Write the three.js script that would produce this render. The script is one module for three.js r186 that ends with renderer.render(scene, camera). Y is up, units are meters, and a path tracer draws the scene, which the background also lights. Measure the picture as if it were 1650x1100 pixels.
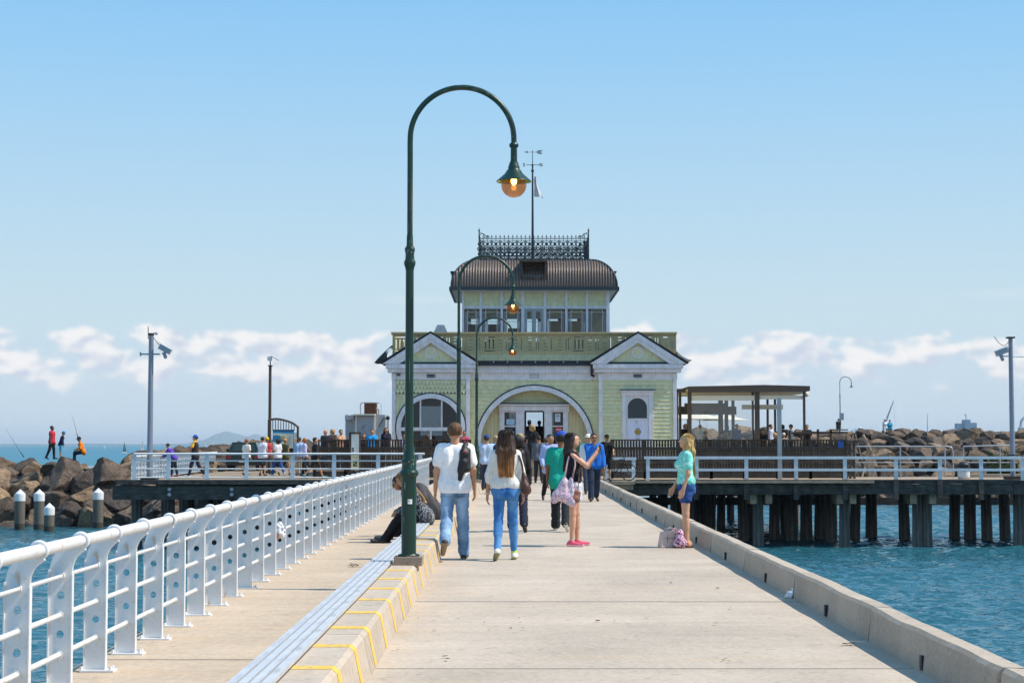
import * as THREE from 'three';
import { mergeGeometries, mergeVertices, toCreasedNormals } from 'three/addons/utils/BufferGeometryUtils.js';
import { ImprovedNoise } from 'three/addons/math/ImprovedNoise.js';
import { FontLoader } from 'three/addons/loaders/FontLoader.js';
import { TextGeometry } from 'three/addons/geometries/TextGeometry.js';

// ---------------------------------------------------------------- camera
const scene = new THREE.Scene();
const EYE = 1.55, F = 2750, PITCH = Math.atan(166 / F);
const camera = new THREE.PerspectiveCamera(2 * Math.atan(550 / F) * 180 / Math.PI, 1.5, 0.3, 60000);
camera.position.set(0, EYE, 0);
camera.rotation.x = PITCH;

// ---------------------------------------------------------------- renderer, exposure
const renderer = new THREE.WebGLRenderer({ antialias: true });
renderer.toneMapping = THREE.LinearToneMapping;
renderer.toneMappingExposure = 1.3;
renderer.shadowMap.enabled = true;

// ---------------------------------------------------------------- sun
const sunDir = new THREE.Vector3(0.6, 0.8, 0.055).normalize();
const sun = new THREE.DirectionalLight(new THREE.Color(1, 0.94, 0.84), 4.05);
sun.position.copy(sunDir).multiplyScalar(150).add(new THREE.Vector3(0, 0, -60));
sun.target.position.set(0, 0, -60);
sun.castShadow = true;
sun.shadow.mapSize.set(4096, 4096);
Object.assign(sun.shadow.camera, { left: -90, right: 90, top: 90, bottom: -90, near: 1, far: 400 });
scene.add(sun, sun.target);

// ---------------------------------------------------------------- sky
const PN = new ImprovedNoise();
function fbm3(x, y, z, oct) { let s = 0, a = 0.5, t = 0; for (let i = 0; i < oct; i++) { s += a * PN.noise(x, y, z); t += a; a *= 0.52; x *= 2.03; y *= 2.03; z *= 2.03; } return s / t; }
const sl = (c) => { c /= 255; return c <= 0.04045 ? c / 12.92 : Math.pow((c + 0.055) / 1.055, 2.4); };
const mix = (a, b, t) => a + (b - a) * t, sat = (t) => Math.min(1, Math.max(0, t)), smooth = (a, b, t) => { t = sat((t - a) / (b - a)); return t * t * (3 - 2 * t); };
{
  const W = 4096, H = 2048, data = new Float32Array(W * H * 4);
  const stops = [[0, 205, 222, 236], [2, 206, 224, 238], [4.5, 202, 226, 238], [8, 184, 219, 242], [12, 160, 209, 245], [15, 141, 200, 246], [25, 126, 189, 241], [45, 114, 174, 229], [90, 100, 160, 221]].map(([e, r, g, b]) => [e, sl(r) * 0.765, sl(g) * 0.765, sl(b) * 0.765]);
  for (let j = 0; j < H; j++) {
    const el = ((j + 0.5) / H - 0.5) * 180, e = Math.max(0, el);
    let k = 0; while (k < stops.length - 2 && e > stops[k + 1][0]) k++;
    const [e0, ...c0] = stops[k], [e1, ...c1] = stops[k + 1], t = sat((e - e0) / (e1 - e0));
    const base = c0.map((c, i) => mix(c, c1[i], t));
    for (let i = 0; i < W; i++) {
      let [r, g, b] = base;
      if (el > 0 && el < 8) {
        const az = (i + 0.5) / W * Math.PI * 2, cx = Math.cos(az), cz = Math.sin(az);
        const warp = fbm3(cx * 13, el * 0.9, cz * 13, 3) * 0.3;
        const n = fbm3(cx * 38 + warp, el * 1.15, cz * 38, 6);
        const topEdge = 3.85 + 0.75 * fbm3(cx * 7, 3.1, cz * 7, 3) + 0.75 * fbm3(cx * 34, el * 1.3, cz * 34, 5);
        const cover = smooth(topEdge + 0.03, topEdge - 0.28, el) * smooth(0.8, 2.9, el);
        const up = fbm3(cx * 38 + warp + 0.12, (el + 0.22) * 1.15, cz * 38, 6);
        const a = 0.92 * smooth(0.30, 0.66, cover * (0.66 + 1.6 * n));
        const lit = sat(0.5 + 3.6 * (n - up) + 0.22 * smooth(topEdge - 0.9, topEdge - 0.1, el) + 0.5 * n);
        const cr = mix(sl(209), sl(253), lit) * 0.765, cg = mix(sl(218), sl(251), lit) * 0.765, cb = mix(sl(234), sl(250), lit) * 0.765;
        r = mix(r, cr, a); g = mix(g, cg, a); b = mix(b, cb, a);
        const wisp = smooth(0.12, 0.5, fbm3(cx * 11, el * 2.2, cz * 11, 5)) * smooth(7, 5, el) * smooth(3.6, 4.6, el) * 0.25;
        r = mix(r, sl(232) * 0.765, wisp); g = mix(g, sl(238) * 0.765, wisp); b = mix(b, sl(246) * 0.765, wisp);
      }
      const o = (j * W + i) * 4; data[o] = r; data[o + 1] = g; data[o + 2] = b; data[o + 3] = 1;
    }
  }
  const t = new THREE.DataTexture(data, W, H, THREE.RGBAFormat, THREE.FloatType);
  t.mapping = THREE.EquirectangularReflectionMapping; t.magFilter = t.minFilter = THREE.LinearFilter; t.needsUpdate = true;
  scene.background = t; scene.environment = t;
}

// ---------------------------------------------------------------- placing
const SP = Math.sin(PITCH), CP = Math.cos(PITCH);
function P(px, py, d) { const v = 550 - py, t = d / (F * CP - v * SP); return [(px - 825) * t, EYE + (v * CP + F * SP) * t, -d]; }
const X = (px, d) => (px - 825) * d / 2755, Y = (py, d) => P(825, py, d)[1];
const deckY = (d) => 0.0025 * (Math.min(d, 70) - 10);            // the pier climbs a little towards the kiosk
function foot(px, py) { let d = 30; for (let i = 0; i < 8; i++) d = (EYE - deckY(d)) * 2755 / (py - 716); return [X(px, d), deckY(d), -d]; }
const WATER = -2.5;

// ---------------------------------------------------------------- helpers
function rng(seed) { let a = seed >>> 0; return () => { a = (a + 0x6D2B79F5) | 0; let t = Math.imul(a ^ (a >>> 15), 1 | a); t = (t + Math.imul(t ^ (t >>> 7), 61 | t)) ^ t; return ((t ^ (t >>> 14)) >>> 0) / 4294967296; }; }
const R = rng(77);
const rr = (a, b) => a + (b - a) * R();
const taken = {};
function numbered(name) { const n = taken[name] = (taken[name] ?? -1) + 1; return n ? name + '_' + String(n).padStart(3, '0') : name; }
function tag(o, label, category, group, kind) { o.userData.label = label; o.userData.category = category; if (group) o.userData.group = group; if (kind) o.userData.kind = kind; return o; }
function thing(name, label, category, [x, y, z] = [0, 0, 0], turn = 0, group) {
  const o = new THREE.Group(); o.name = numbered(name); scene.add(o); o.position.set(x, y, z); o.rotation.y = turn; return tag(o, label, category, group);
}
function flat(g) { g = g.index ? g.toNonIndexed() : g; for (const k of Object.keys(g.attributes)) if (!['position', 'normal', 'uv', 'color'].includes(k)) g.deleteAttribute(k); if (!g.attributes.uv) g.setAttribute('uv', new THREE.BufferAttribute(new Float32Array(g.attributes.position.count * 2), 2)); return g; }
function merge(list) {
  list = [list].flat(3).filter(Boolean); if (list.length === 1) return list[0];
  const anyC = list.some((g) => g.attributes.color);
  list = list.map((g) => { g = flat(g); if (anyC && !g.attributes.color) g.setAttribute('color', new THREE.BufferAttribute(new Float32Array(g.attributes.position.count * 3).fill(1), 3)); return g; });
  return mergeGeometries(list);
}
// box-projected texture coordinates in metres
function boxUV(g, off = 0) {
  g = g.index ? g.toNonIndexed() : g; if (!g.attributes.normal) g.computeVertexNormals();
  const p = g.attributes.position, n = g.attributes.normal, uv = new Float32Array(p.count * 2);
  for (let i = 0; i < p.count; i++) {
    const ax = Math.abs(n.getX(i)), ay = Math.abs(n.getY(i)), az = Math.abs(n.getZ(i));
    const [u, v] = ay >= ax && ay >= az ? [p.getX(i), p.getZ(i)] : ax >= az ? [p.getZ(i), p.getY(i)] : [p.getX(i), p.getY(i)];
    uv[i * 2] = u + off; uv[i * 2 + 1] = v + off * 0.37;
  }
  g.setAttribute('uv', new THREE.BufferAttribute(uv, 2)); return g;
}
function mesh(name, geos, mat, parent = scene) {
  const m = new THREE.Mesh(merge(geos), mat); m.name = parent === scene ? numbered(name) : name; m.castShadow = m.receiveShadow = true; parent.add(m); return m;
}
// geometry given in world coordinates, hung under a thing that stands at an unturned base
function wmesh(name, geos, mat, parent) {
  const g = merge(geos).clone(); let o = parent, x = 0, y = 0, z = 0; while (o && o !== scene) { x += o.position.x; y += o.position.y; z += o.position.z; o = o.parent; }
  g.translate(-x, -y, -z); return mesh(name, g, mat, parent);
}
const structure = (o) => { o.userData.kind = 'structure'; return o; };
const bx = (x0, x1, y0, y1, z0, z1) => { const g = new THREE.BoxGeometry(Math.abs(x1 - x0), Math.abs(y1 - y0), Math.abs(z1 - z0)); g.translate((x0 + x1) / 2, (y0 + y1) / 2, (z0 + z1) / 2); return boxUV(g); };
const V = (a) => Array.isArray(a) ? new THREE.Vector3(...a) : a;
const UPV = new THREE.Vector3(0, 1, 0);
function rod(a, b, r0, r1 = r0, seg = 10) {
  a = V(a); b = V(b); const d = b.clone().sub(a), L = d.length(); const g = new THREE.CylinderGeometry(r1, r0, L, seg, 1); g.translate(0, L / 2, 0);
  g.applyQuaternion(new THREE.Quaternion().setFromUnitVectors(UPV, d.normalize())); g.translate(a.x, a.y, a.z); return g;
}
function bar(a, b, w, h) {                                            // square bar between two points; w across, h upright
  a = V(a); b = V(b); const d = b.clone().sub(a), L = d.length(); const g = new THREE.BoxGeometry(w, h, L);
  g.applyMatrix4(new THREE.Matrix4().lookAt(b, a, Math.abs(d.y / L) > 0.98 ? new THREE.Vector3(0, 0, 1) : UPV)); g.translate((a.x + b.x) / 2, (a.y + b.y) / 2, (a.z + b.z) / 2); return boxUV(g);
}
const tube = (pts, r, n = 32, seg = 8, closed = false) => new THREE.TubeGeometry(new THREE.CatmullRomCurve3(pts.map(V), closed), n, r, seg, closed);
const lathe = (prof, seg = 24) => new THREE.LatheGeometry(prof.map(([r, y]) => new THREE.Vector2(Math.max(r, 0.0001), y)), seg);
const ball = (x, y, z, r, w = 12, h = 8) => { const g = new THREE.SphereGeometry(r, w, h); g.translate(x, y, z); return g; };
function prism(shape, depth, z0, opt = {}) { const g = new THREE.ExtrudeGeometry(shape, { depth, bevelEnabled: false, curveSegments: 24, ...opt }); g.translate(0, 0, z0); return boxUV(g); }
const poly = (pts) => new THREE.Shape(pts.map(([x, y]) => new THREE.Vector2(x, y)));
function hexa(b, t) {                                                 // 4 bottom points + 4 top points, both counter-clockwise seen from above
  const q = [...b, ...t], f = [[0, 3, 2, 1], [4, 5, 6, 7], [0, 1, 5, 4], [1, 2, 6, 5], [2, 3, 7, 6], [3, 0, 4, 7]], pos = [];
  for (const [i, j, k, l] of f) pos.push(...q[i], ...q[j], ...q[k], ...q[i], ...q[k], ...q[l]);
  const g = new THREE.BufferGeometry(); g.setAttribute('position', new THREE.Float32BufferAttribute(pos, 3)); g.computeVertexNormals(); return boxUV(g);
}
// ---------------------------------------------------------------- textures and materials
function hash2(x, y, s) { let h = Math.imul(x, 374761393) ^ Math.imul(y, 668265263) ^ Math.imul(s, 974634571); h = Math.imul(h ^ (h >>> 13), 1274126177); return ((h ^ (h >>> 16)) >>> 0) / 4294967296; }
function vnoise(x, y, px, py, s) {                                    // value noise that repeats after px, py cells
  const xi = Math.floor(x), yi = Math.floor(y), fx = x - xi, fy = y - yi, u = fx * fx * (3 - 2 * fx), v = fy * fy * (3 - 2 * fy), w = (a, n) => ((a % n) + n) % n;
  const a = hash2(w(xi, px), w(yi, py), s), b = hash2(w(xi + 1, px), w(yi, py), s), c = hash2(w(xi, px), w(yi + 1, py), s), d = hash2(w(xi + 1, px), w(yi + 1, py), s);
  return mix(mix(a, b, u), mix(c, d, u), v);
}
function tfbm(u, v, fx, fy, oct, s) { let r = 0, a = 0.5, t = 0; for (let i = 0; i < oct; i++) { r += a * vnoise(u * fx, v * fy, fx, fy, s + i); t += a; a *= 0.55; fx *= 2; fy *= 2; } return r / t; }
function texture(size, fn, srgb = true, h = size) {
  const d = new Uint8Array(size * h * 4);
  for (let j = 0; j < h; j++) for (let i = 0; i < size; i++) { const c = fn((i + 0.5) / size, (j + 0.5) / h), o = (j * size + i) * 4; for (let k = 0; k < 3; k++) d[o + k] = Math.round(255 * sat(Array.isArray(c) ? c[k] : c)); d[o + 3] = 255; }
  const t = new THREE.DataTexture(d, size, h); t.wrapS = t.wrapT = THREE.RepeatWrapping; t.magFilter = THREE.LinearFilter; t.minFilter = THREE.LinearMipmapLinearFilter; t.generateMipmaps = true;
  if (srgb) t.colorSpace = THREE.SRGBColorSpace; t.needsUpdate = true; return t;
}
const rep = (t, x, y = x) => { const c = t.clone(); c.repeat.set(x, y); c.needsUpdate = true; return c; };
const lin = (r, g, b) => new THREE.Color().setRGB(r, g, b);
const M = {};
const std = (o) => new THREE.MeshStandardMaterial({ roughness: 0.8, ...o });
const phy = (o) => new THREE.MeshPhysicalMaterial(o);
// worn concrete: metre-scale patches, trowel streaks across the walk, fine grain, rust and drip stains
const concreteT = texture(1024, (u, v) => {
  const a = tfbm(u, v, 4, 4, 6, 1) - 0.5, b = tfbm(u, v, 3, 40, 4, 9) - 0.5, c = tfbm(u, v, 180, 180, 2, 21) - 0.5, spot = smooth(0.7, 0.78, tfbm(u, v, 22, 22, 3, 33)), rust = smooth(0.62, 0.8, tfbm(u, v, 2, 16, 5, 55));
  const k = 0.745 + a * 0.15 + b * 0.045 + c * 0.10 - spot * 0.02; const gum = smooth(0.80, 0.83, tfbm(u, v, 46, 46, 2, 61)) * 0.06, band = (tfbm(u, v, 1, 7, 3, 67) - 0.5) * 0.10, K = k - gum + band; return [K + rust * 0.008, K * 0.955 - rust * 0.006, K * 0.9 - rust * 0.02];
});
const concreteB = texture(512, (u, v) => 0.5 + 0.5 * (tfbm(u, v, 64, 64, 4, 5) - 0.5) + 0.3 * (tfbm(u, v, 6, 6, 3, 8) - 0.5), false);
const timberT = texture(512, (u, v) => {
  const g = tfbm(u, v, 3, 70, 4, 3), p = tfbm(u, v, 5, 5, 4, 13), k = 0.40 + 0.40 * (g - 0.45) + 0.32 * (p - 0.5); return [k * 1.04, k, k * 0.95];
});
const pileT = texture(512, (u, v) => { const g = tfbm(u, v, 40, 2, 4, 103), p = tfbm(u, v, 4, 4, 4, 113), k = 0.36 + 0.5 * (g - 0.45) + 0.3 * (p - 0.5); return [k * 1.02, k, k * 0.97]; });
const timberB = texture(512, (u, v) => tfbm(u, v, 3, 80, 3, 3), false);
const paintT = texture(512, (u, v) => { const drip = smooth(0.58, 0.8, tfbm(u, v, 48, 2, 4, 17)) * tfbm(u, v, 5, 3, 3, 19), k = 0.94 + 0.13 * (tfbm(u, v, 6, 6, 5, 2) - 0.5) + 0.06 * (tfbm(u, v, 4, 90, 3, 7) - 0.5) - 0.16 * drip; return [k, k * (1 - 0.02 * drip), k * (1 - 0.07 * drip)]; });
const whiteT = texture(512, (u, v) => { const d = smooth(0.66, 0.85, tfbm(u, v, 9, 9, 5, 41)), s = smooth(0.72, 0.8, tfbm(u, v, 60, 60, 2, 43)); const rs = smooth(0.66, 0.8, tfbm(u, v, 36, 5, 4, 47)) * smooth(0.5, 0.7, tfbm(u, v, 4, 4, 3, 49)); const k = 0.94 - 0.06 * d - 0.04 * s - 0.12 * rs; return [k + 0.04 * rs, k * (1 - 0.015 * d - 0.10 * rs), k * (1 - 0.05 * d - 0.06 * s - 0.24 * rs)]; });
const rockT = texture(512, (u, v) => { const a = tfbm(u, v, 4, 4, 6, 71), b = tfbm(u, v, 40, 40, 3, 73), k = 0.72 + 0.5 * (a - 0.5) + 0.42 * (b - 0.5); return [k, k * 0.97, k * 0.94]; });
const rockB = texture(512, (u, v) => 0.6 * tfbm(u, v, 10, 10, 6, 75) + 0.4 * tfbm(u, v, 60, 60, 2, 76), false);
M.concrete = std({ map: rep(concreteT, 0.22), bumpMap: rep(concreteB, 0.7), bumpScale: 0.004, roughness: 0.93, color: lin(0.92, 0.83, 0.735) });
M.concreteWarm = std({ map: rep(concreteT, 0.19), bumpMap: rep(concreteB, 0.6), bumpScale: 0.004, roughness: 0.93, color: lin(0.96, 0.82, 0.67) });
M.kerb = std({ map: rep(concreteT, 0.31), bumpMap: rep(concreteB, 0.5), bumpScale: 0.006, roughness: 0.95, color: lin(0.84, 0.76, 0.67) });
M.kerbOld = std({ map: rep(concreteT, 0.45), bumpMap: rep(concreteB, 0.4), bumpScale: 0.008, roughness: 0.95, color: lin(0.62, 0.54, 0.46) });
M.white = std({ map: whiteT, color: lin(0.88, 0.87, 0.86), roughness: 0.42 });
M.whiteWood = std({ map: paintT, color: lin(0.85, 0.85, 0.86), roughness: 0.65 });
M.rail = std({ map: rep(whiteT, 0.8), color: lin(0.80, 0.78, 0.76), roughness: 0.38 });
M.alu = std({ map: paintT, color: lin(0.60, 0.61, 0.635), roughness: 0.5, metalness: 0.1 });
M.yellow = std({ roughness: 0.8, map: rep(texture(256, (u, v) => { const w = smooth(0.66, 0.74, tfbm(u, v, 14, 14, 4, 401)) * 0.7, g = 0.93 + 0.14 * (tfbm(u, v, 40, 40, 2, 405) - 0.5); return [mix(0.95, 0.68, w) * g, mix(0.76, 0.645, w) * g, mix(0.32, 0.59, w) * g]; }), 1.3) });
M.greenPole = std({ roughness: 0.35, map: texture(512, (u, v) => {
  const chip = smooth(0.735, 0.75, tfbm(u, v, 18, 40, 4, 91)) , wear = tfbm(u, v, 5, 9, 4, 95) - 0.5; const k = 1 + wear * 0.35;
  return chip > 0 ? [mix(0.06 * k, 0.6, chip), mix(0.2 * k, 0.61, chip), mix(0.145 * k, 0.58, chip)] : [0.055 * k, 0.2 * k, 0.145 * k];
}) });
M.darkTimber = std({ map: timberT, bumpMap: timberB, bumpScale: 0.01, roughness: 0.95, color: lin(0.34, 0.33, 0.32) });
M.pile = std({ map: rep(pileT, 1, 1), bumpMap: pileT, bumpScale: 0.02, roughness: 0.95, color: lin(0.85, 0.8, 0.75) });
const plankT = texture(512, (u, v) => { const g = tfbm(u, v, 3, 60, 4, 203), p = tfbm(u, v, 5, 5, 4, 213), k = 0.58 + 0.26 * (g - 0.45) + 0.24 * (p - 0.5); return [k * 1.06, k * 0.95, k * 0.82]; });
M.plank = std({ map: plankT, bumpMap: timberB, bumpScale: 0.006, roughness: 0.95, color: lin(1.0, 0.95, 0.9) });
M.fence = std({ map: rep(timberT, 1), roughness: 0.85, color: lin(0.40, 0.31, 0.255) });
M.green = std({ map: paintT, color: lin(0.84, 0.80, 0.49), roughness: 0.7 });
M.greenB = std({ map: rep(paintT, 1.3), color: lin(0.86, 0.82, 0.51), roughness: 0.7 });
M.greenC = std({ map: rep(paintT, 0.8), color: lin(0.81, 0.78, 0.47), roughness: 0.7 });
M.cream = std({ map: paintT, color: lin(0.83, 0.73, 0.42), roughness: 0.7 });
M.ochre = std({ map: paintT, color: lin(0.62, 0.49, 0.25), roughness: 0.7 });
M.trim = std({ map: paintT, color: lin(0.84, 0.83, 0.86), roughness: 0.6 });
M.navy = std({ color: lin(0.012, 0.02, 0.035), roughness: 0.5 });
M.iron = std({ color: lin(0.018, 0.03, 0.04), roughness: 0.5 });
M.roof = std({ map: rep(paintT, 1, 0.4), color: lin(0.19, 0.145, 0.12), roughness: 0.4, metalness: 0.25 });
M.dark = std({ color: lin(0.02, 0.018, 0.017), roughness: 0.8 });
M.interior = std({ color: lin(0.22, 0.17, 0.12), roughness: 0.9 });
M.glass = phy({ color: lin(0.75, 0.82, 0.85), transmission: 1, roughness: 0.02, thickness: 0, ior: 1.5 });
M.darkGlass = phy({ color: lin(0.32, 0.36, 0.38), transmission: 1, roughness: 0.03, thickness: 0, ior: 1.5 });
M.blind = phy({ color: lin(0.93, 0.93, 0.92), transmission: 0.97, roughness: 0.03, thickness: 0 });
M.brownMetal = std({ color: lin(0.075, 0.05, 0.036), roughness: 0.5 });
M.galv = std({ map: paintT, color: lin(0.42, 0.45, 0.5), roughness: 0.45, metalness: 0.4 });
M.greyPaint = std({ map: paintT, color: lin(0.42, 0.44, 0.46), roughness: 0.6 });
M.canvas = std({ color: lin(0.75, 0.7, 0.58), roughness: 0.9 });
M.rust = std({ color: lin(0.1, 0.035, 0.018), roughness: 0.9 });
M.black = std({ color: lin(0.015, 0.015, 0.016), roughness: 0.6 });
M.rubber = std({ color: lin(0.02, 0.02, 0.02), roughness: 0.85 });
M.rock = ['0.25,0.185,0.14', '0.42,0.30,0.195', '0.16,0.13,0.115', '0.52,0.37,0.235', '0.22,0.175,0.145'].map((s) => std({ map: rep(rockT, 0.5), bumpMap: rep(rockB, 0.5), bumpScale: 0.12, roughness: 0.95, color: lin(...s.split(',').map(Number)) }));
M.paper = std({ color: lin(0.7, 0.75, 0.8), roughness: 0.8 });
// lettering and flat print: a canvas on a sheet
function printed(w, h, draw, opt = {}) {
  const c = document.createElement('canvas'); c.width = w; c.height = h; const g = c.getContext('2d'); draw(g, w, h);
  const t = new THREE.CanvasTexture(c); t.colorSpace = THREE.SRGBColorSpace; return std({ map: t, roughness: 0.7, ...opt });
}
function sheet(x0, x1, y0, y1, z) { const g = new THREE.PlaneGeometry(x1 - x0, y1 - y0); g.translate((x0 + x1) / 2, (y0 + y1) / 2, z); return g; }
// ---------------------------------------------------------------- water
function waveH(x, z) {
  let h = 0; for (const [kx, kz, a, ph] of WAVES) h += a * Math.sin(kx * x + kz * z + ph);
  const m = 0.3 + 1.3 * sat(0.5 + 1.1 * PN.noise(x * 0.06, 0.3, z * 0.025) + 0.5 * PN.noise(x * 0.17, 4.3, z * 0.07));
  return h * m + 0.035 * PN.noise(x * 1.1, 1.7, z * 1.9) + 0.018 * PN.noise(x * 2.7, 5.2, z * 4.3);
}
const WAVES = []; { const r = rng(5); for (let i = 0; i < 22; i++) { const L = 0.24 * Math.pow(7, r()), th = -1.2 + (r() - 0.5) * 1.9, k = 2 * Math.PI / L; WAVES.push([k * Math.cos(th), k * Math.sin(th), 0.008 * Math.pow(L, 0.9) * (0.5 + r()), r() * 6.28]); } }
const rippleB = texture(512, (u, v) => 0.4 * tfbm(u, v, 16, 34, 4, 301) + 0.6 * tfbm(u, v, 30, 64, 3, 311), false);
const waterMat = (o) => phy({ color: lin(0.02, 0.10, 0.13), roughness: 0.06, ior: 1.33, specularIntensity: 1, ...o });
{
  const NR = 1000, NC = 330, pos = new Float32Array((NR + 1) * (NC + 1) * 3), uv = new Float32Array((NR + 1) * (NC + 1) * 2), idx = [];
  for (let j = 0; j <= NR; j++) {
    const d = 18 * Math.pow(330 / 18, j / NR), w = 0.36 * d + 10;
    for (let i = 0; i <= NC; i++) {
      const x = (i / NC * 2 - 1) * w, o = j * (NC + 1) + i; pos[o * 3] = x; pos[o * 3 + 1] = WATER + waveH(x, -d) * (1 - smooth(220, 330, d)); pos[o * 3 + 2] = -d; uv[o * 2] = x / 6; uv[o * 2 + 1] = d / 6;
      if (i < NC && j < NR) idx.push(o, o + 1, o + NC + 1, o + 1, o + NC + 2, o + NC + 1);
    }
  }
  const g = new THREE.BufferGeometry(); g.setAttribute('position', new THREE.BufferAttribute(pos, 3)); g.setAttribute('uv', new THREE.BufferAttribute(uv, 2)); g.setIndex(idx); g.computeVertexNormals();
  const w = structure(mesh('water', g, waterMat({ bumpMap: rippleB, bumpScale: 0.1 }))); tag(w, 'rippled blue green harbour water beside the concrete pier', 'water');
  // open bay out to the horizon
  const far = new THREE.PlaneGeometry(60000, 34000, 1, 1); far.rotateX(-Math.PI / 2); far.translate(0, WATER - 0.16, -16980);
  const fu = far.attributes.uv; for (let i = 0; i < 4; i++) fu.setXY(i, fu.getX(i) * 60000 / 30, fu.getY(i) * 34000 / 30);
  tag(structure(mesh('sea', far, waterMat({ color: lin(0.02, 0.15, 0.22), roughness: 0.3, specularIntensity: 0.4, bumpMap: rippleB, bumpScale: 0.5 }))), 'open teal bay reaching the horizon', 'sea');
}
// ---------------------------------------------------------------- far shore
function ridge(name, label, d, pts, thick, mat) {                      // low hill: a ridge line with a slope to the front and the back
  const N = 60, top = [], pos = [], idx = [], xs = pts.map((p) => p[0]);
  for (let i = 0; i <= N; i++) {
    const px = mix(xs[0], xs[xs.length - 1], i / N); let k = 0; while (k < pts.length - 2 && px > pts[k + 1][0]) k++;
    const t = (px - pts[k][0]) / (pts[k + 1][0] - pts[k][0]), py = mix(pts[k][1], pts[k + 1][1], t * t * (3 - 2 * t)) + PN.noise(px * 0.15, d * 0.01, 3) * 0.8;
    const x = X(px, d), y = Math.max(WATER, Y(py, d)); pos.push(x, WATER - 1, -d + thick, x, y, -d, x, WATER - 1, -d - thick);
    if (i < N) { const o = i * 3; idx.push(o, o + 3, o + 1, o + 3, o + 4, o + 1, o + 1, o + 4, o + 2, o + 4, o + 5, o + 2); }
  }
  const g = new THREE.BufferGeometry(); g.setAttribute('position', new THREE.Float32BufferAttribute(pos, 3)); g.setIndex(idx); g.computeVertexNormals();
  return tag(structure(mesh(name, g, mat)), label, 'hill');
}
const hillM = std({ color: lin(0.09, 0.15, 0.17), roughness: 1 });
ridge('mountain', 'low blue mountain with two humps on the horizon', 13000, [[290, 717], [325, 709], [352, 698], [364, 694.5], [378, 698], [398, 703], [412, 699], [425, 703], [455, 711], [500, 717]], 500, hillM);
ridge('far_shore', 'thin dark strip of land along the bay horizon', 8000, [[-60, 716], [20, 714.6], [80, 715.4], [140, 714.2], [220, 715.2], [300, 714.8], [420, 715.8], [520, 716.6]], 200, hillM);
ridge('port_shore', 'flat hazy shore under the port cranes', 1700, [[1200, 706], [1330, 704], [1420, 700], [1520, 703], [1600, 701], [1720, 703]], 60, std({ color: lin(0.05, 0.075, 0.06), roughness: 1 }));
// trees of the far shore: a mass nobody could count
{
  const r = rng(9), list = []; const leaf = new THREE.IcosahedronGeometry(1, 1);
  for (let i = 0; i < 260; i++) { const px = 1195 + r() * 500, d = 1600 + r() * 60, s = 2.2 + r() * 3.2, g = leaf.clone(); g.scale(s * 1.5, s * (0.8 + r() * 0.5), s); g.translate(X(px, d), Y(703.5 + r() * 3, d), -d); list.push(g); }
  tag(mesh('far_treeline', list, std({ color: lin(0.035, 0.06, 0.045), roughness: 1 })), 'dark band of trees along the far port shore', 'trees', null, 'stuff');
}
{ // grain silo block
  const d = 1500, k = d / 2755, t = thing('silo_building', 'pale grey grain silo block with a tall lift tower across the water', 'building', P(1560, 704, d));
  const gm = std({ color: lin(0.33, 0.36, 0.42), roughness: 0.9 });
  mesh('silo_block', [bx(-17 * k, -4 * k, 0, 22 * k, -8, 0), bx(3 * k, 15 * k, 0, 23 * k, -8, 0)], gm, t); mesh('lift_tower', bx(-5 * k, 4 * k, 0, 28 * k, -9, 2), gm, t); mesh('low_wing', bx(-23 * k, -10 * k, 0, 13 * k, -9, 3), gm, t);
  for (let i = 0; i < 5; i++) mesh('window_band', bx(-22 * k, -12 * k, (1 + i * 2.4) * k, (2.2 + i * 2.4) * k, 2.9, 3.3), M.paper, t);
  mesh('roof_crane', [rod([-2 * k, 28 * k, 0], [-3 * k, 37 * k, 0], 0.35), rod([-3 * k, 37 * k, 0], [-5 * k, 35 * k, 0], 0.3)], gm, t);
}
function crane(px, d, label, jx, jy, base) {
  const k = d / 2755, t = thing('port_crane', label, 'crane', P(px, base, d), 0, 'harbour cranes across the water'), gm = std({ color: lin(0.4, 0.43, 0.47), roughness: 0.8 });
  mesh('tower', [rod([-4 * k, 0, 0], [0, 26 * k, 0], 0.5, 0.3), rod([4 * k, 0, 0], [0, 26 * k, 0], 0.5, 0.3), rod([0, 0, -3], [0, 26 * k, 0], 0.5, 0.3), bx(-4 * k, 4 * k, 8 * k, 13 * k, -2, 2)], gm, t);
  const j = [rod([0, 20 * k, 0.7], [jx * k, jy * k, 0.5], 0.4, 0.2), rod([0, 20 * k, -0.7], [jx * k, jy * k, -0.5], 0.4, 0.2), rod([0, 26 * k, 0], [jx * k, (jy + 0.7) * k, 0], 0.25, 0.15)];
  for (let i = 0; i < 8; i++) { const a = i / 8, b = (i + 0.5) / 8; j.push(rod([jx * k * a, mix(20, jy, a) * k, 0.6], [jx * k * b, mix(26, jy + 0.7, b) * k, 0], 0.15)); }
  mesh('jib', j, gm, t); mesh('hook_line', rod([jx * k, jy * k, 0], [(jx + 2.5) * k, (jy - 40) * k, 0], 0.08), gm, t);
}
crane(1428, 1400, 'tall lattice harbour crane with a raised jib behind the rocks', 13, 56, 702);
crane(1646, 1400, 'small harbour crane beyond the grey camera pole', 9, 34, 702);
mesh('radio_mast', [rod(P(1495, 705, 1500), P(1495, 666, 1500), 0.5, 0.2)], M.galv); tag(scene.children.at(-1), 'thin radio mast on the far shore', 'mast');
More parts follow.
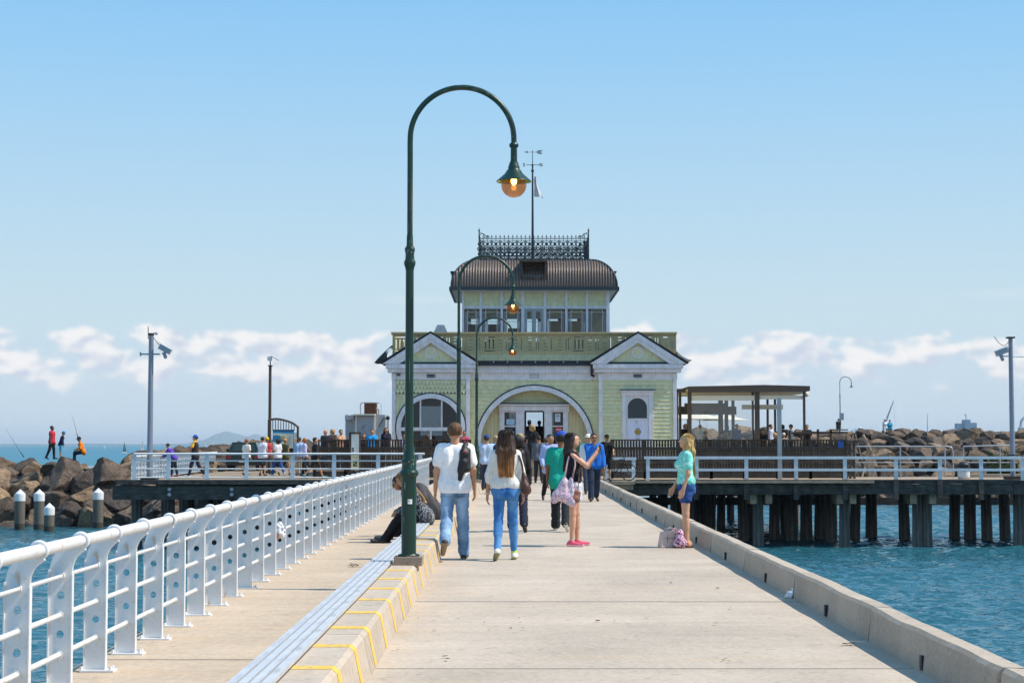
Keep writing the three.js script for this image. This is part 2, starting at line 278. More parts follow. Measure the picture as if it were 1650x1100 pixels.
{ const d = 420, k = d / 2755, b = P(1385, 702, d), t = thing('ferry', 'white motor yacht cabin showing above the rocks beside the small green lamp', 'boat', b);
  mesh('hull', prism(poly([[-16 * k, 0], [17 * k, 0], [20 * k, 5 * k], [-16 * k, 5 * k]]), 5, -2.5), M.white, t); mesh('cabin', [bx(-11 * k, 12 * k, 5 * k, 9 * k, -2, 2), bx(-6 * k, 6 * k, 9 * k, 11.5 * k, -1.6, 1.6)], M.white, t); mesh('window', bx(-9 * k, 10 * k, 6.3 * k, 7.7 * k, 1.9, 2.05), M.navy, t); mesh('radome', ball(1 * k, 12.8 * k, 0, 1.9 * k), M.white, t); }
// sailing boats
function yacht(px, d, hgt, label, sail) {
  const b = P(px, 719, d), t = thing('sailing_boat', label, 'sailboat', [b[0], WATER, b[2]], 0.3, 'sailing boats out on the bay'), k = d / 2755 * hgt;
  const hull = new THREE.SphereGeometry(1, 12, 8); hull.scale(k * 0.22, k * 0.05, k * 0.07); hull.translate(0, k * 0.03, 0); mesh('hull', hull, M.white, t);
  mesh('mast', rod([0, 0, 0], [0, k, 0], k * 0.008), M.galv, t);
  mesh('mainsail', prism(poly([[-0.01 * k, 0.12 * k], [-0.01 * k, 0.97 * k], [-0.16 * k, 0.14 * k]]), k * 0.01, 0), sail, t); mesh('jib_sail', prism(poly([[0.012 * k, 0.85 * k], [0.012 * k, 0.1 * k], [0.17 * k, 0.08 * k]]), k * 0.01, 0), sail, t);
}
yacht(200, 800, 19, 'sailing boat with a dark green sail', std({ color: lin(0.05, 0.13, 0.12) }));
yacht(229, 1200, 16, 'sailing boat with a pale rust striped sail', std({ color: lin(0.55, 0.5, 0.47) }));
yacht(168, 1800, 7, 'tiny sailing boat low on the horizon, between rods and green sail', M.white);
yacht(331, 1100, 15, 'white sailing boat in front of the blue mountain, the shorter', M.white);
yacht(344, 1100, 19, 'white sailing boat in front of the blue mountain, the taller', M.white);
// ---------------------------------------------------------------- concrete pier
function ramp(g) { const p = g.attributes.position; for (let i = 0; i < p.count; i++) p.setY(i, p.getY(i) + deckY(-p.getZ(i))); return g; }
const PIER_END = 67.4;
{
  const r = rng(31);
  const deck = new THREE.Group(); deck.name = 'pier_deck'; scene.add(deck); tag(structure(deck), 'pale concrete pier walkway laid in wide slabs', 'deck');
  for (let d = 2, i = 0; d < PIER_END; i++) {
    const L = Math.min(4.9 + (r() - 0.5) * 0.3, PIER_END - d), e = d + L - 0.014, lift = (r() - 0.5) * 0.006;
    const walk = ramp(bx(-0.955, 2.99, -0.45, lift, -d, -e)); const m = mesh('slab', boxUV(walk, i * 3.7), M.concrete, deck); m.userData.label = 'wide walkway slab';
    d += L;
  }
  for (let d = 2, i = 0; d < 58.2; i++) {
    const L = Math.min(5.2, 58.2 - d), s = ramp(bx(-3.05, -1.262, -0.45, (r() - 0.5) * 0.005, -d, -(d + L - 0.012))); mesh('side_slab', boxUV(s, i * 5.3), M.concreteWarm, deck); d += L;
  }
  mesh('side_slab', boxUV(ramp(bx(-2.9, -0.96, -0.45, 0.001, -58.2, -PIER_END))), M.concreteWarm, deck);
  mesh('edge_beam', [ramp(bx(-2.95, -2.5, -1.0, -0.46, -2, -58)), ramp(bx(2.4, 2.85, -1.0, -0.46, -2, -67))], M.kerb, deck);
  for (let d = 8; d < 66; d += 7) for (const x of [-2.6, 2.5]) mesh('pile', rod([x, -6, -d], [x, -0.5, -d], 0.28, 0.28, 14), M.kerb, deck);
  // the low kerb on the water side, cast in long blocks with drain slots
  const kerb = thing('concrete_kerb', 'long low concrete kerb along the open water side of the pier', 'kerb', [0, 0, 0]);
  for (let d = 3, i = 0; d < 66.5; i++) {
    const L = Math.min(3.55 + (r() - 0.5) * 0.2, 66.5 - d), n = 14, rows = [];
    const jog = (r() - 0.5) * 0.012, hj = (r() - 0.5) * 0.014;
    for (let k = 0; k <= n; k++) {
      const dd = d + (L - 0.02) * k / n, wob = 0.016 * PN.noise(dd * 0.9, 2.2, i * 1.3), wy = 0.015 * PN.noise(dd * 1.1, 7.7, i), y0 = deckY(dd);
      rows.push([[2.79 + jog, y0 - 0.03], [2.80 + jog, y0 + 0.01], [2.825 + jog + wob, y0 + 0.24 + hj + wy], [2.85 + jog + wob, y0 + 0.265 + hj + wy], [2.985 + jog, y0 + 0.26 + hj + wy * 0.6], [3.02 + jog, y0 + 0.23 + hj], [3.03 + jog, y0 - 0.4]].map(([x, y]) => [x, y, -dd]));
    }
    const pos = [], q = (a, b, c, e) => pos.push(...a, ...b, ...c, ...a, ...c, ...e);
    for (let k = 0; k < n; k++) for (let m = 0; m < 6; m++) q(rows[k][m], rows[k][m + 1], rows[k + 1][m + 1], rows[k + 1][m]);
    for (const [row, s] of [[rows[0], 1], [rows[n], -1]]) for (let m = 1; m < 6; m++) s > 0 ? pos.push(...row[0], ...row[m + 1], ...row[m]) : pos.push(...row[0], ...row[m], ...row[m + 1]);
    const g = new THREE.BufferGeometry(); g.setAttribute('position', new THREE.Float32BufferAttribute(pos, 3)); g.computeVertexNormals();
    mesh('kerb_block', boxUV(toCreasedNormals(g, 0.5), i * 2.1), M.kerb, kerb);
    // drain slot through the face
    const sd = d + L * 0.5; const slot = mesh('drain_slot', bx(2.787, 2.81, deckY(sd) + 0.012, deckY(sd) + 0.11, -sd + 0.03, -sd - 0.03), M.black, kerb); slot.rotation.z = 0;
    d += L;
  }
  // stepped kerb between walkway and side strip: chamfered concrete with yellow lines
  const step = thing('stepped_kerb', 'raised concrete kerb with yellow painted lines beside the slatted seat', 'kerb');
  for (let d = 3, i = 0; d < 61; i++) {
    const L = Math.min(4.3, 61 - d), e = d + L - 0.012, pr = [[-1.262, -0.02], [-0.945, -0.02], [-0.95, 0.01], [-1.0, 0.245], [-1.03, 0.27], [-1.262, 0.27]];
    const g = new THREE.ExtrudeGeometry(poly(pr), { depth: L - 0.012, bevelEnabled: false }); g.translate(0, 0, -e); mesh('kerb_block', boxUV(ramp(g), i * 3.3), M.concrete, step); d += L;
  }
  for (let d = 6.75; d < 34; d += 1.05) {
    const w = 0.072, pr = [[-1.262, 0.2735], [-1.031, 0.2735], [-0.9965, 0.2465], [-0.9465, 0.012], [-0.949, 0.012], [-1.001, 0.244], [-1.032, 0.268], [-1.262, 0.268]];
    const g = new THREE.ExtrudeGeometry(poly(pr), { depth: 2 * w, bevelEnabled: false }); g.translate(0, 0, -d - w); mesh('yellow_line', boxUV(ramp(g)), M.yellow, step);
  }
  // slatted seat of five long aluminium planks
  const seat = thing('slatted_bench', 'long low seat of silver aluminium planks on the kerb', 'bench');
  for (let k = 0; k < 4; k++) { const x0 = -1.50 + k * 0.061; for (let d = 3; d < 52; d += 6) mesh('plank', ramp(bx(x0, x0 + 0.046, 0.275, 0.305, -d, -(Math.min(d + 6, 52) - 0.008))), M.alu, seat); }
  mesh('bearer', ramp(bx(-1.47, -1.29, 0.0, 0.268, -3, -52)), M.kerb, seat);
}
// ---------------------------------------------------------------- white cast railing
const postGeo = (() => {
  const s = new THREE.Shape(); s.moveTo(-0.07, 0); s.lineTo(0.07, 0); s.lineTo(0.07, 0.72); s.bezierCurveTo(0.07, 0.80, 0.09, 0.85, 0.155, 0.885); s.lineTo(0.1, 0.965); s.bezierCurveTo(0.02, 0.95, -0.07, 0.86, -0.07, 0.74); s.closePath();
  for (const y of [0.355, 0.60]) { const h = new THREE.Path(); h.absarc(0, y, 0.028, 0, Math.PI * 2, true); s.holes.push(h); }
  const plate = new THREE.ExtrudeGeometry(s, { depth: 0.016, bevelEnabled: true, bevelThickness: 0.003, bevelSize: 0.003, bevelSegments: 1, curveSegments: 10 }); plate.translate(0, 0, -0.008);
  const list = [plate, bx(-0.077, -0.069, 0.006, 0.76, -0.024, 0.024), bx(0.069, 0.077, 0.006, 0.73, -0.024, 0.024), bx(-0.09, 0.14, 0.0, 0.014, -0.06, 0.06)];
  for (const y of [0.23, 0.475, 0.72]) { const c = new THREE.CylinderGeometry(0.028, 0.028, 0.05, 14); c.rotateX(Math.PI / 2); c.translate(0, y, 0); list.push(c); }
  const ring = new THREE.TorusGeometry(0.047, 0.013, 8, 22); ring.translate(0.12, 0.94, 0); list.push(ring);
  for (const [x, z] of [[0.115, 0.035], [0.115, -0.035], [-0.083, 0.04]]) { const b = new THREE.CylinderGeometry(0.011, 0.011, 0.03, 6); b.translate(x, 0.022, z); list.push(b); }
  const all = merge(list.map((g) => flat(g))); return [0, 0.31, 0.57, 0.83].map((o) => boxUV(all.clone(), o));
})();
function castRail(label, a, b, spacing, side, group) {                // a, b: [x, y, z] at post feet
  const A = V(a), B = V(b), L = A.distanceTo(B), n = Math.round(L / spacing), dir = B.clone().sub(A).normalize(), t = thing('white_railing', label, 'railing', a, 0, group);
  const yaw = Math.atan2(-dir.x, -dir.z);
  for (let i = 0; i <= n; i++) { const p = A.clone().lerp(B, i / n).sub(A), m = mesh('post', postGeo[Math.floor(R() * 4)], M.white, t); m.position.copy(p); m.position.x += rr(-0.006, 0.006); m.rotation.y = yaw + rr(-0.025, 0.025); }
  const off = new THREE.Vector3(0.12 * Math.cos(yaw), 0.94, -0.12 * Math.sin(yaw)), e = B.clone().sub(A);
  const back = dir.clone().multiplyScalar(-0.4);
  const h = rod(off.clone().add(back), off.clone().add(e).addScaledVector(dir, 0.15), 0.0375, 0.0375, 18); mesh('handrail', boxUV(h), M.rail, t);
  for (const y of [0.23, 0.475, 0.72]) mesh('rail', boxUV(rod(new THREE.Vector3(0, y, 0).add(back), e.clone().add(new THREE.Vector3(0, y, 0)), 0.0175, 0.0175, 10)), M.rail, t);
  return t;
}
castRail('white cast iron railing with round holes lining the concrete pier', [-2.85, deckY(5.28), -5.28], [-2.85, deckY(57.2), -57.2], 0.92);
// ---------------------------------------------------------------- gooseneck lamps
const lampParts = (() => {
  const col = lathe([[0, 0], [0.115, 0], [0.115, 0.02], [0.078, 0.03], [0.078, 0.83], [0.098, 0.85], [0.102, 0.87], [0.098, 0.89], [0.08, 0.91], [0.076, 0.98], [0.082, 0.99], [0.082, 1.01], [0.066, 1.03], [0.056, 1.14], [0.045, 1.2], [0.043, 3.02], [0.05, 3.06], [0.062, 3.09], [0.062, 3.12], [0.05, 3.14], [0.046, 3.2], [0.055, 3.24], [0.055, 3.26], [0.036, 3.29], [0.034, 3.4]], 28);
  const arc = []; arc.push([0, 3.36, 0], [0, 3.8, 0], [0, 4.2, 0]); for (let i = 0; i <= 24; i++) { const a = Math.PI - Math.PI * i / 24; arc.push([0.555 + 0.555 * Math.cos(a), 4.44 + 0.555 * Math.sin(a), 0]); } arc.push([1.11, 4.38, 0]);
  const neck = tube(arc, 0.03, 110, 12);
  const head = lathe([[0.03, 4.4], [0.05, 4.38], [0.05, 4.355], [0.034, 4.34], [0.036, 4.2], [0.052, 4.17], [0.052, 4.15], [0.062, 4.14], [0.062, 4.11], [0.075, 4.10], [0.1, 4.06], [0.185, 3.985], [0.187, 3.975], [0.178, 3.975], [0.1, 4.04], [0.05, 4.06]], 32); head.translate(1.11, 0, 0);
  const globe = new THREE.SphereGeometry(0.138, 28, 20); globe.translate(1.11, 3.945, 0);
  const bulb = new THREE.SphereGeometry(0.03, 12, 10); bulb.scale(1, 1.5, 1); bulb.translate(1.11, 3.985, 0);
  return { col, neck, head, globe, bulb };
})();
const globeM = phy({ color: lin(0.72, 0.42, 0.26), transmission: 1, roughness: 0.06, thickness: 0, ior: 1.4 });
const bulbM = std({ color: 0x000000, emissive: lin(1, 0.62, 0.14), emissiveIntensity: 26 });
function lampPost(label, [x, y, z], s, lit, group, turn = 0) {
  const t = thing('street_lamp', label, 'lamp', [x, y, z], turn, group); t.scale.setScalar(s);
  mesh('column', lampParts.col, M.greenPole, t); mesh('gooseneck', lampParts.neck, M.greenPole, t); mesh('shade', lampParts.head, M.greenPole, t); 
  if (lit) { mesh('globe', lampParts.globe, globeM, t); mesh('bulb', lampParts.bulb, bulbM, t); const l = new THREE.PointLight(new THREE.Color(1, 0.6, 0.16), 1.6, 0, 2); l.position.set(1.11, 3.93, 0); l.castShadow = true; t.add(l); }
  return t;
}
[[18.1, 'green gooseneck lamp with glowing globe rising beside the seated girls'], [34.9, 'green gooseneck lamp with glowing globe, second along the stepped kerb'], [52.6, 'green gooseneck lamp with glowing globe standing by the kiosk entrance']].forEach(([d, label], i) => {
  const y = deckY(d), pl = thing('lamp_plinth', ['worn concrete block under the lamp beside the seated girls', 'concrete block under the second lamp along the kerb', 'concrete block under the lamp by the kiosk entrance'][i], 'plinth', [-1.09, y, -d]);
  const g = new THREE.BoxGeometry(0.3, 0.09, 0.36, 6, 2, 6), p = g.attributes.position; for (let k = 0; k < p.count; k++) { const n = PN.noise(p.getX(k) * 9, p.getY(k) * 9, p.getZ(k) * 9 + d); p.setXYZ(k, p.getX(k) + n * 0.012, p.getY(k) + n * 0.006, p.getZ(k) + n * 0.012); } g.computeVertexNormals(); g.translate(0, 0.31, 0); mesh('block', boxUV(g), M.kerbOld, pl);
  lampPost(label, [-1.09, y + 0.355, -d], 1.0, true, 'lit lamps along the pier');
});
// sticker labels on the first lamp
{ const t = thing('pole_sticker', 'small white sticker on the green column beside the seated girls', 'sticker', [-1.09, deckY(18.1) + 0.93, -18.1]); const g = new THREE.CylinderGeometry(0.0795, 0.0795, 0.05, 12, 1, true, -0.1, 0.6); mesh('label', g, printed(64, 48, (c, w, h) => { c.fillStyle = '#e8e8e4'; c.fillRect(0, 0, w, h); c.fillStyle = '#555'; c.fillRect(10, 10, 16, 14); c.fillRect(32, 20, 20, 4); }), t); }
// ---------------------------------------------------------------- timber pier crossing in front of the kiosk
const DK = 0.15;                                                      // level of the timber deck
{
  const t = thing('timber_pier', 'old dark timber pier on rough piles in front of the kiosk', 'pier', [0, DK, -68]);
  const r = rng(12);
  // deck sheets, then the planks that show
  wmesh('deck', [bx(-15, -2.9, DK - 0.12, DK - 0.02, -66.1, -98), bx(-2.9, 14.3, DK - 0.12, DK - 0.02, -67.5, -94), bx(14.3, 26, DK - 0.12, DK - 0.02, -68.1, -75)], M.plank, t);
  for (let d = 66.1; d < 98; d += 0.24) wmesh('deck_plank', boxUV(bx(-15 + r() * 0.04, -2.95, DK - 0.018, DK + (r() - 0.5) * 0.006, -d, -d - 0.225), d), M.plank, t);
  for (let d = 68.1; d < 70; d += 0.24) wmesh('deck_plank', boxUV(bx(-2.9, 25.9, DK - 0.018, DK, -d, -d - 0.225), d), M.plank, t);
  // edge timbers: lengths butted at the post lines
  const lens = (x0, x1, step, y0, y1, z0, z1, name, j = 0.05) => { for (let x = x0; x < x1; x += step) { const e = Math.min(x + step - 0.015, x1), dy = (r() - 0.5) * j; wmesh(name, boxUV(bx(x, e, y0 + dy * 0.4, y1 + dy * 0.2, z0 + dy, z1), x), M.darkTimber, t); } };
  lens(-15.3, -2.95, 4.1, DK - 0.14, DK + 0.04, -65.9, -66.1, 'edge_timber');
  lens(-15.4, -2.95, 6.2, DK - 0.72, DK - 0.19, -65.95, -66.25, 'main_beam');
  lens(3.9, 26, 4.0, DK - 0.15, DK + 0.01, -67.85, -68.1, 'edge_timber');
  lens(3.9, 26, 4.0, DK - 0.57, DK - 0.17, -67.8, -68.1, 'main_beam');
  for (const d of [72, 76.5, 81, 86, 91]) wmesh('cross_beam', bx(-15, 14.2, DK - 0.75, DK - 0.13, -d, -d - 0.3), M.darkTimber, t);
  wmesh('low_beam', bx(4, 26, -1.15, -0.82, -76.6, -76.9), M.darkTimber, t);
  for (const x of [-13.2, -10.8, -6.9]) for (const dy of [-0.32, -0.52]) wmesh('bolt', (() => { const g = new THREE.CylinderGeometry(0.07, 0.07, 0.06, 8); g.rotateX(Math.PI / 2); g.translate(x, DK + dy, -65.93); return g; })(), M.galv, t);
  const pile = (x, d, rad, mat, top = DK - 0.5, lean = 0) => { const n = 10, pts = []; const g = new THREE.CylinderGeometry(rad * 0.94, rad * 1.06, top - WATER + 1.5, 12, 6); g.translate(0, (top + WATER - 1.5) / 2, 0); const p = g.attributes.position, sd = r() * 50; for (let i = 0; i < p.count; i++) { const a = Math.atan2(p.getZ(i), p.getX(i)), k = 1 + 0.1 * PN.noise(Math.cos(a) * 1.7 + sd, p.getY(i) * 0.7, Math.sin(a) * 1.7); p.setX(i, p.getX(i) * k + (p.getY(i) - top) * lean); p.setZ(i, p.getZ(i) * k); } g.computeVertexNormals(); g.translate(x, 0, -d); wmesh('pile', g, mat, t); };
  for (const [px, w] of [[1221, 18], [1360, 18], [1477, 17], [1493, 16], [1641, 20]]) pile(X(px, 68.5), 68.5, w / 81, M.pile, DK - 0.57);
  for (const [px, d, w] of [[1128, 74, 20], [1146, 73, 16], [1162, 76, 14], [1196, 72, 18], [1212, 74, 18], [1248, 73, 18], [1262, 79, 14], [1276, 72.5, 20], [1298, 73, 20], [1322, 74, 20], [1339, 71.5, 18], [1343, 80, 12], [1378, 73, 17], [1403, 74, 19], [1455, 73, 18], [1538, 74, 18], [1562, 73, 20], [1588, 72.6, 18], [1617, 74, 18], [1108, 70.5, 24], [1090, 71, 20]]) pile(X(px, d), d, w / 2 * d / 2755, M.pile, DK - 0.55, (r() - 0.5) * 0.05);
  for (let x = -14.6; x < -2.5; x += 1.35) for (const d of [66.6, 71, 76, 82]) pile(x + (r() - 0.5) * 0.5, d, 0.2 + r() * 0.06, d < 67 && r() > 0.4 ? M.darkTimber : M.pile, DK - 0.7);
  for (let x = -1; x < 14; x += 2.1) for (const d of [80, 85, 90]) pile(x + (r() - 0.5), d + r(), 0.2, M.pile, DK - 0.6);
  for (const px of [1122, 1202.5, 1282.8, 1361.6, 1443.8, 1514.6, 1581]) wmesh('post_strap', bx(X(px, 67.7) - 0.1, X(px, 67.7) + 0.1, DK - 0.78, DK + 0.02, -67.66, -67.79), M.darkTimber, t);
  for (const px of [1212, 1237, 1351, 1372, 1469, 1500]) wmesh('corbel', bx(X(px, 68.3) - 0.13, X(px, 68.3) + 0.13, DK - 0.95, DK - 0.58, -68.05, -69), M.plank, t);
}
// white timber rails
function flatRail(label, pts, d, top, mid, group, w = 0.14, slope) {
  const x0 = X(pts[0], d), t = thing('timber_railing', label, 'railing', [x0, DK, -d], 0, group);
  for (const px of pts) mesh('post', bx(X(px, d) - x0 - 0.07, X(px, d) - x0 + 0.07, -0.02, top - 0.11, -0.05, 0.05), M.whiteWood, t);
  const e = X(pts.at(-1), d) - x0 + 0.1; mesh('top_rail', bx(-0.14, e, top - 0.108, top, -0.09, 0.09), M.whiteWood, t); mesh('mid_rail', bx(-0.05, e, mid - 0.05, mid + 0.05, 0.052, 0.09), M.whiteWood, t);
  return t;
}
flatRail('long white timber railing on the dark pier before the brown fence', [1044, 1122.5, 1202.6, 1282.8, 1361.6, 1443.8, 1514.6, 1581, 1648, 1720], 67.75, 0.93, 0.4);
flatRail('short white timber railing where the kerb meets the dark pier', [978, 1021], 66.9, 0.9, 0.4);
// grey plank step beside the short railing
tag(mesh('landing_plank', [bx(3.4, 4.75, 0.0, 0.13, -66.2, -67.2), bx(3.42, 4.7, -0.2, -0.01, -66.4, -66.6)], M.plank), 'weathered plank landing beside the end of the concrete kerb', 'landing');
// pipe railing on the timber pier's near side
{
  const t = thing('pipe_railing', 'white tube railing with flat posts along the timber deck by the truck', 'railing', [X(216, 66), DK, -66.05]), px = [216, 271, 333, 397, 471, 538, 609, 677];
  const s = poly([[-0.075, 0], [0.075, 0], [0.075, 0.95], [0.05, 1.06], [-0.02, 1.1], [-0.06, 1.06], [-0.075, 0.95]]), pg = prism(s, 0.05, -0.025);
  for (const p of px) { const m = mesh('post', pg, M.whiteWood, t); m.position.x = X(p, 66) - X(216, 66); }
  const L = X(684, 66) - X(216, 66); for (const [y, r] of [[1.04, 0.042], [0.77, 0.026], [0.46, 0.026], [0.13, 0.026]]) mesh('rail', boxUV(rod([0, y, 0], [L, y, 0], r, r, 10)), M.white, t);
}
castRail('white cast railing running back towards the rocks past the grey camera pole', [-14.75, DK, -66.6], [-16.9, DK, -97], 0.86, 1);
// ---------------------------------------------------------------- brown slatted fence
function slatFence(label, xa, xb, d, group) {
  const t = thing('slat_fence', label, 'fence', [xa, DK, -d], 0, group), L = xb - xa, top = 1.60, low = 0.33, n = Math.max(2, Math.round(L / 1.36));
  for (let i = 0; i <= n; i++) mesh('post', bx(L * i / n - 0.06, L * i / n + 0.06, 0, top - 0.04, -0.14, -0.02), M.fence, t);
  mesh('cap', bx(-0.06, L + 0.06, top - 0.038, top + 0.012, -0.16, 0.08), M.fence, t); mesh('upper_rail', bx(0, L, top - 0.42, top - 0.3, -0.02, 0.045), M.fence, t); mesh('lower_rail', bx(0, L, 0.62, 0.72, -0.02, 0.045), M.fence, t);
  const slats = []; for (let x = 0.03; x < L - 0.05; x += 0.118) { slats.push(bx(x, x + 0.106, low, top - 0.36, -0.045, -0.021), bx(x, x + 0.078, top - 0.36, top - 0.04, -0.045, -0.021)); } mesh('slats', slats, M.fence, t).userData.kind = 'stuff';
  mesh('bottom_board', [bx(0, L, low - 0.3, low - 0.02, -0.045, -0.02)], M.fence, t);
  return t;
}
slatFence('brown slatted fence before the round arched kiosk window', X(506, 71), X(757, 71), 71);
slatFence('brown slatted fence along the dining terrace beside the kiosk', X(986, 70), X(1360, 70), 70);
{ const t = thing('fence_gate_post', 'pale timber corner posts at the end of the brown terrace fence', 'gatepost', [X(1363, 70), DK, -70]); for (const x of [0, 0.14, 0.3]) mesh('post', bx(x, x + 0.1, 0, 1.58, -0.1, 0), M.fence, t); mesh('cap', bx(-0.02, 0.5, 1.45, 1.56, -0.14, 0.04), M.fence, t); }
{ const t = thing('blue_sign', 'small blue sign with a white symbol on the brown fence', 'sign', P(1355, 716, 69.9)); mesh('panel', bx(-0.12, 0.12, -0.14, 0.14, -0.01, 0.01), printed(64, 72, (c) => { c.fillStyle = '#1c4f94'; c.fillRect(0, 0, 64, 72); c.fillStyle = '#e8eef6'; c.beginPath(); c.moveTo(32, 12); c.lineTo(46, 42); c.lineTo(18, 42); c.fill(); c.fillRect(14, 50, 36, 5); }), t); }
tag(mesh('steel_post', [bx(X(1257, 69) - 0.08, X(1257, 69) + 0.08, DK, Y(641, 69), -69, -69.15)], M.greyPaint), 'plain grey square post standing before the terrace fence', 'post');
// ---------------------------------------------------------------- kiosk
const KD = 78, kx = (p) => X(p, KD), ky = (p) => Y(p, KD), KZ = -KD;
{
  const FL = 0.9, kiosk = thing('kiosk', 'pale green weatherboard kiosk with pediments, arches and a curved roof tower', 'building', [kx(861), FL, KZ]);
  const w = (name, g, m, p = kiosk) => wmesh(name, g, m, p);
  const x0 = kx(632), x1 = kx(1090), xl = kx(753.5), xr = kx(968), PF = KZ + 0.35;         // pavilion fronts stand 0.35 m proud
  const yTop = ky(586), yBand0 = ky(611.5);
  const greens = [M.green, M.greenB, M.greenC, M.green]; let gi = 0; const green = () => greens[(gi = (gi * 7 + 3) % 11) % 4];
  const BS = 0.176, lap = 0.052;
  // one weatherboard: a tilted lath whose lower edge stands proud
  const board = (xa, xb, ya, yb, z, xa2 = xa, xb2 = xb) => w('weatherboard', hexa([[xa, ya, z + lap], [xb, ya, z + lap], [xb, ya, z - 0.02], [xa, ya, z - 0.02]], [[xa2, yb, z + 0.004], [xb2, yb, z + 0.004], [xb2, yb, z - 0.02], [xa2, yb, z - 0.02]]), green());
  const cut = (cx, cy, r, y) => Math.sqrt(Math.max(0, r * r - (y - cy) * (y - cy)));
  // walls behind the boards
  const archX = kx(861.5), archY = ky(716), archR = 95.6 * KD / 2755;
  { const s = poly([[xl, FL], [xr, FL], [xr, yTop], [xl, yTop]]), h = new THREE.Path(); h.moveTo(archX + archR - 0.1, FL); h.absarc(archX, archY, archR - 0.1, 0, Math.PI, false); h.lineTo(archX - archR + 0.1, FL); const s2 = new THREE.Shape(); s2.moveTo(xl, FL); s2.lineTo(archX - archR + 0.1, FL); s2.lineTo(archX - archR + 0.1, archY); s2.absarc(archX, archY, archR - 0.1, Math.PI, 0, true); s2.lineTo(archX + archR - 0.1, FL); s2.lineTo(xr, FL); s2.lineTo(xr, yTop); s2.lineTo(xl, yTop); w('wall', prism(s2, 0.15, KZ - 0.17), M.green); }
  for (let y = FL; y < yBand0 - 0.02; y += BS) {
    const yb = Math.min(y + BS, yBand0), a0 = cut(archX, archY, archR - 0.05, Math.max(y, archY)), a1 = cut(archX, archY, archR - 0.05, Math.max(yb, archY));
    if (y < archY + archR - 0.05) { board(xl, archX - a0, y, yb, KZ, xl, archX - (a1 || 0.01)); board(archX + a0, xr, y, yb, KZ, archX + (a1 || 0.01), xr); } else board(xl, xr, y, yb, KZ);
  }
  const ring = (cx, cy, r0, r1, a0, a1, z0, depth) => { const s = new THREE.Shape(); s.absarc(cx, cy, r1, a0, a1, false); s.absarc(cx, cy, r0, a1, a0, true); return prism(s, depth, z0, { curveSegments: 60 }); };
  w('arch_trim', ring(archX, archY, archR - 0.24, archR - 0.03, -0.35, Math.PI + 0.35, KZ - 0.1, 0.2), M.trim); w('arch_edge', ring(archX, archY, archR - 0.029, archR + 0.03, -0.35, Math.PI + 0.35, KZ - 0.05, 0.13), M.navy);
  // recess inside the arch: boards on top, vertical linings, the door surround
  const RZ = KZ - 0.55, hd = ky(650), dx = (p) => kx(p);
  for (let y = hd; y < archY + archR; y += BS) { const a = cut(archX, archY, archR, y); if (a > 0.1) board(archX - a, archX + a, y, y + BS, RZ); }
  for (const [a, b] of [[766, 805], [917, 957]]) for (let p = a; p < b; p += 6) w('lining_board', bx(dx(p), dx(Math.min(p + 5.7, b)), FL, hd + 0.05, RZ - 0.05 - (p % 4) * 0.002, RZ), M.cream);
  w('head_edge', bx(dx(801), dx(920), ky(650.5), ky(648.6), RZ, RZ + 0.32), M.navy);
  w('head', [bx(dx(802), dx(919.5), ky(653.5), ky(650.6), RZ - 0.1, RZ + 0.28), bx(dx(804), dx(917.5), ky(661), ky(653.6), RZ - 0.1, RZ + 0.16), bx(dx(803.5), dx(918), ky(656), ky(654.4), RZ, RZ + 0.2)], M.trim);
  for (const [a, b] of [[805, 812.6], [831.4, 845], [877.5, 890], [908, 916.5]]) { w('pilaster', [bx(dx(a), dx(b), FL, ky(661.2), RZ - 0.1, RZ + 0.12), bx(dx(a) - 0.03, dx(b) + 0.03, ky(663), ky(661.3), RZ - 0.1, RZ + 0.17), bx(dx(a) + 0.07, dx(b) - 0.07, FL + 0.3, ky(666), RZ + 0.121, RZ + 0.135)], M.trim); }
  for (const [a, b] of [[812.6, 831.4], [890, 908]]) {
    const f = w('window', bx(dx(a), dx(b), ky(687.2), ky(685.4), RZ - 0.06, RZ + 0.06), M.trim); w('apron', bx(dx(a), dx(b), FL, FL + 0.5, RZ - 0.06, RZ + 0.05), M.trim, f); w('head_rail', bx(dx(a), dx(b), ky(663.6), ky(661.2), RZ - 0.06, RZ + 0.05), M.trim, f);
    w('pane', bx(dx(a), dx(b), ky(685.4), ky(663.6), RZ - 0.03, RZ - 0.02), M.darkGlass, f); w('pane', bx(dx(a), dx(b), FL + 0.5, ky(687.2), RZ - 0.03, RZ - 0.02), M.darkGlass, f);
  }
  w('door_frame', [bx(dx(845), dx(847.5), FL, ky(661.2), RZ - 0.12, RZ + 0.06), bx(dx(875), dx(877.5), FL, ky(661.2), RZ - 0.12, RZ + 0.06), bx(dx(847.5), dx(875), ky(663.6), ky(661.2), RZ - 0.12, RZ + 0.06)], M.dark);
  w('door', bx(dx(846.5), dx(848.2), FL, ky(664), RZ - 1.15, RZ - 0.13), std({ color: lin(0.2, 0.02, 0.03), roughness: 0.6 }));
  // notices behind the panes
  w('notice', sheet(dx(816), dx(829), ky(684), ky(675), RZ - 0.01), printed(96, 64, (c) => { c.fillStyle = '#bcd7ef'; c.fillRect(0, 0, 96, 64); c.fillStyle = '#7fa4c8'; for (let i = 0; i < 5; i++) c.fillRect(10, 10 + i * 10, 60 + (i * 29) % 20, 4); }));
  w('notice', sheet(dx(895), dx(903.5), ky(679), ky(666), RZ - 0.01), printed(64, 96, (c) => { c.fillStyle = '#dde6ee'; c.fillRect(0, 0, 64, 96); c.fillStyle = '#8fa2b4'; c.fillRect(10, 12, 44, 30); for (let i = 0; i < 4; i++) c.fillRect(10, 52 + i * 9, 44, 3); }));
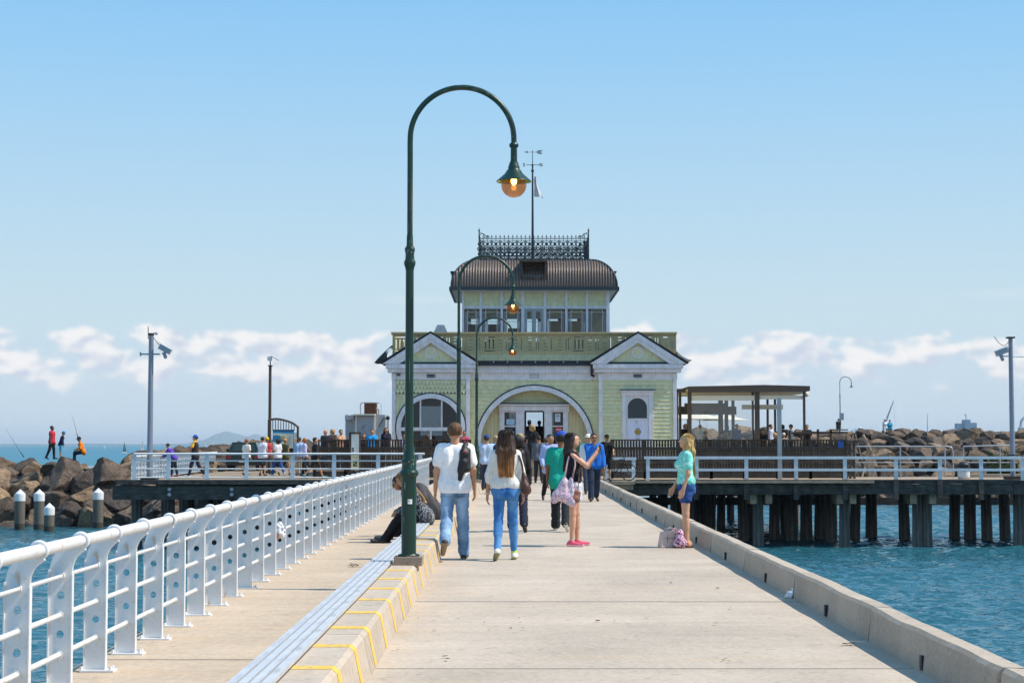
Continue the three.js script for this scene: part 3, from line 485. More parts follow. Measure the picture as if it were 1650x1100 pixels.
  w('open_sign', sheet(dx(814), dx(830), ky(701), ky(689), RZ - 0.008), printed(128, 96, (c) => { c.fillStyle = '#10161c'; c.fillRect(0, 0, 128, 96); c.fillStyle = '#9fd8f2'; c.font = 'bold 40px sans-serif'; c.textAlign = 'center'; c.fillText('OPEN', 64, 70); c.font = '20px sans-serif'; c.fillText('we are', 64, 28); }));
  { const s = new THREE.CircleGeometry(0.17, 24); s.translate(kx(901), ky(691.5), RZ - 0.008); w('round_sign', s, printed(128, 128, (c) => { c.fillStyle = '#c5283a'; c.fillRect(0, 0, 128, 128); c.fillStyle = '#f3dfe0'; c.fillRect(18, 56, 92, 16); })); }
  // pavilions
  const pav = (xa, xb, apex, kind) => {
    const cx = (xa + xb) / 2;
    const s = poly([[xa, FL], [xb, FL], [xb, yTop], [xa, yTop]]);
    let hole;
    if (kind === 'round') { hole = new THREE.Path(); hole.absarc(cx, ky(690), 1.42, 0, Math.PI * 2, true); s.holes.push(hole); }
    else { hole = new THREE.Path(); const hx = 15.5 * KD / 2755; hole.moveTo(kx(1026.5) - hx, ky(674)); hole.lineTo(kx(1026.5) - hx, ky(657)); hole.absarc(kx(1026.5), ky(657), hx, Math.PI, 0, true); hole.lineTo(kx(1026.5) + hx, ky(674)); hole.closePath(); s.holes.push(hole); }
    w('wall', prism(s, 0.15, PF - 0.17), M.green);
    w('return_wall', [bx(xa, xa + 0.1, FL, yTop, PF - 0.17, KZ - 0.1), bx(xb - 0.1, xb, FL, yTop, PF - 0.17, KZ - 0.1)], M.green);
    if (kind === 'round') {
      const cy = ky(690), r1 = 1.60;
      // scalloped shingles in three rows
      const sh = []; for (let row = 0; row < 3; row++) { const yy = ky(613) - row * 0.195, n = 19; for (let i = 0; i < n; i++) { const wdt = (xb - xa - 0.36) / n, sx = xa + 0.18 + (i + (row % 2 ? 0.5 : 0)) * wdt; if (sx + wdt > xb - 0.1) continue; const p = new THREE.Shape(); p.moveTo(0.006, 0); p.lineTo(0.006, -0.13); p.lineTo(wdt * 0.3, -0.21); p.lineTo(wdt * 0.7, -0.21); p.lineTo(wdt - 0.006, -0.13); p.lineTo(wdt - 0.006, 0); p.closePath(); const g = prism(p, 0.03, 0); g.rotateX(-0.12); g.translate(sx, yy, PF + 0.012 - row * 0.003); w('shingle', g, green()); } }
      w('shingle_rail', bx(xa + 0.15, xb - 0.15, ky(634.2), ky(632.8), PF - 0.02, PF + 0.05), M.navy);
      for (let x = xa + 0.18; x < xb - 0.2; x += 0.16) { const dxm = Math.abs(x + 0.075 - cx), c = dxm < r1 ? cy + cut(cx, cy, r1 - 0.06, cy + Math.sqrt(Math.max(0, 0))) * 0 + Math.sqrt(Math.max(0, (r1 - 0.06) ** 2 - dxm * dxm)) : FL; if (c < ky(635)) w('vertical_board', bx(x, x + 0.15, c, ky(634.4), PF - 0.02, PF + 0.006), green()); }
      w('window_ring', ring(cx, cy, 1.36, r1 - 0.03, 0, Math.PI * 1.9999, PF - 0.1, 0.18), M.trim); w('ring_edge', ring(cx, cy, r1 - 0.029, r1 + 0.025, 0, Math.PI * 1.9999, PF - 0.05, 0.11), M.navy);
      const win = w('round_window', [bx(cx - 1.36, cx + 1.36, ky(694), ky(688.5), PF - 0.1, PF), bx(cx - 0.51, cx - 0.44, ky(688.5), cy + 1.28, PF - 0.09, PF - 0.02), bx(cx + 0.46, cx + 0.53, ky(688.5), cy + 1.26, PF - 0.09, PF - 0.02), bx(cx - 0.04, cx + 0.04, cy - 1.36, ky(694), PF - 0.09, PF - 0.02)], M.trim);
      const pane = (a0, a1, yy0, yy1) => { const p = new THREE.Shape(), pts = []; for (let i = 0; i <= 16; i++) { const x = mix(a0, a1, i / 16), c = cut(0, 0, 1.38, x); pts.push([cx + x, Math.min(cy + c, yy1)]); } for (let i = 16; i >= 0; i--) { const x = mix(a0, a1, i / 16), c = cut(0, 0, 1.38, x); pts.push([cx + x, Math.max(cy - c, yy0)]); } return prism(poly(pts), 0.008, PF - 0.06); };
      for (const [a, b] of [[-1.35, -0.51], [-0.44, 0.46], [0.53, 1.35]]) w('pane', pane(a, b, ky(688.5), 99), M.darkGlass, win); for (const [a, b] of [[-1.35, -0.04], [0.04, 1.35]]) w('pane', pane(a, b, -99, ky(694)), M.darkGlass, win);
    } else {
      for (let y = FL; y < yBand0 - 0.02; y += BS) { const yb = Math.min(y + BS, yBand0); if (yb > ky(632)) board(xa + 0.15, xb - 0.15, y, yb, PF); else { board(xa + 0.15, kx(1002), y, yb, PF); board(kx(1051.5), xb - 0.15, y, yb, PF); } }
      const nx = kx(1026.5), hx = 15.5 * KD / 2755;
      const sp = new THREE.Shape(); sp.moveTo(kx(1008), FL); sp.lineTo(kx(1045), FL); sp.lineTo(kx(1045), ky(637)); sp.lineTo(kx(1008), ky(637)); sp.closePath(); sp.holes.push(hole); 
      const wd = w('arched_window', [prism(sp, 0.05, PF - 0.02), bx(kx(1002), kx(1008), FL, ky(637), PF - 0.02, PF + 0.11), bx(kx(1045), kx(1051.5), FL, ky(637), PF - 0.02, PF + 0.11), bx(kx(1001), kx(1052.5), ky(637), ky(631), PF - 0.02, PF + 0.15), bx(kx(999.5), kx(1054.5), ky(631), ky(629.4), PF - 0.02, PF + 0.24), bx(kx(1009.5), kx(1043.5), ky(676), ky(674.2), PF, PF + 0.08)], M.trim);
      w('head_edge', bx(kx(999), kx(1055), ky(629.3), ky(628), PF - 0.02, PF + 0.25), M.navy, wd);
      w('pane', sheet(nx - hx - 0.02, nx + hx + 0.02, ky(674.5), ky(641), PF - 0.05), std({ color: lin(0.012, 0.03, 0.04), roughness: 0.05 }), wd);
      // crest and lettering on the panel below
      w('crest', sheet(kx(1011), kx(1043), ky(708), ky(675.8), PF + 0.034), printed(256, 256, (c) => {
        c.fillStyle = '#dcdfee'; c.fillRect(0, 0, 256, 256); c.strokeStyle = '#3a4660'; c.lineWidth = 5; c.beginPath(); c.arc(118, 34, 17, 0.4, 5.6); c.stroke(); c.fillStyle = '#b9c3d8'; for (let i = 0; i < 14; i++) c.fillRect(70 + i * 8, 64 + (i * 13) % 14, 6, 10);
        c.fillStyle = '#4a5068'; c.fillRect(96, 106, 64, 5); c.fillStyle = '#545a5e'; c.beginPath(); c.arc(128, 158, 40, 0, 7); c.fill(); c.fillStyle = '#c9a83c'; c.beginPath(); c.arc(128, 158, 29, 0, 7); c.fill(); c.fillStyle = '#54492a'; c.fillRect(110, 160, 36, 6); c.fillRect(122, 142, 10, 22); c.fillStyle = '#5a6070'; c.fillRect(92, 208, 70, 5); c.fillRect(98, 232, 62, 6); c.fillRect(104, 248, 54, 4);
      }), wd);
    }
    // corner boards
    for (const [a, b] of [[xa, xa + 0.17], [xb - 0.17, xb]]) { w('corner_board', [bx(a, b, FL, ky(602), PF - 0.05, PF + 0.06), bx(a - 0.02, b + 0.02, ky(612), ky(602.1), PF - 0.05, PF + 0.09)], M.trim); }
    w('frieze', bx(xa + 0.172, xb - 0.172, ky(612), ky(601), PF - 0.02, PF + 0.03), M.trim);
    // entablature and pediment
    const ea = xa - 0.27, eb = xb + 0.27, yb0 = ky(600.5), yb1 = ky(587.5), ap = ky(538.5), px = cx;
    w('entablature', [bx(ea + 0.08, eb - 0.08, yb0, mix(yb0, yb1, 0.45), KZ - 0.2, PF + 0.24), bx(ea, eb, mix(yb0, yb1, 0.47), yb1, KZ - 0.2, PF + 0.34)], M.trim);
    w('pediment_gutter', bx(ea + 0.25, eb - 0.25, yb1 + 0.003, ky(584), PF - 0.02, PF + 0.2), M.navy);
    const rk = (x, y) => [x, y], sl0 = (ap - yb1) / (px - ea + 0.1), T = 0.42;
    for (const sgn of [-1, 1]) {
      const e = sgn < 0 ? ea - 0.14 : eb + 0.14; w('raking_board', [prism(poly(sgn < 0 ? [[e, yb1 + 0.01], [e + 0.75, yb1 + 0.01], [px, ap - T], [px, ap]] : [[e, yb1 + 0.01], [px, ap], [px, ap - T], [e - 0.75, yb1 + 0.01]]), 0.16, PF + 0.18), prism(poly(sgn < 0 ? [[e, yb1 + 0.012], [e + 0.36, yb1 + 0.012], [px, ap - T * 0.5], [px, ap]] : [[e, yb1 + 0.012], [px, ap], [px, ap - T * 0.5], [e - 0.36, yb1 + 0.012]]), 0.06, PF + 0.342)], M.trim);
      w('pediment_roof', prism(poly(sgn < 0 ? [[e - 0.1, yb1 + 0.03], [px, ap + 0.015], [px, ap + 0.1], [e - 0.1, yb1 + 0.09]] : [[px, ap + 0.015], [e + 0.1, yb1 + 0.03], [e + 0.1, yb1 + 0.09], [px, ap + 0.1]]), 2.7, PF + 0.43 - 2.7), M.dark);
    }
    w('tympanum', prism(poly([[ea + 0.4, yb1 + 0.02], [eb - 0.4, yb1 + 0.02], [px, ap - T + 0.12]]), 0.1, PF + 0.02), M.green);
    const c2 = ky(569); w('roundel', ring(px, c2, 0.2, 0.275, 0, Math.PI * 1.9999, PF + 0.1, 0.07), M.trim); w('roundel_disc', (() => { const g = new THREE.CylinderGeometry(0.2, 0.2, 0.03, 24); g.rotateX(Math.PI / 2); g.translate(px, c2, PF + 0.125); return g; })(), M.green);
    vent(px, PF + 0.03);
  };
  const vent = (x, z) => { const f = w('air_vent', [bx(x - 0.21, x + 0.21, ky(609), ky(608), z, z + 0.03), bx(x - 0.21, x + 0.21, ky(604), ky(603), z, z + 0.03), bx(x - 0.21, x - 0.17, ky(608), ky(604), z, z + 0.03), bx(x + 0.17, x + 0.21, ky(608), ky(604), z, z + 0.03), bx(x - 0.17, x + 0.17, ky(606.3), ky(605.7), z, z + 0.02)], M.greyPaint); w('vent_dark', bx(x - 0.17, x + 0.17, ky(608), ky(604), z - 0.001, z + 0.006), M.dark, f); };
  pav(x0, xl + 0.1, 694, 'round'); pav(xr - 0.1, x1, 1027, 'niche');
  vent(kx(861), KZ + 0.03);
  // centre entablature, gutter
  w('frieze', [bx(xl + 0.1, xr - 0.1, ky(612), ky(601.2), KZ - 0.02, KZ + 0.04), bx(xl + 0.1, xr - 0.1, ky(601), ky(589.5), KZ - 0.02, KZ + 0.16)], M.trim);
  w('gutter', [bx(xl + 0.3, xr - 0.3, ky(589), ky(585.2), KZ, KZ + 0.34), bx(xl + 0.3, xr - 0.3, ky(584), ky(582), KZ - 0.1, KZ + 0.2)], M.navy);
  for (let p = 772; p < 950; p += 22.5) w('gutter_bracket', bx(kx(p), kx(p) + 0.05, ky(584.5), ky(582.2), KZ + 0.2, KZ + 0.3), M.galv);
  w('downpipe', [rod([kx(953.5), ky(588), KZ + 0.25], [kx(953.5), ky(604), KZ + 0.25], 0.06), rod([kx(953.5), ky(604), KZ + 0.25], [kx(957), ky(606), KZ + 0.1], 0.06)], M.navy);
  w('wall_light', [bx(kx(640), kx(645), ky(605.5), ky(603), PF, PF + 0.25)], M.dark);
  // body of the building
  w('side_wall', [bx(x0, x0 + 0.12, FL, ky(600), KZ - 0.2, KZ - 9), bx(x1 - 0.12, x1, FL, ky(600), KZ - 0.2, KZ - 9)], M.green);
  { const s = poly([[x0, FL], [x1, FL], [x1, ky(590)], [x0, ky(590)]]), h = new THREE.Path(); h.moveTo(dx(820), FL + 0.3); h.lineTo(dx(900), FL + 0.3); h.lineTo(dx(900), ky(655)); h.lineTo(dx(820), ky(655)); h.closePath(); s.holes.push(h); const h2 = new THREE.Path(); h2.moveTo(kx(660), FL + 1.1); h2.lineTo(kx(700), FL + 1.1); h2.lineTo(kx(700), FL + 2.6); h2.lineTo(kx(660), FL + 2.6); h2.closePath(); s.holes.push(h2); w('rear_wall', prism(s, 0.15, KZ - 9.1), M.interior); }
  w('rear_glass', sheet(dx(820), dx(900), FL + 0.3, ky(655), KZ - 9.0), M.glass);
  w('floor', bx(x0, x1, 0.16, FL, KZ + 0.3, KZ - 9), M.interior); w('ceiling', bx(x0 + 0.13, x1 - 0.13, ky(598), ky(592), KZ - 0.2, KZ - 9), M.interior);
  w('partition', [bx(xl - 0.05, xl + 0.05, FL, ky(598), KZ - 1.2, KZ - 9), bx(xr - 0.05, xr + 0.05, FL, ky(598), KZ - 0.7, KZ - 9)], M.interior);
  w('roof_deck', bx(x0 - 0.1, x1 + 0.1, ky(586.5), ky(581), KZ + 0.1, KZ - 9.2), M.dark);
  for (let i = 0; i < 4; i++) w('entrance_step', bx(dx(770), dx(952), DK - 0.02, FL - 0.02 - (i + 1) * 0.15, KZ + 0.5 + i * 0.32, KZ + 0.82 + i * 0.32), M.plank); w('porch', bx(dx(770), dx(952), DK - 0.02, FL - 0.02, KZ - 0.5, KZ + 0.5), M.plank);
  // parapet: lower fascia and fretted panels
  const pz = KZ - 0.75, KP = 79, px_ = (p) => X(p, KP), py_ = (p) => Y(p, KP);
  w('parapet_fascia', [bx(px_(632), px_(1089), py_(583), py_(568.5), pz - 0.12, pz + 0.03), bx(px_(632), px_(632) + 0.1, py_(583), py_(537), pz - 0.12, pz - 8), bx(px_(1089) - 0.1, px_(1089), py_(583), py_(537), pz - 0.12, pz - 8)], M.cream);
  w('parapet_cap', [bx(px_(630), px_(1091), py_(538), py_(535.6), pz - 0.14, pz + 0.12), bx(px_(630.5), px_(1090.5), py_(540), py_(538.1), pz - 0.1, pz + 0.07), bx(px_(632), px_(1089), py_(570), py_(568), pz - 0.1, pz + 0.06)], M.ochre);
  for (let p = 632, i = 0; p < 1088; p += 24.05, i++) {
    const a = px_(p) + 0.004, b = px_(Math.min(p + 24.05, 1089)) - 0.004, yy0 = py_(568), yy1 = py_(540), s = poly([[a, yy0], [b, yy0], [b, yy1], [a, yy1]]), hole = (u0, u1, v0, v1) => { const h = new THREE.Path(), A = mix(a, b, u0), B = mix(a, b, u1), C = mix(yy0, yy1, v0), D = mix(yy0, yy1, v1); h.moveTo(A, C); h.lineTo(A, D); h.lineTo(B, D); h.lineTo(B, C); h.closePath(); s.holes.push(h); };
    if (i % 6 === 0 || i === 18) { for (const u of [0.2, 0.46, 0.72]) hole(u, u + 0.1, 0.2, 0.74); hole(0.16, 0.86, 0.84, 0.9); hole(0.16, 0.86, 0.06, 0.12); }
    else { for (const v of [0.12, 0.31, 0.5, 0.69, 0.85]) hole(0.12, 0.38, v, v + 0.03); hole(0.63, 0.675, 0.12, 0.84); if (i % 2) hole(0.8, 0.845, 0.12, 0.84); }
    w('fret_panel', prism(s, 0.045, pz - 0.05), M.ochre);
    w('panel_strip', bx(b - 0.03, b + 0.035, yy0, yy1, pz - 0.004, pz + 0.018), M.ochre);
  }
  // small roof ventilator behind the parapet
  w('roof_ventilator', [prism(poly([[X(698, 84), Y(540, 84)], [X(722, 84), Y(540, 84)], [X(716, 84), Y(525, 84)], [X(705, 84), Y(525, 84)]]), 0.8, -84), bx(X(707, 84), X(713, 84), Y(531, 84), Y(527.5, 84), -83.2, -83.17)], M.trim);
  // curved end hoods
  { const hood = []; for (const [z, r] of [[KZ - 1.5, 1], [KZ - 2.4, 0.9]]) { const cx = kx(632), cy = ky(583); hood.push(prism((() => { const s = new THREE.Shape(); s.moveTo(cx, cy + 0.95 * r); s.bezierCurveTo(cx - 0.3, cy + 0.75, cx - 0.7, cy + 0.35, cx - 0.98, cy + 0.02); s.lineTo(cx - 0.72, cy + 0.02); s.bezierCurveTo(cx - 0.62, cy + 0.28, cx - 0.5, cy + 0.3, cx - 0.42, cy + 0.02); s.lineTo(cx, cy + 0.02); s.closePath(); const h = new THREE.Path(); h.absellipse(cx - 0.24, cy + 0.48, 0.17, 0.26, 0, Math.PI * 2, true, -0.5); s.holes.push(h); return s; })(), 0.06, z)); }
    for (const hg of hood) w('awning_bracket', hg, M.iron); const aw = new THREE.Shape(); aw.moveTo(kx(1090), ky(556)); aw.bezierCurveTo(kx(1096), ky(556), kx(1100), ky(572), kx(1122), ky(577)); aw.lineTo(kx(1122), ky(578)); aw.bezierCurveTo(kx(1104), ky(578), kx(1100), ky(578), kx(1099), ky(577.5)); aw.bezierCurveTo(kx(1101), ky(568), kx(1096), ky(558), kx(1090), ky(557.4)); w('awning', prism(aw, 2.5, KZ - 4.2), M.greyPaint);
  }
  // ------------------------------------------------------------ tower
  const TD = 81.5, tx = (p) => X(p, TD), ty = (p) => Y(p, TD), TZ = -TD, t0 = tx(744), t1 = tx(983), tw = t1 - t0, TB = TZ - 6.2;
  w('tower_floor', bx(t0, t1, ty(584), ty(550), TZ, TB), M.interior);
  const posts = [[744, 747.5], [772.5, 776.5], [806.5, 810.5], [840, 845], [876, 880.5], [911, 915], [944.5, 948.5], [977.5, 983]];
  for (const side of [0, 1]) {
    const z = side ? TB : TZ, s = side ? -1 : 1;
    for (const [a, b] of posts) w('tower_post', bx(tx(a), tx(b), ty(545), ty(469), z - 0.06, z + 0.06 * s + 0.03), M.trim);
    w('tower_rail', [bx(t0, t1, ty(497.5), ty(493), z - 0.05, z + 0.05), bx(t0 - 0.03, t1 + 0.03, ty(470), ty(466.5), z - 0.06, z + 0.08)], M.trim);
    for (let k = 0; k < 7; k++) {
      const a = tx(posts[k][1]), b = tx(posts[k + 1][0]), y0 = ty(493), y1 = ty(470);
      // panel above: slanting boards, the middle one level
      w('panel', bx(a, b, y0, y1, z - 0.05, z - 0.01), M.green);
      if (!side) for (let q = -1; q < 1.02; q += 0.17) {
        if (k === 3) { if (q < 0) continue; const yy = mix(y0, y1, Math.min(q, 0.86)); w('slant_board', bx(a, b, yy + 0.006, yy + (y1 - y0) * 0.15, z - 0.01, z + 0.008), green()); continue; }
        const dirn = k < 3 ? 1 : -1, H = y1 - y0, W = b - a, pts = [], c0 = q * (W + H) / 1, c1 = c0 + 0.145 * (W + H);
        // clip a 45 degree stripe to the panel
        let P4 = [[0, 0], [W, 0], [W, H], [0, H]]; const clip = (P0, f) => { const o = []; for (let i = 0; i < P0.length; i++) { const A = P0[i], B = P0[(i + 1) % P0.length], fa = f(A), fb = f(B); if (fa >= 0) o.push(A); if (fa * fb < 0) { const t = fa / (fa - fb); o.push([mix(A[0], B[0], t), mix(A[1], B[1], t)]); } } return o; };
        P4 = clip(P4, ([x, y]) => x - y - c0 + 0.0); P4 = clip(P4, ([x, y]) => c1 - (x - y)); if (P4.length < 3) continue;
        w('slant_board', prism(poly(P4.map(([x, y]) => dirn > 0 ? [a + x, y0 + y] : [b - x, y0 + y])), 0.018, z - 0.01), green());
      }
      const wy0 = ty(545), wy1 = ty(497.5);
      if (k === 3 && !side) {
        const f = w('balcony_door', [bx(a, b, ty(502), wy1, z - 0.04, z + 0.02), bx(a, a + 0.13, wy0, ty(502), z - 0.04, z + 0.02), bx(b - 0.13, b, wy0, ty(502), z - 0.04, z + 0.02), bx((a + b) / 2 - 0.1, (a + b) / 2 + 0.1, wy0, ty(502), z - 0.04, z + 0.02)], M.greyPaint);
        w('pane', sheet(a + 0.12, b - 0.12, wy0, ty(502), z - 0.02), M.glass, f); continue;
      }
      const f = w('tower_window', [bx(a, a + 0.03, wy0, wy1, z - 0.03, z + 0.02), bx(b - 0.03, b, wy0, wy1, z - 0.03, z + 0.02), bx(a + 0.03, b - 0.03, wy1 - 0.03, wy1, z - 0.03, z + 0.02)], M.brownMetal);
      const v = 0.16, hb = 0.15;
      w('glazing_bar', [bx(a + v, a + v + 0.022, wy0, wy1 - 0.03, z - 0.01, z + 0.012), bx(b - v - 0.022, b - v, wy0, wy1 - 0.03, z - 0.01, z + 0.012), bx(a + 0.03, b - 0.03, wy1 - hb - 0.022, wy1 - hb, z - 0.008, z + 0.01)], M.canvas, f);
      w('pane', sheet(a + 0.02, b - 0.02, wy0, wy1 - 0.02, z), M.glass, f);
      for (const [c0, c1] of [[a + 0.03, a + v], [b - v, b - 0.03]]) { w('red_pane', sheet(c0, c1, wy1 - hb, wy1 - 0.03, z + 0.004), std({ color: lin(0.09, 0.015, 0.015), roughness: 0.15 }), f); w('border_pane', sheet(c0, c1, wy0, wy1 - hb - 0.02, z + 0.004), phy({ color: lin(0.5, 0.5, 0.55), transmission: 0.75, roughness: 0.2, thickness: 0 }), f); }
    }
  }
  for (const x of [t0, t1 - 0.14]) { for (let i = 0; i <= 5; i++) w('tower_post', bx(x, x + 0.14, ty(545), ty(469), mix(TZ - 0.1, TB + 0.1, i / 5) - 0.07, mix(TZ - 0.1, TB + 0.1, i / 5) + 0.07), M.trim); w('side_panel', [bx(x + 0.02, x + 0.12, ty(493), ty(469), TZ - 0.1, TB + 0.1)], M.green); w('side_pane', (() => { const g = new THREE.PlaneGeometry(TZ - TB, ty(497) - ty(545)); g.rotateY(Math.PI / 2); g.translate(x + 0.07, (ty(497) + ty(545)) / 2, (TZ + TB) / 2); return g; })(), M.glass); }
  // furniture seen through the glass
  w('curtain', [bx(tx(889), tx(944), ty(545), ty(503), TB + 0.4, TB + 0.44), bx(tx(950), tx(976), ty(545), ty(500), TZ - 0.35, TZ - 0.33)], std({ color: lin(0.3, 0.25, 0.16), roughness: 1 }));
  w('counter', [bx(tx(752), tx(775), ty(545), ty(519), TZ - 1.4, TZ - 2), bx(tx(785), tx(806), ty(545), ty(517), TZ - 2.2, TZ - 2.8), bx(tx(818), tx(838), ty(545), ty(526), TZ - 1.2, TZ - 1.8)], M.dark);
  // curved corrugated roof
  const e0 = t0 - 0.5, e1 = t1 + 0.34, ez0 = TZ + 0.55, ez1 = TB - 0.55, ye = ty(464), yt = ty(416.5), inset = tx(773) - tx(729), Hh = yt - ye, cxr = (e0 + e1) / 2, czr = (ez0 + ez1) / 2;
  w('eaves', [bx(e0 - 0.06, e1 + 0.06, ye - 0.15, ye + 0.015, ez0 + 0.1, ez0 + 0.002), bx(e0 - 0.06, e1 + 0.06, ye - 0.15, ye + 0.015, ez1 - 0.1, ez1 - 0.002), bx(e0 - 0.1, e0 - 0.002, ye - 0.15, ye + 0.015, ez0, ez1), bx(e1 + 0.002, e1 + 0.1, ye - 0.15, ye + 0.015, ez0, ez1)], M.iron);
  w('soffit', [bx(e0, e1, ye - 0.11, ye - 0.06, ez0, ez1)], M.trim); w('fascia_band', [bx(t0 - 0.18, t1 + 0.18, ye - 0.16, ye - 0.111, TZ + 0.2, TB - 0.2)], M.trim);
  const face = (ax) => {                                               // ax 0: front and back; ax 1: the two ends
    const hw = (ax ? (ez0 - ez1) : (e1 - e0)) / 2, hd_ = (ax ? (e1 - e0) : (ez0 - ez1)) / 2, per = 0.132, n = Math.round(2 * hw / per) * 6, m = 14, list = [];
    for (const s of [1, -1]) {
      const pos = [], idx = [];
      for (let j = 0; j <= m; j++) { const a = j / m * Math.PI / 2, inx = inset * (1 - Math.cos(a)), yy = ye + Hh * Math.sin(a); for (let i = 0; i <= n; i++) { const u0 = (i / n * 2 - 1) * hw, lim = hw - inx, u = Math.max(-lim, Math.min(lim, u0)), c = 0.036 * Math.cos(u0 / per * 2 * Math.PI) * (Math.abs(u0) > lim ? 0 : 1), nx = Math.cos(a), ny = Math.sin(a), dd = hd_ - inx + c * nx, y = yy + c * ny; ax ? pos.push(cxr + s * dd, y, czr - s * u) : pos.push(cxr + s * u, y, czr + s * dd); } }
      for (let j = 0; j < m; j++) for (let i = 0; i < n; i++) { const o = j * (n + 1) + i; idx.push(o, o + 1, o + n + 1, o + 1, o + n + 2, o + n + 1); }
      const g = new THREE.BufferGeometry(); g.setAttribute('position', new THREE.Float32BufferAttribute(pos, 3)); g.setIndex(idx); g.computeVertexNormals(); list.push(boxUV(g));
    }
    return list;
  };
  for (const g of [...face(0), ...face(1)]) w('corrugated_roof', g, M.roof);
  for (const [sx, sz] of [[1, 1], [1, -1], [-1, 1], [-1, -1]]) { const pts = []; for (let j = 0; j <= 10; j++) { const a = j / 10 * Math.PI / 2, inx = inset * (1 - Math.cos(a)); pts.push([sx > 0 ? e1 - inx : e0 + inx, ye + Hh * Math.sin(a) + 0.01, sz > 0 ? ez0 - inx : ez1 + inx]); } w('hip_cap', tube(pts, 0.045, 24, 6), M.iron); }
  const f0 = e0 + inset, f1 = e1 - inset, fz0 = ez0 - inset, fz1 = ez1 + inset;
  w('roof_top', bx(f0 - 0.08, f1 + 0.08, yt - 0.03, yt + 0.06, fz0 + 0.08, fz1 - 0.08), M.iron);
  // louvred roof vents
  for (const q of [0, 1, 2]) { const W = 0.62, z = ez0 - 0.06, y0 = ty(448), y1 = ty(424); if (!q) { const c = tx(860), v = w('roof_vent', [bx(c - W, c + W, y0 - 0.1, y0, z - 1, z + 0.06), bx(c - W, c - W + 0.1, y0, y1, z - 1.1, z + 0.04), bx(c + W - 0.1, c + W, y0, y1, z - 1.1, z + 0.04), bx(c - W - 0.03, c + W + 0.03, y1, y1 + 0.1, z - 1.3, z + 0.12)], M.fence); for (let i = 0; i < 5; i++) { const g = new THREE.BoxGeometry(2 * W - 0.2, 0.02, 0.16); g.rotateX(0.7); g.translate(c, mix(y0, y1, (i + 0.5) / 5), z - 0.12); w('louvre', g, M.brownMetal, v); } w('vent_back', bx(c - W + 0.1, c + W - 0.1, y0, y1, z - 0.9, z - 0.85), M.dark, v); } else { const s = q === 1 ? -1 : 1, x = s < 0 ? e0 : e1; w('roof_vent', [bx(x + 0.1 * s, x - 0.75 * s, ty(446), ty(430), czr - 0.6, czr + 0.6), bx(x + 0.16 * s, x - 0.8 * s, ty(430), ty(428.5), czr - 0.7, czr + 0.7)], M.iron); } }
  // iron lace cresting
  const cr = (xa, za, xb, zb) => {
    const L = Math.hypot(xb - xa, zb - za), n = Math.round(L / 0.42), H0 = 1.02, g = [], bay = L / n;
    g.push(bx(0, L, 0.02, 0.05, -0.012, 0.012), bx(0, L, H0 - 0.04, H0, -0.014, 0.014), bx(0, L, H0 - 0.14, H0 - 0.115, -0.012, 0.012), bx(0, L, 0.1, 0.12, -0.01, 0.01));
    const tor = (x, y, r, a = 6.283, rot = 0) => { const t = new THREE.TorusGeometry(r, 0.024, 5, 14, a); t.rotateZ(rot); t.translate(x, y, 0); g.push(t); };
    for (let i = 0; i < n; i++) { const x = (i + 0.5) * bay; tor(x, 0.49, 0.105); tor(x, 0.49, 0.05); tor(x - 0.1, 0.73, 0.085); tor(x + 0.1, 0.73, 0.085); tor(x - 0.1, 0.25, 0.085); tor(x + 0.1, 0.25, 0.085); tor(x - bay / 2, 0.49, 0.075); tor(x - bay / 2, 0.73, 0.05); tor(x - bay / 2, 0.25, 0.05); tor(x, 0.82, 0.05); tor(x, 0.16, 0.05); g.push(rod([x, 0.05, 0], [x, H0 + 0.1, 0], 0.011, 0.011, 5), rod([x - bay / 2, 0.05, 0], [x - bay / 2, H0 + 0.08, 0], 0.013, 0.013, 5), rod([x - 0.14, 0.36, 0], [x + 0.14, 0.62, 0], 0.01, 0.01, 5), rod([x + 0.14, 0.36, 0], [x - 0.14, 0.62, 0], 0.01, 0.01, 5)); for (const xx of [x, x - bay / 2]) { const c = new THREE.ConeGeometry(0.035, 0.1, 6); c.translate(xx, H0 + 0.13, 0); g.push(c, bx(xx - 0.055, xx + 0.055, H0 + 0.05, H0 + 0.07, -0.01, 0.01)); } }
    const m = merge(g.map(flat)); m.rotateY(Math.atan2(-(zb - za), xb - xa)); m.translate(xa, yt + 0.06, za); return m;
  };
  w('iron_cresting', cr(f0, fz0, f1, fz0), M.iron); w('iron_cresting', cr(f0, fz1, f1, fz1), M.iron); w('iron_cresting', cr(f0, fz0, f0, fz1), M.iron); w('iron_cresting', cr(f1, fz0, f1, fz1), M.iron);
  for (const x of [f0, f1]) for (const z of [fz0, fz1]) { const s = x === f0 ? 1 : -1; w('corner_finial', [rod([x, yt, z], [x, yt + 1.42, z], 0.035, 0.028, 8), ball(x, yt + 1.45, z, 0.05), rod([x, yt + 1.48, z], [x, yt + 1.6, z], 0.03, 0.004, 6), (() => { const t = new THREE.TorusGeometry(0.13, 0.016, 5, 16); t.translate(x + s * 0.16, yt + 1.17, z); return t; })(), (() => { const t = new THREE.TorusGeometry(0.07, 0.014, 5, 12); t.translate(x + s * 0.42, yt + 1.13, z); return t; })(), tube([[x, yt + 1.36, z], [x + s * 0.12, yt + 1.32, z], [x + s * 0.3, yt + 1.2, z], [x + s * 0.5, yt + 1.14, z]], 0.015, 16, 5)], M.iron); }
  // flagpole with weather vane and a furled flag
  const FZ = czr, fp = (py) => Y(py, -FZ), fx = X(858.5, -FZ);
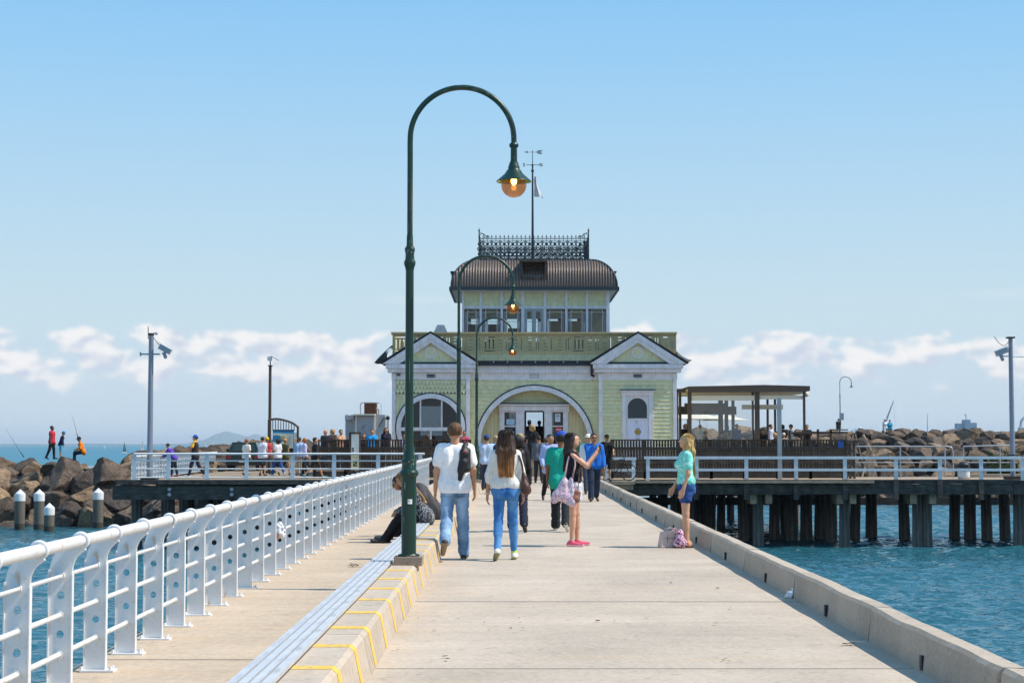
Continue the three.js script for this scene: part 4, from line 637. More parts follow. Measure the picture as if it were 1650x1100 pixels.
  const pole = w('flagpole', [rod([fx, yt, FZ], [fx, fp(268), FZ], 0.075, 0.04, 10), rod([fx, fp(268), FZ], [fx, fp(242), FZ], 0.022, 0.018, 6), ball(fx, fp(275), FZ, 0.08), ball(fx, fp(266), FZ, 0.06)], M.iron);
  w('compass_arms', [rod([fx - 0.32, fp(265.5), FZ], [fx + 0.36, fp(265.5), FZ], 0.014), rod([fx, fp(265.5), FZ - 0.35], [fx, fp(265.5), FZ + 0.35], 0.014)], M.iron, pole);
  w('wind_arrow', [rod([fx - 0.34, fp(245), FZ], [fx + 0.42, fp(245), FZ], 0.014), prism(poly([[fx - 0.42, fp(245)], [fx - 0.24, fp(245) + 0.07], [fx - 0.24, fp(245) - 0.07]]), 0.02, FZ), prism(poly([[fx + 0.2, fp(245) + 0.03], [fx + 0.3, fp(245) + 0.1], [fx + 0.5, fp(245) + 0.1], [fx + 0.42, fp(245)], [fx + 0.5, fp(245) - 0.1], [fx + 0.3, fp(245) - 0.1], [fx + 0.2, fp(245) - 0.03]]), 0.02, FZ)], M.greyPaint, pole);
  const font = await new FontLoader().loadAsync('fonts/droid/droid_sans_bold.typeface.json');
  for (const [s, x] of [['S', -0.42], ['N', 0.4]]) { const g = new TextGeometry(s, { font, size: 0.17, depth: 0.03, curveSegments: 4 }); g.translate(fx + x - 0.07, fp(265.5) - 0.085, FZ); w('compass_letter', flat(g), M.iron, pole); }
  { const N = 14, pos = [], idx = []; for (let j = 0; j <= N; j++) for (let i = 0; i <= 6; i++) { const t = j / N, u = i / 6; pos.push(fx + 0.07 + u * (0.12 + 0.3 * t) * (0.9 - 0.2 * Math.sin(t * 5)), fp(284) - t * 1.02 - u * u * 0.1 * t, FZ + 0.06 * Math.sin(u * 9 + t * 3)); if (j < N && i < 6) { const o = j * 7 + i; idx.push(o, o + 1, o + 7, o + 1, o + 8, o + 7); } } const g = new THREE.BufferGeometry(); g.setAttribute('position', new THREE.Float32BufferAttribute(pos, 3)); g.setIndex(idx); g.computeVertexNormals(); w('flag', boxUV(g), std({ color: lin(0.62, 0.6, 0.58), roughness: 0.9, side: THREE.DoubleSide }), pole); }
}
// ---------------------------------------------------------------- dining pavilion beside the kiosk
{
  const D = 82, qx = (p) => X(p, D), qy = (p) => Y(p, D), z = -D, B = 6.5, t = thing('dining_pavilion', 'dark framed open dining pavilion with clear blinds beside the kiosk', 'pavilion', [qx(1200), DK, z]);
  const w = (n, g, m, p = t) => wmesh(n, g, m, p), FY = 0.85;
  w('platform', bx(qx(1092), qx(1330), DK - 0.05, FY, -77, z - B - 3), M.plank);
  w('fascia', [prism(poly([[qx(1109), qy(632)], [qx(1300), qy(631)], [qx(1306), qy(629.5)], [qx(1306), qy(621.8)], [qx(1232), qy(620)], [qx(1109), qy(622.5)]]), 0.12, z)], M.brownMetal);
  w('roof', [prism(poly([[qx(1109), qy(624)], [qx(1305), qy(624)], [qx(1305), qy(621.9)], [qx(1232), qy(620.1)], [qx(1109), qy(622.6)]]), B, z - B - 0.005)], M.brownMetal);
  w('ceiling_lining', bx(qx(1110), qx(1304), qy(628), qy(626.5), z - 0.05, z - B), M.canvas);
  w('side_beam', [bx(qx(1092), qx(1109), qy(631), qy(625), z - 1, z - 1.2), bx(qx(1093), qx(1097), FY, qy(628), z - 1, z - 1.15), bx(qx(1100), qx(1104), FY, qy(628), z - 1.6, z - 1.75)], M.brownMetal);
  for (const g of [bx(qx(1113), qx(1218), qy(645), qy(637), z - 0.2, z - 0.05), bx(qx(1225), qx(1296), qy(655), qy(647), z - B + 0.3, z - B + 0.1), bx(qx(1225), qx(1296), qy(643), qy(637), z - 0.25, z - 0.1)]) w('blind_box', g, M.canvas);
  for (const [a, b, dz] of [[1109, 1115, 0], [1217.5, 1225, 0], [1295.5, 1299, 0], [1214, 1217, 0.3]]) w('column', bx(qx(a), qx(b), FY, qy(631), z - dz, z - dz - 0.16), M.brownMetal);
  for (const [a, b] of [[1184, 1192], [1195, 1201], [1207, 1212], [1268, 1271.5], [1281, 1284.5]]) w('column', bx(qx(a), qx(b), FY, qy(626), z - B + 0.2, z - B + 0.05), M.brownMetal);
  w('valance', bx(qx(1114), qx(1185), qy(664), qy(647), z - 3.1, z - 3.14), M.brownMetal); for (let i = 0; i < 6; i++) w('joist', bx(qx(1112), qx(1303), qy(633.5), qy(628.4), z - 0.6 - i, z - 0.7 - i), M.canvas); w('rear_beam', bx(qx(1113), qx(1215), qy(664), qy(650), z - B + 0.1, z - B + 0.25), M.brownMetal);
  w('clear_blind', bx(qx(1115), qx(1214), FY, qy(645), z - 0.12, z - 0.13), M.blind);
  w('speaker', ball(qx(1302), qy(635), z - 0.2, 0.12), M.canvas);
  for (const px of [1140, 1198, 1266]) { const tb = thing('dining_table', ['small dark table under the pavilion behind the clear blind', 'small dark table by the pavilion middle column', 'small dark table by the open side of the pavilion'][px === 1140 ? 0 : px === 1198 ? 1 : 2], 'table', [qx(px), FY, z - 2.6]); mesh('top', bx(-0.5, 0.5, 0.72, 0.76, -0.4, 0.4), M.brownMetal, tb); mesh('leg', [rod([0, 0, 0], [0, 0.72, 0], 0.05)], M.brownMetal, tb); mesh('foot', bx(-0.3, 0.3, 0, 0.03, -0.3, 0.3), M.brownMetal, tb); }
  for (const [px, d, py] of [[1128, 91, 665], [1165, 93, 667], [1108, 94, 664]]) {
    const x = X(px, d), y = Y(py, d), u = thing('parasol', ['wide cream parasol behind the pavilion, over the clear blind', 'cream parasol beyond the pavilion near its rear columns', 'cream parasol between kiosk corner and pavilion'][px === 1128 ? 0 : px === 1165 ? 1 : 2], 'parasol', [x, FY, -d], 0, 'cream parasols behind the pavilion');
    const c = new THREE.ConeGeometry(1.5, 0.34, 8, 1, true); c.translate(0, y - FY - 0.17, 0); mesh('canopy', c, M.canvas, u); mesh('pole', rod([0, 0, 0], [0, y - FY, 0], 0.035), M.galv, u);
  }
}
// ---------------------------------------------------------------- poles and signs
function cameraPole(label, px, d, topPy, rad, mat, extra) { const t = thing('camera_pole', label, 'pole', [X(px, d), DK, -d]), h = Y(topPy, d) - DK; mesh('shaft', rod([0, 0, 0], [0, h, 0], rad, rad * 0.82, 18), mat, t); mesh('base_plate', bx(-0.3, 0.3, 0, 0.12, -0.3, 0.3), M.dark, t); extra(t, h); return t; }
const poleM = std({ color: lin(0.28, 0.31, 0.38), roughness: 0.35, metalness: 0.3, map: paintT });
function camBox(t, x, y, z, s, tilt) { const g = new THREE.BoxGeometry(0.5, 0.2, 0.22); g.rotateZ(tilt); g.translate(x, y, z); mesh('floodlight', g, M.greyPaint, t); const h = new THREE.BoxGeometry(0.6, 0.03, 0.28); h.rotateZ(tilt); h.translate(x, y + 0.13, z); mesh('hood', h, M.white, t); mesh('camera', [rod([x - 0.05, y - 0.12, z], [x + 0.02, y - 0.3, z], 0.08, 0.06), ball(x + 0.02, y - 0.3, z, 0.075)], M.galv, t); }
cameraPole('tall grey steel pole with cameras on the timber deck beside the rocks', 241, 67.6, 540, 0.115, poleM, (t, h) => {
  mesh('cap', rod([0, h, 0], [0, h + 0.08, 0], 0.12), M.dark, t); mesh('antenna', rod([-0.12, h - 0.15, 0], [-0.13, h + 0.35, 0], 0.015), M.dark, t); mesh('top_camera', [rod([0, h, 0], [0.14, h + 0.1, 0], 0.02), ball(0.2, h + 0.07, 0, 0.06)], M.greyPaint, t);
  mesh('cross_arm', [rod([-0.42, h - 0.75, 0], [0.35, h - 0.75, 0], 0.03), rod([-0.42, h - 0.67, 0], [-0.42, h - 0.83, 0], 0.03)], poleM, t); mesh('cable', tube([[0.1, h - 0.1, 0], [0.28, h - 0.35, 0], [0.45, h - 0.5, 0]], 0.012, 12, 5), M.dark, t); camBox(t, 0.55, h - 0.56, 0, 1, -0.5);
});
cameraPole('tall grey steel pole with camera arm on the timber pier beside the bin', 1632, 69, 545, 0.105, poleM, (t, h) => {
  mesh('cap', bx(-0.15, 0.15, h, h + 0.06, -0.15, 0.15), M.dark, t); mesh('cable', tube([[-0.05, h - 0.1, 0], [-0.25, h - 0.3, 0], [-0.5, h - 0.15, 0], [-0.66, h + 0.08, 0]], 0.012, 16, 5), M.dark, t); mesh('cross_arm', rod([-0.35, h - 0.72, 0], [0.6, h - 0.74, 0], 0.03), M.white, t); camBox(t, -0.36, h - 0.55, 0, -1, 0.35); mesh('strap', rod([0, 0.95, 0], [0, 1.0, 0], 0.118), M.dark, t);
});
cameraPole('slim brown pole with a solar panel beside the information board', 434, 84, 590, 0.085, M.brownMetal, (t, h) => {
  mesh('cap', rod([0, h, 0], [0, h + 0.05, 0], 0.12), M.dark, t); mesh('stem', rod([0, h, 0], [0, h + 0.3, 0], 0.035), M.galv, t); mesh('box', bx(-0.14, 0.08, h + 0.28, h + 0.48, -0.1, 0.1), M.white, t); const g = new THREE.BoxGeometry(0.42, 0.03, 0.3); g.rotateZ(-0.5); g.translate(0.22, h + 0.4, 0); mesh('solar_panel', g, M.galv, t);
});
lampPost('small green gooseneck lamp on the rock wall beyond the terrace', P(1354.5, 690, 172), 1.14, false, 'lamps on the breakwater').scale.set(1.05, 1.04, 1.05);
{ const p = P(1356.5, 671, 171.6); tag(mesh('pole_notice', bx(p[0] - 0.22, p[0] + 0.22, p[1] - 0.35, p[1] + 0.35, p[2], p[2] + 0.05), M.greyPaint), 'grey notice plate on the small lamp above the rocks', 'sign'); }
{ // information board under an arched timber frame
  const D = 83, t = thing('information_board', 'information board with a beach poster under an arched brown frame', 'board', [X(456, D), DK, -D]), x = (p) => X(p, D) - X(456, D), y = (p) => Y(p, D) - DK;
  mesh('post', bx(x(431), x(435.5), 0, y(676), -0.08, 0.08), M.brownMetal, t); mesh('post', bx(x(478), x(481), 0, y(687), -0.08, 0.08), M.brownMetal, t);
  mesh('arched_beam', tube([[x(433), y(676), 0], [x(445), y(674.8), 0], [x(460), y(677.5), 0], [x(472), y(682), 0], [x(480), y(688), 0]], 0.06, 24, 6), M.brownMetal, t);
  for (let p = 439; p < 477; p += 4.3) mesh('bar', rod([x(p), y(694), 0], [x(p), y(676 + Math.max(0, p - 452) * 0.3), 0], 0.022, 0.022, 6), M.brownMetal, t);
  mesh('back_board', bx(x(439), x(473), y(733), y(692), -0.03, 0.02), M.dark, t);
  mesh('poster', sheet(x(439.5), x(472.5), y(722), y(693), 0.024), printed(256, 224, (c) => { c.fillStyle = '#e9e2d2'; c.fillRect(0, 0, 256, 224); c.fillStyle = '#1f6f97'; c.fillRect(0, 0, 256, 22); c.fillStyle = '#3fa6cf'; c.fillRect(0, 22, 256, 18); c.fillStyle = '#eadfb6'; c.fillRect(0, 44, 256, 14); c.fillStyle = '#2f86b0'; c.beginPath(); c.ellipse(55, 110, 75, 50, 0.2, 0, 7); c.fill(); c.fillStyle = '#c8a560'; c.beginPath(); c.ellipse(128, 96, 34, 26, 0.4, 0, 7); c.fill(); c.fillStyle = '#6a6a62'; for (let i = 0; i < 9; i++) c.fillRect(172, 80 + i * 13, 62 - (i * 17) % 20, 4); }), t);
  mesh('side_notice', bx(x(472.8), x(479), y(706), y(697), 0, 0.03), M.white, t);
}
{ // pale notice column in a timber frame, before the fence
  const D = 70.4, t = thing('notice_column', 'tall cream notice panel in a brown timber frame before the slatted fence', 'sign', [X(572, D), DK, -D]), x = (p) => X(p, D) - X(572, D), y = (p) => Y(p, D) - DK;
  mesh('frame', [bx(x(562), x(565.5), 0, y(696), -0.12, 0.02), bx(x(578.5), x(581), 0, y(697), -0.1, 0.02), bx(x(562), x(581), y(699), y(696), -0.12, 0.04)], M.fence, t);
  mesh('panel', bx(x(565.6), x(578.4), y(757), y(699.2), -0.04, 0.0), M.canvas, t);
  mesh('print', sheet(x(566), x(578), y(756), y(730), 0.004), printed(96, 200, (c) => { c.fillStyle = '#d8cfa6'; c.fillRect(0, 0, 96, 200); c.fillStyle = '#4d4a3a'; c.font = 'bold 30px sans-serif'; c.fillText('A', 16, 36); c.fillRect(44, 16, 36, 6); c.fillRect(14, 50, 66, 5); c.fillRect(22, 104, 52, 60); c.fillStyle = '#d8cfa6'; c.fillRect(30, 114, 14, 12); c.fillRect(52, 132, 14, 16); }), t);
  mesh('print', sheet(x(566.3), x(577.8), y(729), y(700), 0.004), printed(64, 128, (c) => { c.fillStyle = '#e8e8e0'; c.fillRect(0, 0, 64, 128); c.fillStyle = '#c2c7c4'; for (let i = 0; i < 14; i++) c.fillRect(8, 8 + i * 8, 46, 2); c.fillStyle = '#5a6b66'; c.fillRect(3, 92, 18, 32); }), t);
}
{ // grey plant enclosure with a brown tank on top
  const D = 76, t = thing('plant_enclosure', 'grey metal plant enclosure with a rusty box on its roof', 'enclosure', [X(590, D), DK, -D]), x = (p) => X(p, D) - X(590, D), y = (p) => Y(p, D) - DK;
  mesh('cabinet', bx(x(556), x(620), 0, y(668), -2.2, 0), M.greyPaint, t); mesh('door', bx(x(575), x(602), 0.1, y(670), 0.004, 0.06), M.galv, t); mesh('door_frame', [bx(x(572), x(575), 0, y(669), 0.002, 0.12), bx(x(602), x(604.5), 0, y(669), 0.002, 0.12), bx(x(571), x(605), y(669), y(667), 0.002, 0.5)], M.canvas, t);
  mesh('door_lever', rod([x(583), y(690), 0.1], [x(588), y(684), 0.2], 0.03), M.galv, t); mesh('roof_box', bx(x(585), x(604), y(668), y(649), -1.2, -0.4), M.rust, t);
  for (const g of [tube([[x(580), y(668), -0.3], [x(580), y(650), -0.3], [x(582), y(648.6), -0.3], [x(610), y(648.6), -0.3]], 0.03, 24, 6), rod([x(612), y(668), -0.6], [x(612), y(649), -0.6], 0.012), tube([[x(604), y(658), -0.5], [x(608), y(659), -0.5], [x(608.5), y(668), -0.5]], 0.04, 12, 6)]) mesh('pipe', g, M.greyPaint, t);
  mesh('vent_cowl', [ball(x(562), y(672), 0.1, 0.13), bx(x(556), x(570), y(676), y(669), 0, 0.25)], M.greyPaint, t); mesh('lamp_bracket', [bx(x(622), x(627), y(676), y(671), -0.2, 0.1), rod([x(620), y(674), 0], [x(623), y(674), 0], 0.03)], M.dark, t); mesh('cowl_lever', rod([x(610), y(687), 0.02], [x(619), y(673), 0.3], 0.02), M.dark, t);
}
{ // bin
  const D = 69.6, t = thing('litter_bin', 'white round litter bin with a black domed lid on the pier', 'bin', [X(1553, D), DK, -D]); mesh('drum', lathe([[0, 0], [0.23, 0], [0.24, 0.1], [0.245, 0.42], [0.23, 0.45], [0, 0.45]]), M.white, t); mesh('lid', lathe([[0.25, 0.44], [0.255, 0.5], [0.22, 0.62], [0.12, 0.7], [0, 0.71]]), M.black, t); mesh('lid_opening', bx(-0.12, 0.12, 0.5, 0.58, 0.2, 0.26), M.dark, t); mesh('band', lathe([[0.246, 0.3], [0.25, 0.31], [0.25, 0.36], [0.246, 0.37]]), M.greyPaint, t);
}
{ // galvanised handrail along the rear edge of the pier
  const D = 73, t = thing('galvanised_handrail', 'thin galvanised handrail in front of the rock slope', 'railing', [X(1378, D), DK, -D]), x = (p) => X(p, D) - X(1378, D), y = (p) => Y(p, D) - DK;
  for (const p of [1378, 1451, 1523, 1553, 1612]) mesh('post', rod([x(p), -0.1, 0], [x(p), y(719), 0], 0.028), M.galv, t); mesh('top_rail', [rod([x(1378), y(719), 0], [x(1526), y(719), 0], 0.028), tube([[x(1526), y(719), 0], [x(1534), y(721), 0], [x(1536), y(730), 0], [x(1536), y(770), 0]], 0.028, 16, 6), rod([x(1553), y(719), 0], [x(1640), y(717), 0], 0.028)], M.galv, t); mesh('low_rail', [rod([x(1378), y(745), 0], [x(1526), y(745), 0], 0.02), rod([x(1553), y(745), 0], [x(1640), y(745), 0], 0.02)], M.galv, t);
  tag(mesh('low_wall', boxUV(bx(X(1560, 74), X(1700, 74), -0.3, Y(764, 74), -74, -75)), M.kerbOld), 'low grey concrete wall behind the litter bin', 'wall');
}
{ // timber stair up the rocks
  const D = 75, t = thing('timber_stair', 'steep weathered timber stair with handrails at the terrace end', 'stair', [X(1395, D), DK, -D]), x = (p) => X(p, D) - X(1395, D), y = (p) => Y(p, D) - DK;
  for (let i = 0; i < 8; i++) mesh('tread', bx(x(1379), x(1394), 0.2 + i * 0.2, 0.25 + i * 0.2, -0.3 - i * 0.24, -0.05 - i * 0.24), M.plank, t); for (const p of [1379, 1394]) mesh('stringer', bar([x(p), 0.05, 0.1], [x(p), 1.8, -2.1], 0.06, 0.22), M.fence, t);
  mesh('handrail', [bar([x(1387), y(770), 0.2], [x(1402), y(728), -0.2], 0.05, 0.1), bar([x(1396), y(700), -0.6], [x(1408), y(735), 0], 0.05, 0.1)], M.plank, t); mesh('rail_post', [bx(x(1399), x(1401), 0, y(705), -0.3, -0.22), bx(x(1405), x(1407.5), 0, y(722), 0, 0.08)], M.plank, t); mesh('landing_board', [bx(x(1408), x(1464), y(752), y(750), -0.4, 0.1), bx(x(1434), x(1436), 0, y(752), -0.1, 0), bx(x(1461), x(1463), 0, y(752), -0.1, 0)], M.plank, t); mesh('upper_deck', bx(x(1330), x(1396), y(697), y(694), -9, -4), M.fence, t); mesh('upper_post', [bx(x(1344), x(1347), 0, y(690), -4.2, -4), bx(x(1366), x(1369), 0, y(690), -4.2, -4), bx(x(1366), x(1396), y(692), y(690), -4.2, -4)], M.fence, t);
}
// mooring piles with white caps
[[33, 852, 788, 'grey mooring pile with a white pointed cap, outermost off the rocks'], [64, 853, 788, 'grey mooring pile with a white pointed cap, tall one beside the short pile'], [80.5, 856, 810, 'short grey mooring pile with a white pointed cap'], [159, 850, 786, 'grey mooring pile with white pointed cap standing alone before the rocks']].forEach(([px, w0, top, label]) => {
  const d = (EYE - WATER) * 2755 / (w0 - 716), t = thing('mooring_pile', label, 'pile', [X(px, d), WATER, -d], 0, 'white capped mooring piles'), h = Y(top, d) - WATER, r = 8.3 * d / 2755;
  mesh('shaft', rod([0, -2, 0], [0, h - 0.55, 0], r, r, 20), std({ color: lin(0.27, 0.26, 0.24), roughness: 0.8, map: rep(concreteT, 3, 2) }), t); mesh('cap', lathe([[r * 1.03, h - 0.56], [r * 1.03, h - 0.22], [r * 0.9, h - 0.2], [0.01, h]], 20), M.white, t); mesh('tide_band', rod([0, -0.3, 0], [0, 0.28, 0], r * 1.015, r * 1.01, 20), std({ color: lin(0.05, 0.05, 0.035), roughness: 0.9 }), t);
});
{ // parked truck seen from behind
  const D = 90, t = thing('parked_truck', 'dark green utility truck parked on the timber deck, seen from behind', 'truck', [X(391, D), DK, -D], 0.08), g = std({ color: lin(0.012, 0.03, 0.028), roughness: 0.25 });
  const body = prism(poly([[-0.88, 0.36], [0.88, 0.36], [0.9, 0.6], [0.88, 0.92], [0.84, 0.97], [-0.84, 0.97], [-0.88, 0.92], [-0.9, 0.6]]), 4.2, -4.2); mesh('body', body, g, t);
  const cab = new THREE.BufferGeometry(); mesh('cab', hexa([[-0.82, 0.97, -0.5], [0.82, 0.97, -0.5], [0.82, 0.97, -2.6], [-0.82, 0.97, -2.6]], [[-0.62, 1.52, -0.75], [0.62, 1.52, -0.75], [0.62, 1.52, -2.2], [-0.62, 1.52, -2.2]]), g, t);
  mesh('rear_window', hexa([[-0.6, 1.05, -0.50], [0.6, 1.05, -0.50], [0.6, 1.05, -0.56], [-0.6, 1.05, -0.56]], [[-0.5, 1.42, -0.68], [0.5, 1.42, -0.68], [0.5, 1.42, -0.74], [-0.5, 1.42, -0.74]]), std({ color: lin(0.03, 0.045, 0.04), roughness: 0.1 }), t);
  mesh('bumper', bx(-0.86, 0.86, 0.3, 0.44, 0.0, 0.12), M.rubber, t); mesh('number_plate', bx(-0.2, 0.2, 0.46, 0.58, 0.004, 0.02), M.canvas, t); for (const s of [-1, 1]) { mesh('tail_light', bx(s * 0.62, s * 0.86, 0.66, 0.82, 0.002, 0.03), std({ color: lin(0.25, 0.01, 0.015), roughness: 0.3 }), t); for (const z of [-0.8, -3.3]) { const wheel = new THREE.CylinderGeometry(0.33, 0.33, 0.22, 20); wheel.rotateZ(Math.PI / 2); wheel.translate(s * 0.76, 0.33, z); mesh('wheel', wheel, M.rubber, t); } mesh('mirror', bx(s * 0.9, s * 1.05, 1.0, 1.16, -2.3, -2.2), M.black, t); }
}
{ // parked bicycle
  const p = [X(994, 66.4), DK, -66.7], t = thing('bicycle', 'dark bicycle propped behind the short white railing', 'bicycle', p, 1.15); const wheel = (z, y = 0.33) => { const a = new THREE.TorusGeometry(0.32, 0.02, 6, 28); a.rotateY(Math.PI / 2); a.translate(0, y, z); const m = mesh('wheel', a, M.rubber, t), sp = []; for (let i = 0; i < 12; i++) { const an = i / 12 * 6.283; sp.push(rod([0, y, z], [0, y + 0.31 * Math.sin(an), z + 0.31 * Math.cos(an)], 0.003, 0.003, 4)); } mesh('spokes', sp, M.galv, m).userData.kind = 'stuff'; };
  wheel(0.5); wheel(-0.5); mesh('frame', [rod([0, 0.33, -0.5], [0, 0.3, -0.05], 0.016), rod([0, 0.3, -0.05], [0, 0.8, -0.2], 0.018), rod([0, 0.33, -0.5], [0, 0.75, -0.19], 0.014), rod([0, 0.76, -0.19], [0, 0.82, 0.32], 0.018), rod([0, 0.3, -0.05], [0, 0.75, 0.34], 0.02), rod([0, 0.95, 0.3], [0, 0.33, 0.5], 0.016)], M.black, t); const s = ball(0, 0, 0, 0.1); s.scale(0.7, 0.3, 1.3); s.translate(0, 0.84, -0.22); mesh('saddle', s, M.black, t); mesh('handlebar', tube([[-0.28, 0.97, 0.2], [-0.2, 1.0, 0.3], [0, 0.98, 0.31], [0.2, 1.0, 0.3], [0.28, 0.97, 0.2]], 0.014, 16, 6), M.black, t);
}
{ // chalk board on the walkway
  const d = 56, t = thing('chalk_board', 'black chalkboard sign with white lettering beside the seated child', 'sign', [X(788, d), deckY(d), -d], 0.1);
  const m = printed(256, 320, (c) => { c.fillStyle = '#15171a'; c.fillRect(0, 0, 256, 320); c.fillStyle = '#e9ebe8'; c.font = 'italic bold 74px serif'; c.textAlign = 'center'; c.fillText('ING', 150, 96); c.font = 'bold 40px serif'; c.fillText('&', 128, 160); c.font = 'italic bold 74px serif'; c.fillText('UTT', 150, 246); });
  const f = new THREE.BoxGeometry(0.62, 0.92, 0.03); f.rotateX(-0.17); f.translate(0, 0.46, 0.12); mesh('front_board', f, M.black, t); const q = new THREE.PlaneGeometry(0.56, 0.84); q.translate(0, 0, 0.018); q.rotateX(-0.17); q.translate(0, 0.46, 0.12); mesh('lettering', q, m, t); const b = new THREE.BoxGeometry(0.62, 0.92, 0.03); b.rotateX(0.17); b.translate(0, 0.46, -0.06); mesh('rear_board', b, M.black, t);
}
// ---------------------------------------------------------------- breakwaters of boulders
const boulderGeo = []; { const r = rng(404); for (let v = 0; v < 12; v++) {
  let g = mergeVertices((() => { const q = new THREE.IcosahedronGeometry(1, v < 8 ? 8 : 5); q.deleteAttribute('normal'); q.deleteAttribute('uv'); return q; })()); const p = g.attributes.position, planes = [];
  for (let i = 0; i < 19; i++) { const n = new THREE.Vector3(r() - 0.5, r() - 0.5, r() - 0.5).normalize(); planes.push([n, 0.46 + r() * 0.26]); } const q = new THREE.Vector3();
  for (let i = 0; i < p.count; i++) { q.fromBufferAttribute(p, i); for (const [n, d] of planes) { const e = q.dot(n) - d; if (e > 0) q.addScaledVector(n, -e * 0.97); } const k = 1 + 0.10 * fbm3(q.x * 1.3 + v * 7, q.y * 1.3, q.z * 1.3, 3) + 0.10 * fbm3(q.x * 5 + v, q.y * 5, q.z * 5, 4); q.multiplyScalar(k * 1.35); p.setXYZ(i, q.x, q.y, q.z); }
  g = toCreasedNormals(g, 0.42); g = boxUV(g, v); boulderGeo.push(g);
} }
function boulder(parent, r, x, y, z, s, far) { const m = mesh('boulder', boulderGeo[far ? 8 + Math.floor(r() * 4) : Math.floor(r() * 8)], M.rock[Math.floor(r() * 5)], parent); m.position.set(x, y, z); m.scale.set(s * (1 + r() * 0.45), s * (0.72 + r() * 0.25), s * (0.9 + r() * 0.3)); m.rotation.set((r() - 0.5) * 0.9, r() * 6.28, (r() - 0.5) * 0.9); return m; }
{
  const r = rng(222), t = thing('rock_breakwater', 'breakwater of large brown boulders with anglers standing on top', 'breakwater', [-24, WATER, -90]), b = (x, y, z, s, far) => boulder(t, r, x + 24, y - WATER, z + 90, s, far);
  wmesh('rubble_core', (() => { const g = prism(poly([[-84.9, WATER - 1], [-88.6, -0.4], [-90.5, -0.1], [-94, -0.3], [-97, WATER - 1]]), 26, 0); g.rotateY(-Math.PI / 2); return g; })().translate(-15.4, 0, 0), M.rock[2], t);
  const rows = [[85.2, -2.6, 0.8], [85.9, -2.0, 0.8], [86.8, -1.4, 0.85], [87.7, -0.8, 0.8], [88.8, -0.3, 0.72], [90.2, 0.02, 0.62], [92, 0.0, 0.65], [94, -0.2, 0.8]];
  rows.forEach(([d, y, s], j) => { for (let x = -37 + (j % 2) * 0.8; x < -15.6; x += 1.25 + r() * 0.5) b(x, y + (r() - 0.5) * 0.35, -d + (r() - 0.5) * 0.6, s * (0.72 + r() * 0.55)); });
  b(X(178, 88), Y(765, 88), -87.6, 0.95); b(X(112, 88), Y(764, 88), -87.6, 0.9);
}
{ // the breakwater turning away behind the timber deck
  const r = rng(333), t = thing('rock_breakwater', 'low line of reddish boulders running on behind the parked truck', 'breakwater', [-20, WATER, -115]), b = (x, y, z, s) => boulder(t, r, x + 20, y - WATER, z + 115, s, true);
  const line = [[218, 96, 728], [260, 100, 723], [300, 106, 719], [350, 112, 716], [400, 120, 711], [440, 127, 708], [475, 132, 709], [520, 138, 713]];
  for (let i = 0; i < line.length - 1; i++) for (let k = 0; k < 6; k++) { const f = (k + r() * 0.5) / 6, px = mix(line[i][0], line[i + 1][0], f), d = mix(line[i][1], line[i + 1][1], f), py = mix(line[i][2], line[i + 1][2], f); const top = Y(py, d); b(X(px, d), top - 0.7, -d, 0.65 + r() * 0.25); b(X(px, d), top - 1.45, -d + 1, 0.8 + r() * 0.3); b(X(px, d), top - 2.2, -d + 2, 1.0 + r() * 0.3); b(X(px, d) - 0.5, top - 1.1, -d - 1.2, 0.8); }
}
{ // slope of rocks beyond the litter bin
  const r = rng(555), t = thing('rock_slope', 'steep slope of grey brown rocks behind the galvanised handrail', 'breakwater', [34, WATER, -130]), b = (x, y, z, s) => boulder(t, r, x - 34, y - WATER, z + 130, s, true);
  wmesh('rubble_core', (() => { const g = prism(poly([[-124.2, WATER - 1], [-137, 1.9], [-142, 2.0], [-150, WATER - 1]]), 50, 0); g.rotateY(-Math.PI / 2); return g; })().translate(64, 0, 0), M.rock[2], t);
  for (let j = 0; j < 9; j++) { const f = j / 8, d = mix(124.6, 137.5, f), y = mix(-2.3, 2.15, f); for (let x = (j > 6 ? 15 : 22) + (j % 2) * 0.6; x < 46; x += 1.15 + r() * 0.5) b(x, y + (r() - 0.5) * 0.3, -d + (r() - 0.5) * 0.8, 0.55 + r() * 0.38); }
  for (let x = 15; x < 50; x += 1.2) b(x + r() * 0.4, 2.0 + r() * 0.35, -140 + r(), 0.6 + r() * 0.3);
  // dry shrubs
  const sh = [], rs = rng(8); for (let i = 0; i < 900; i++) { const g = new THREE.PlaneGeometry(0.05, 0.22 + rs() * 0.2); g.rotateX((rs() - 0.5) * 2); g.rotateY(rs() * 6.28); const x = X(1600 + rs() * 42, 76), y = DK + rs() * (rs() * 1.1), z = -76 - rs() * 1.2; g.translate(x, y, z); sh.push(g); }
  const bush = thing('shrub', 'dry scrubby bush growing beside the grey camera pole', 'shrub', [X(1620, 76), DK, -76]); wmesh('foliage', sh, std({ color: lin(0.09, 0.10, 0.035), roughness: 1, side: THREE.DoubleSide }), bush);
}
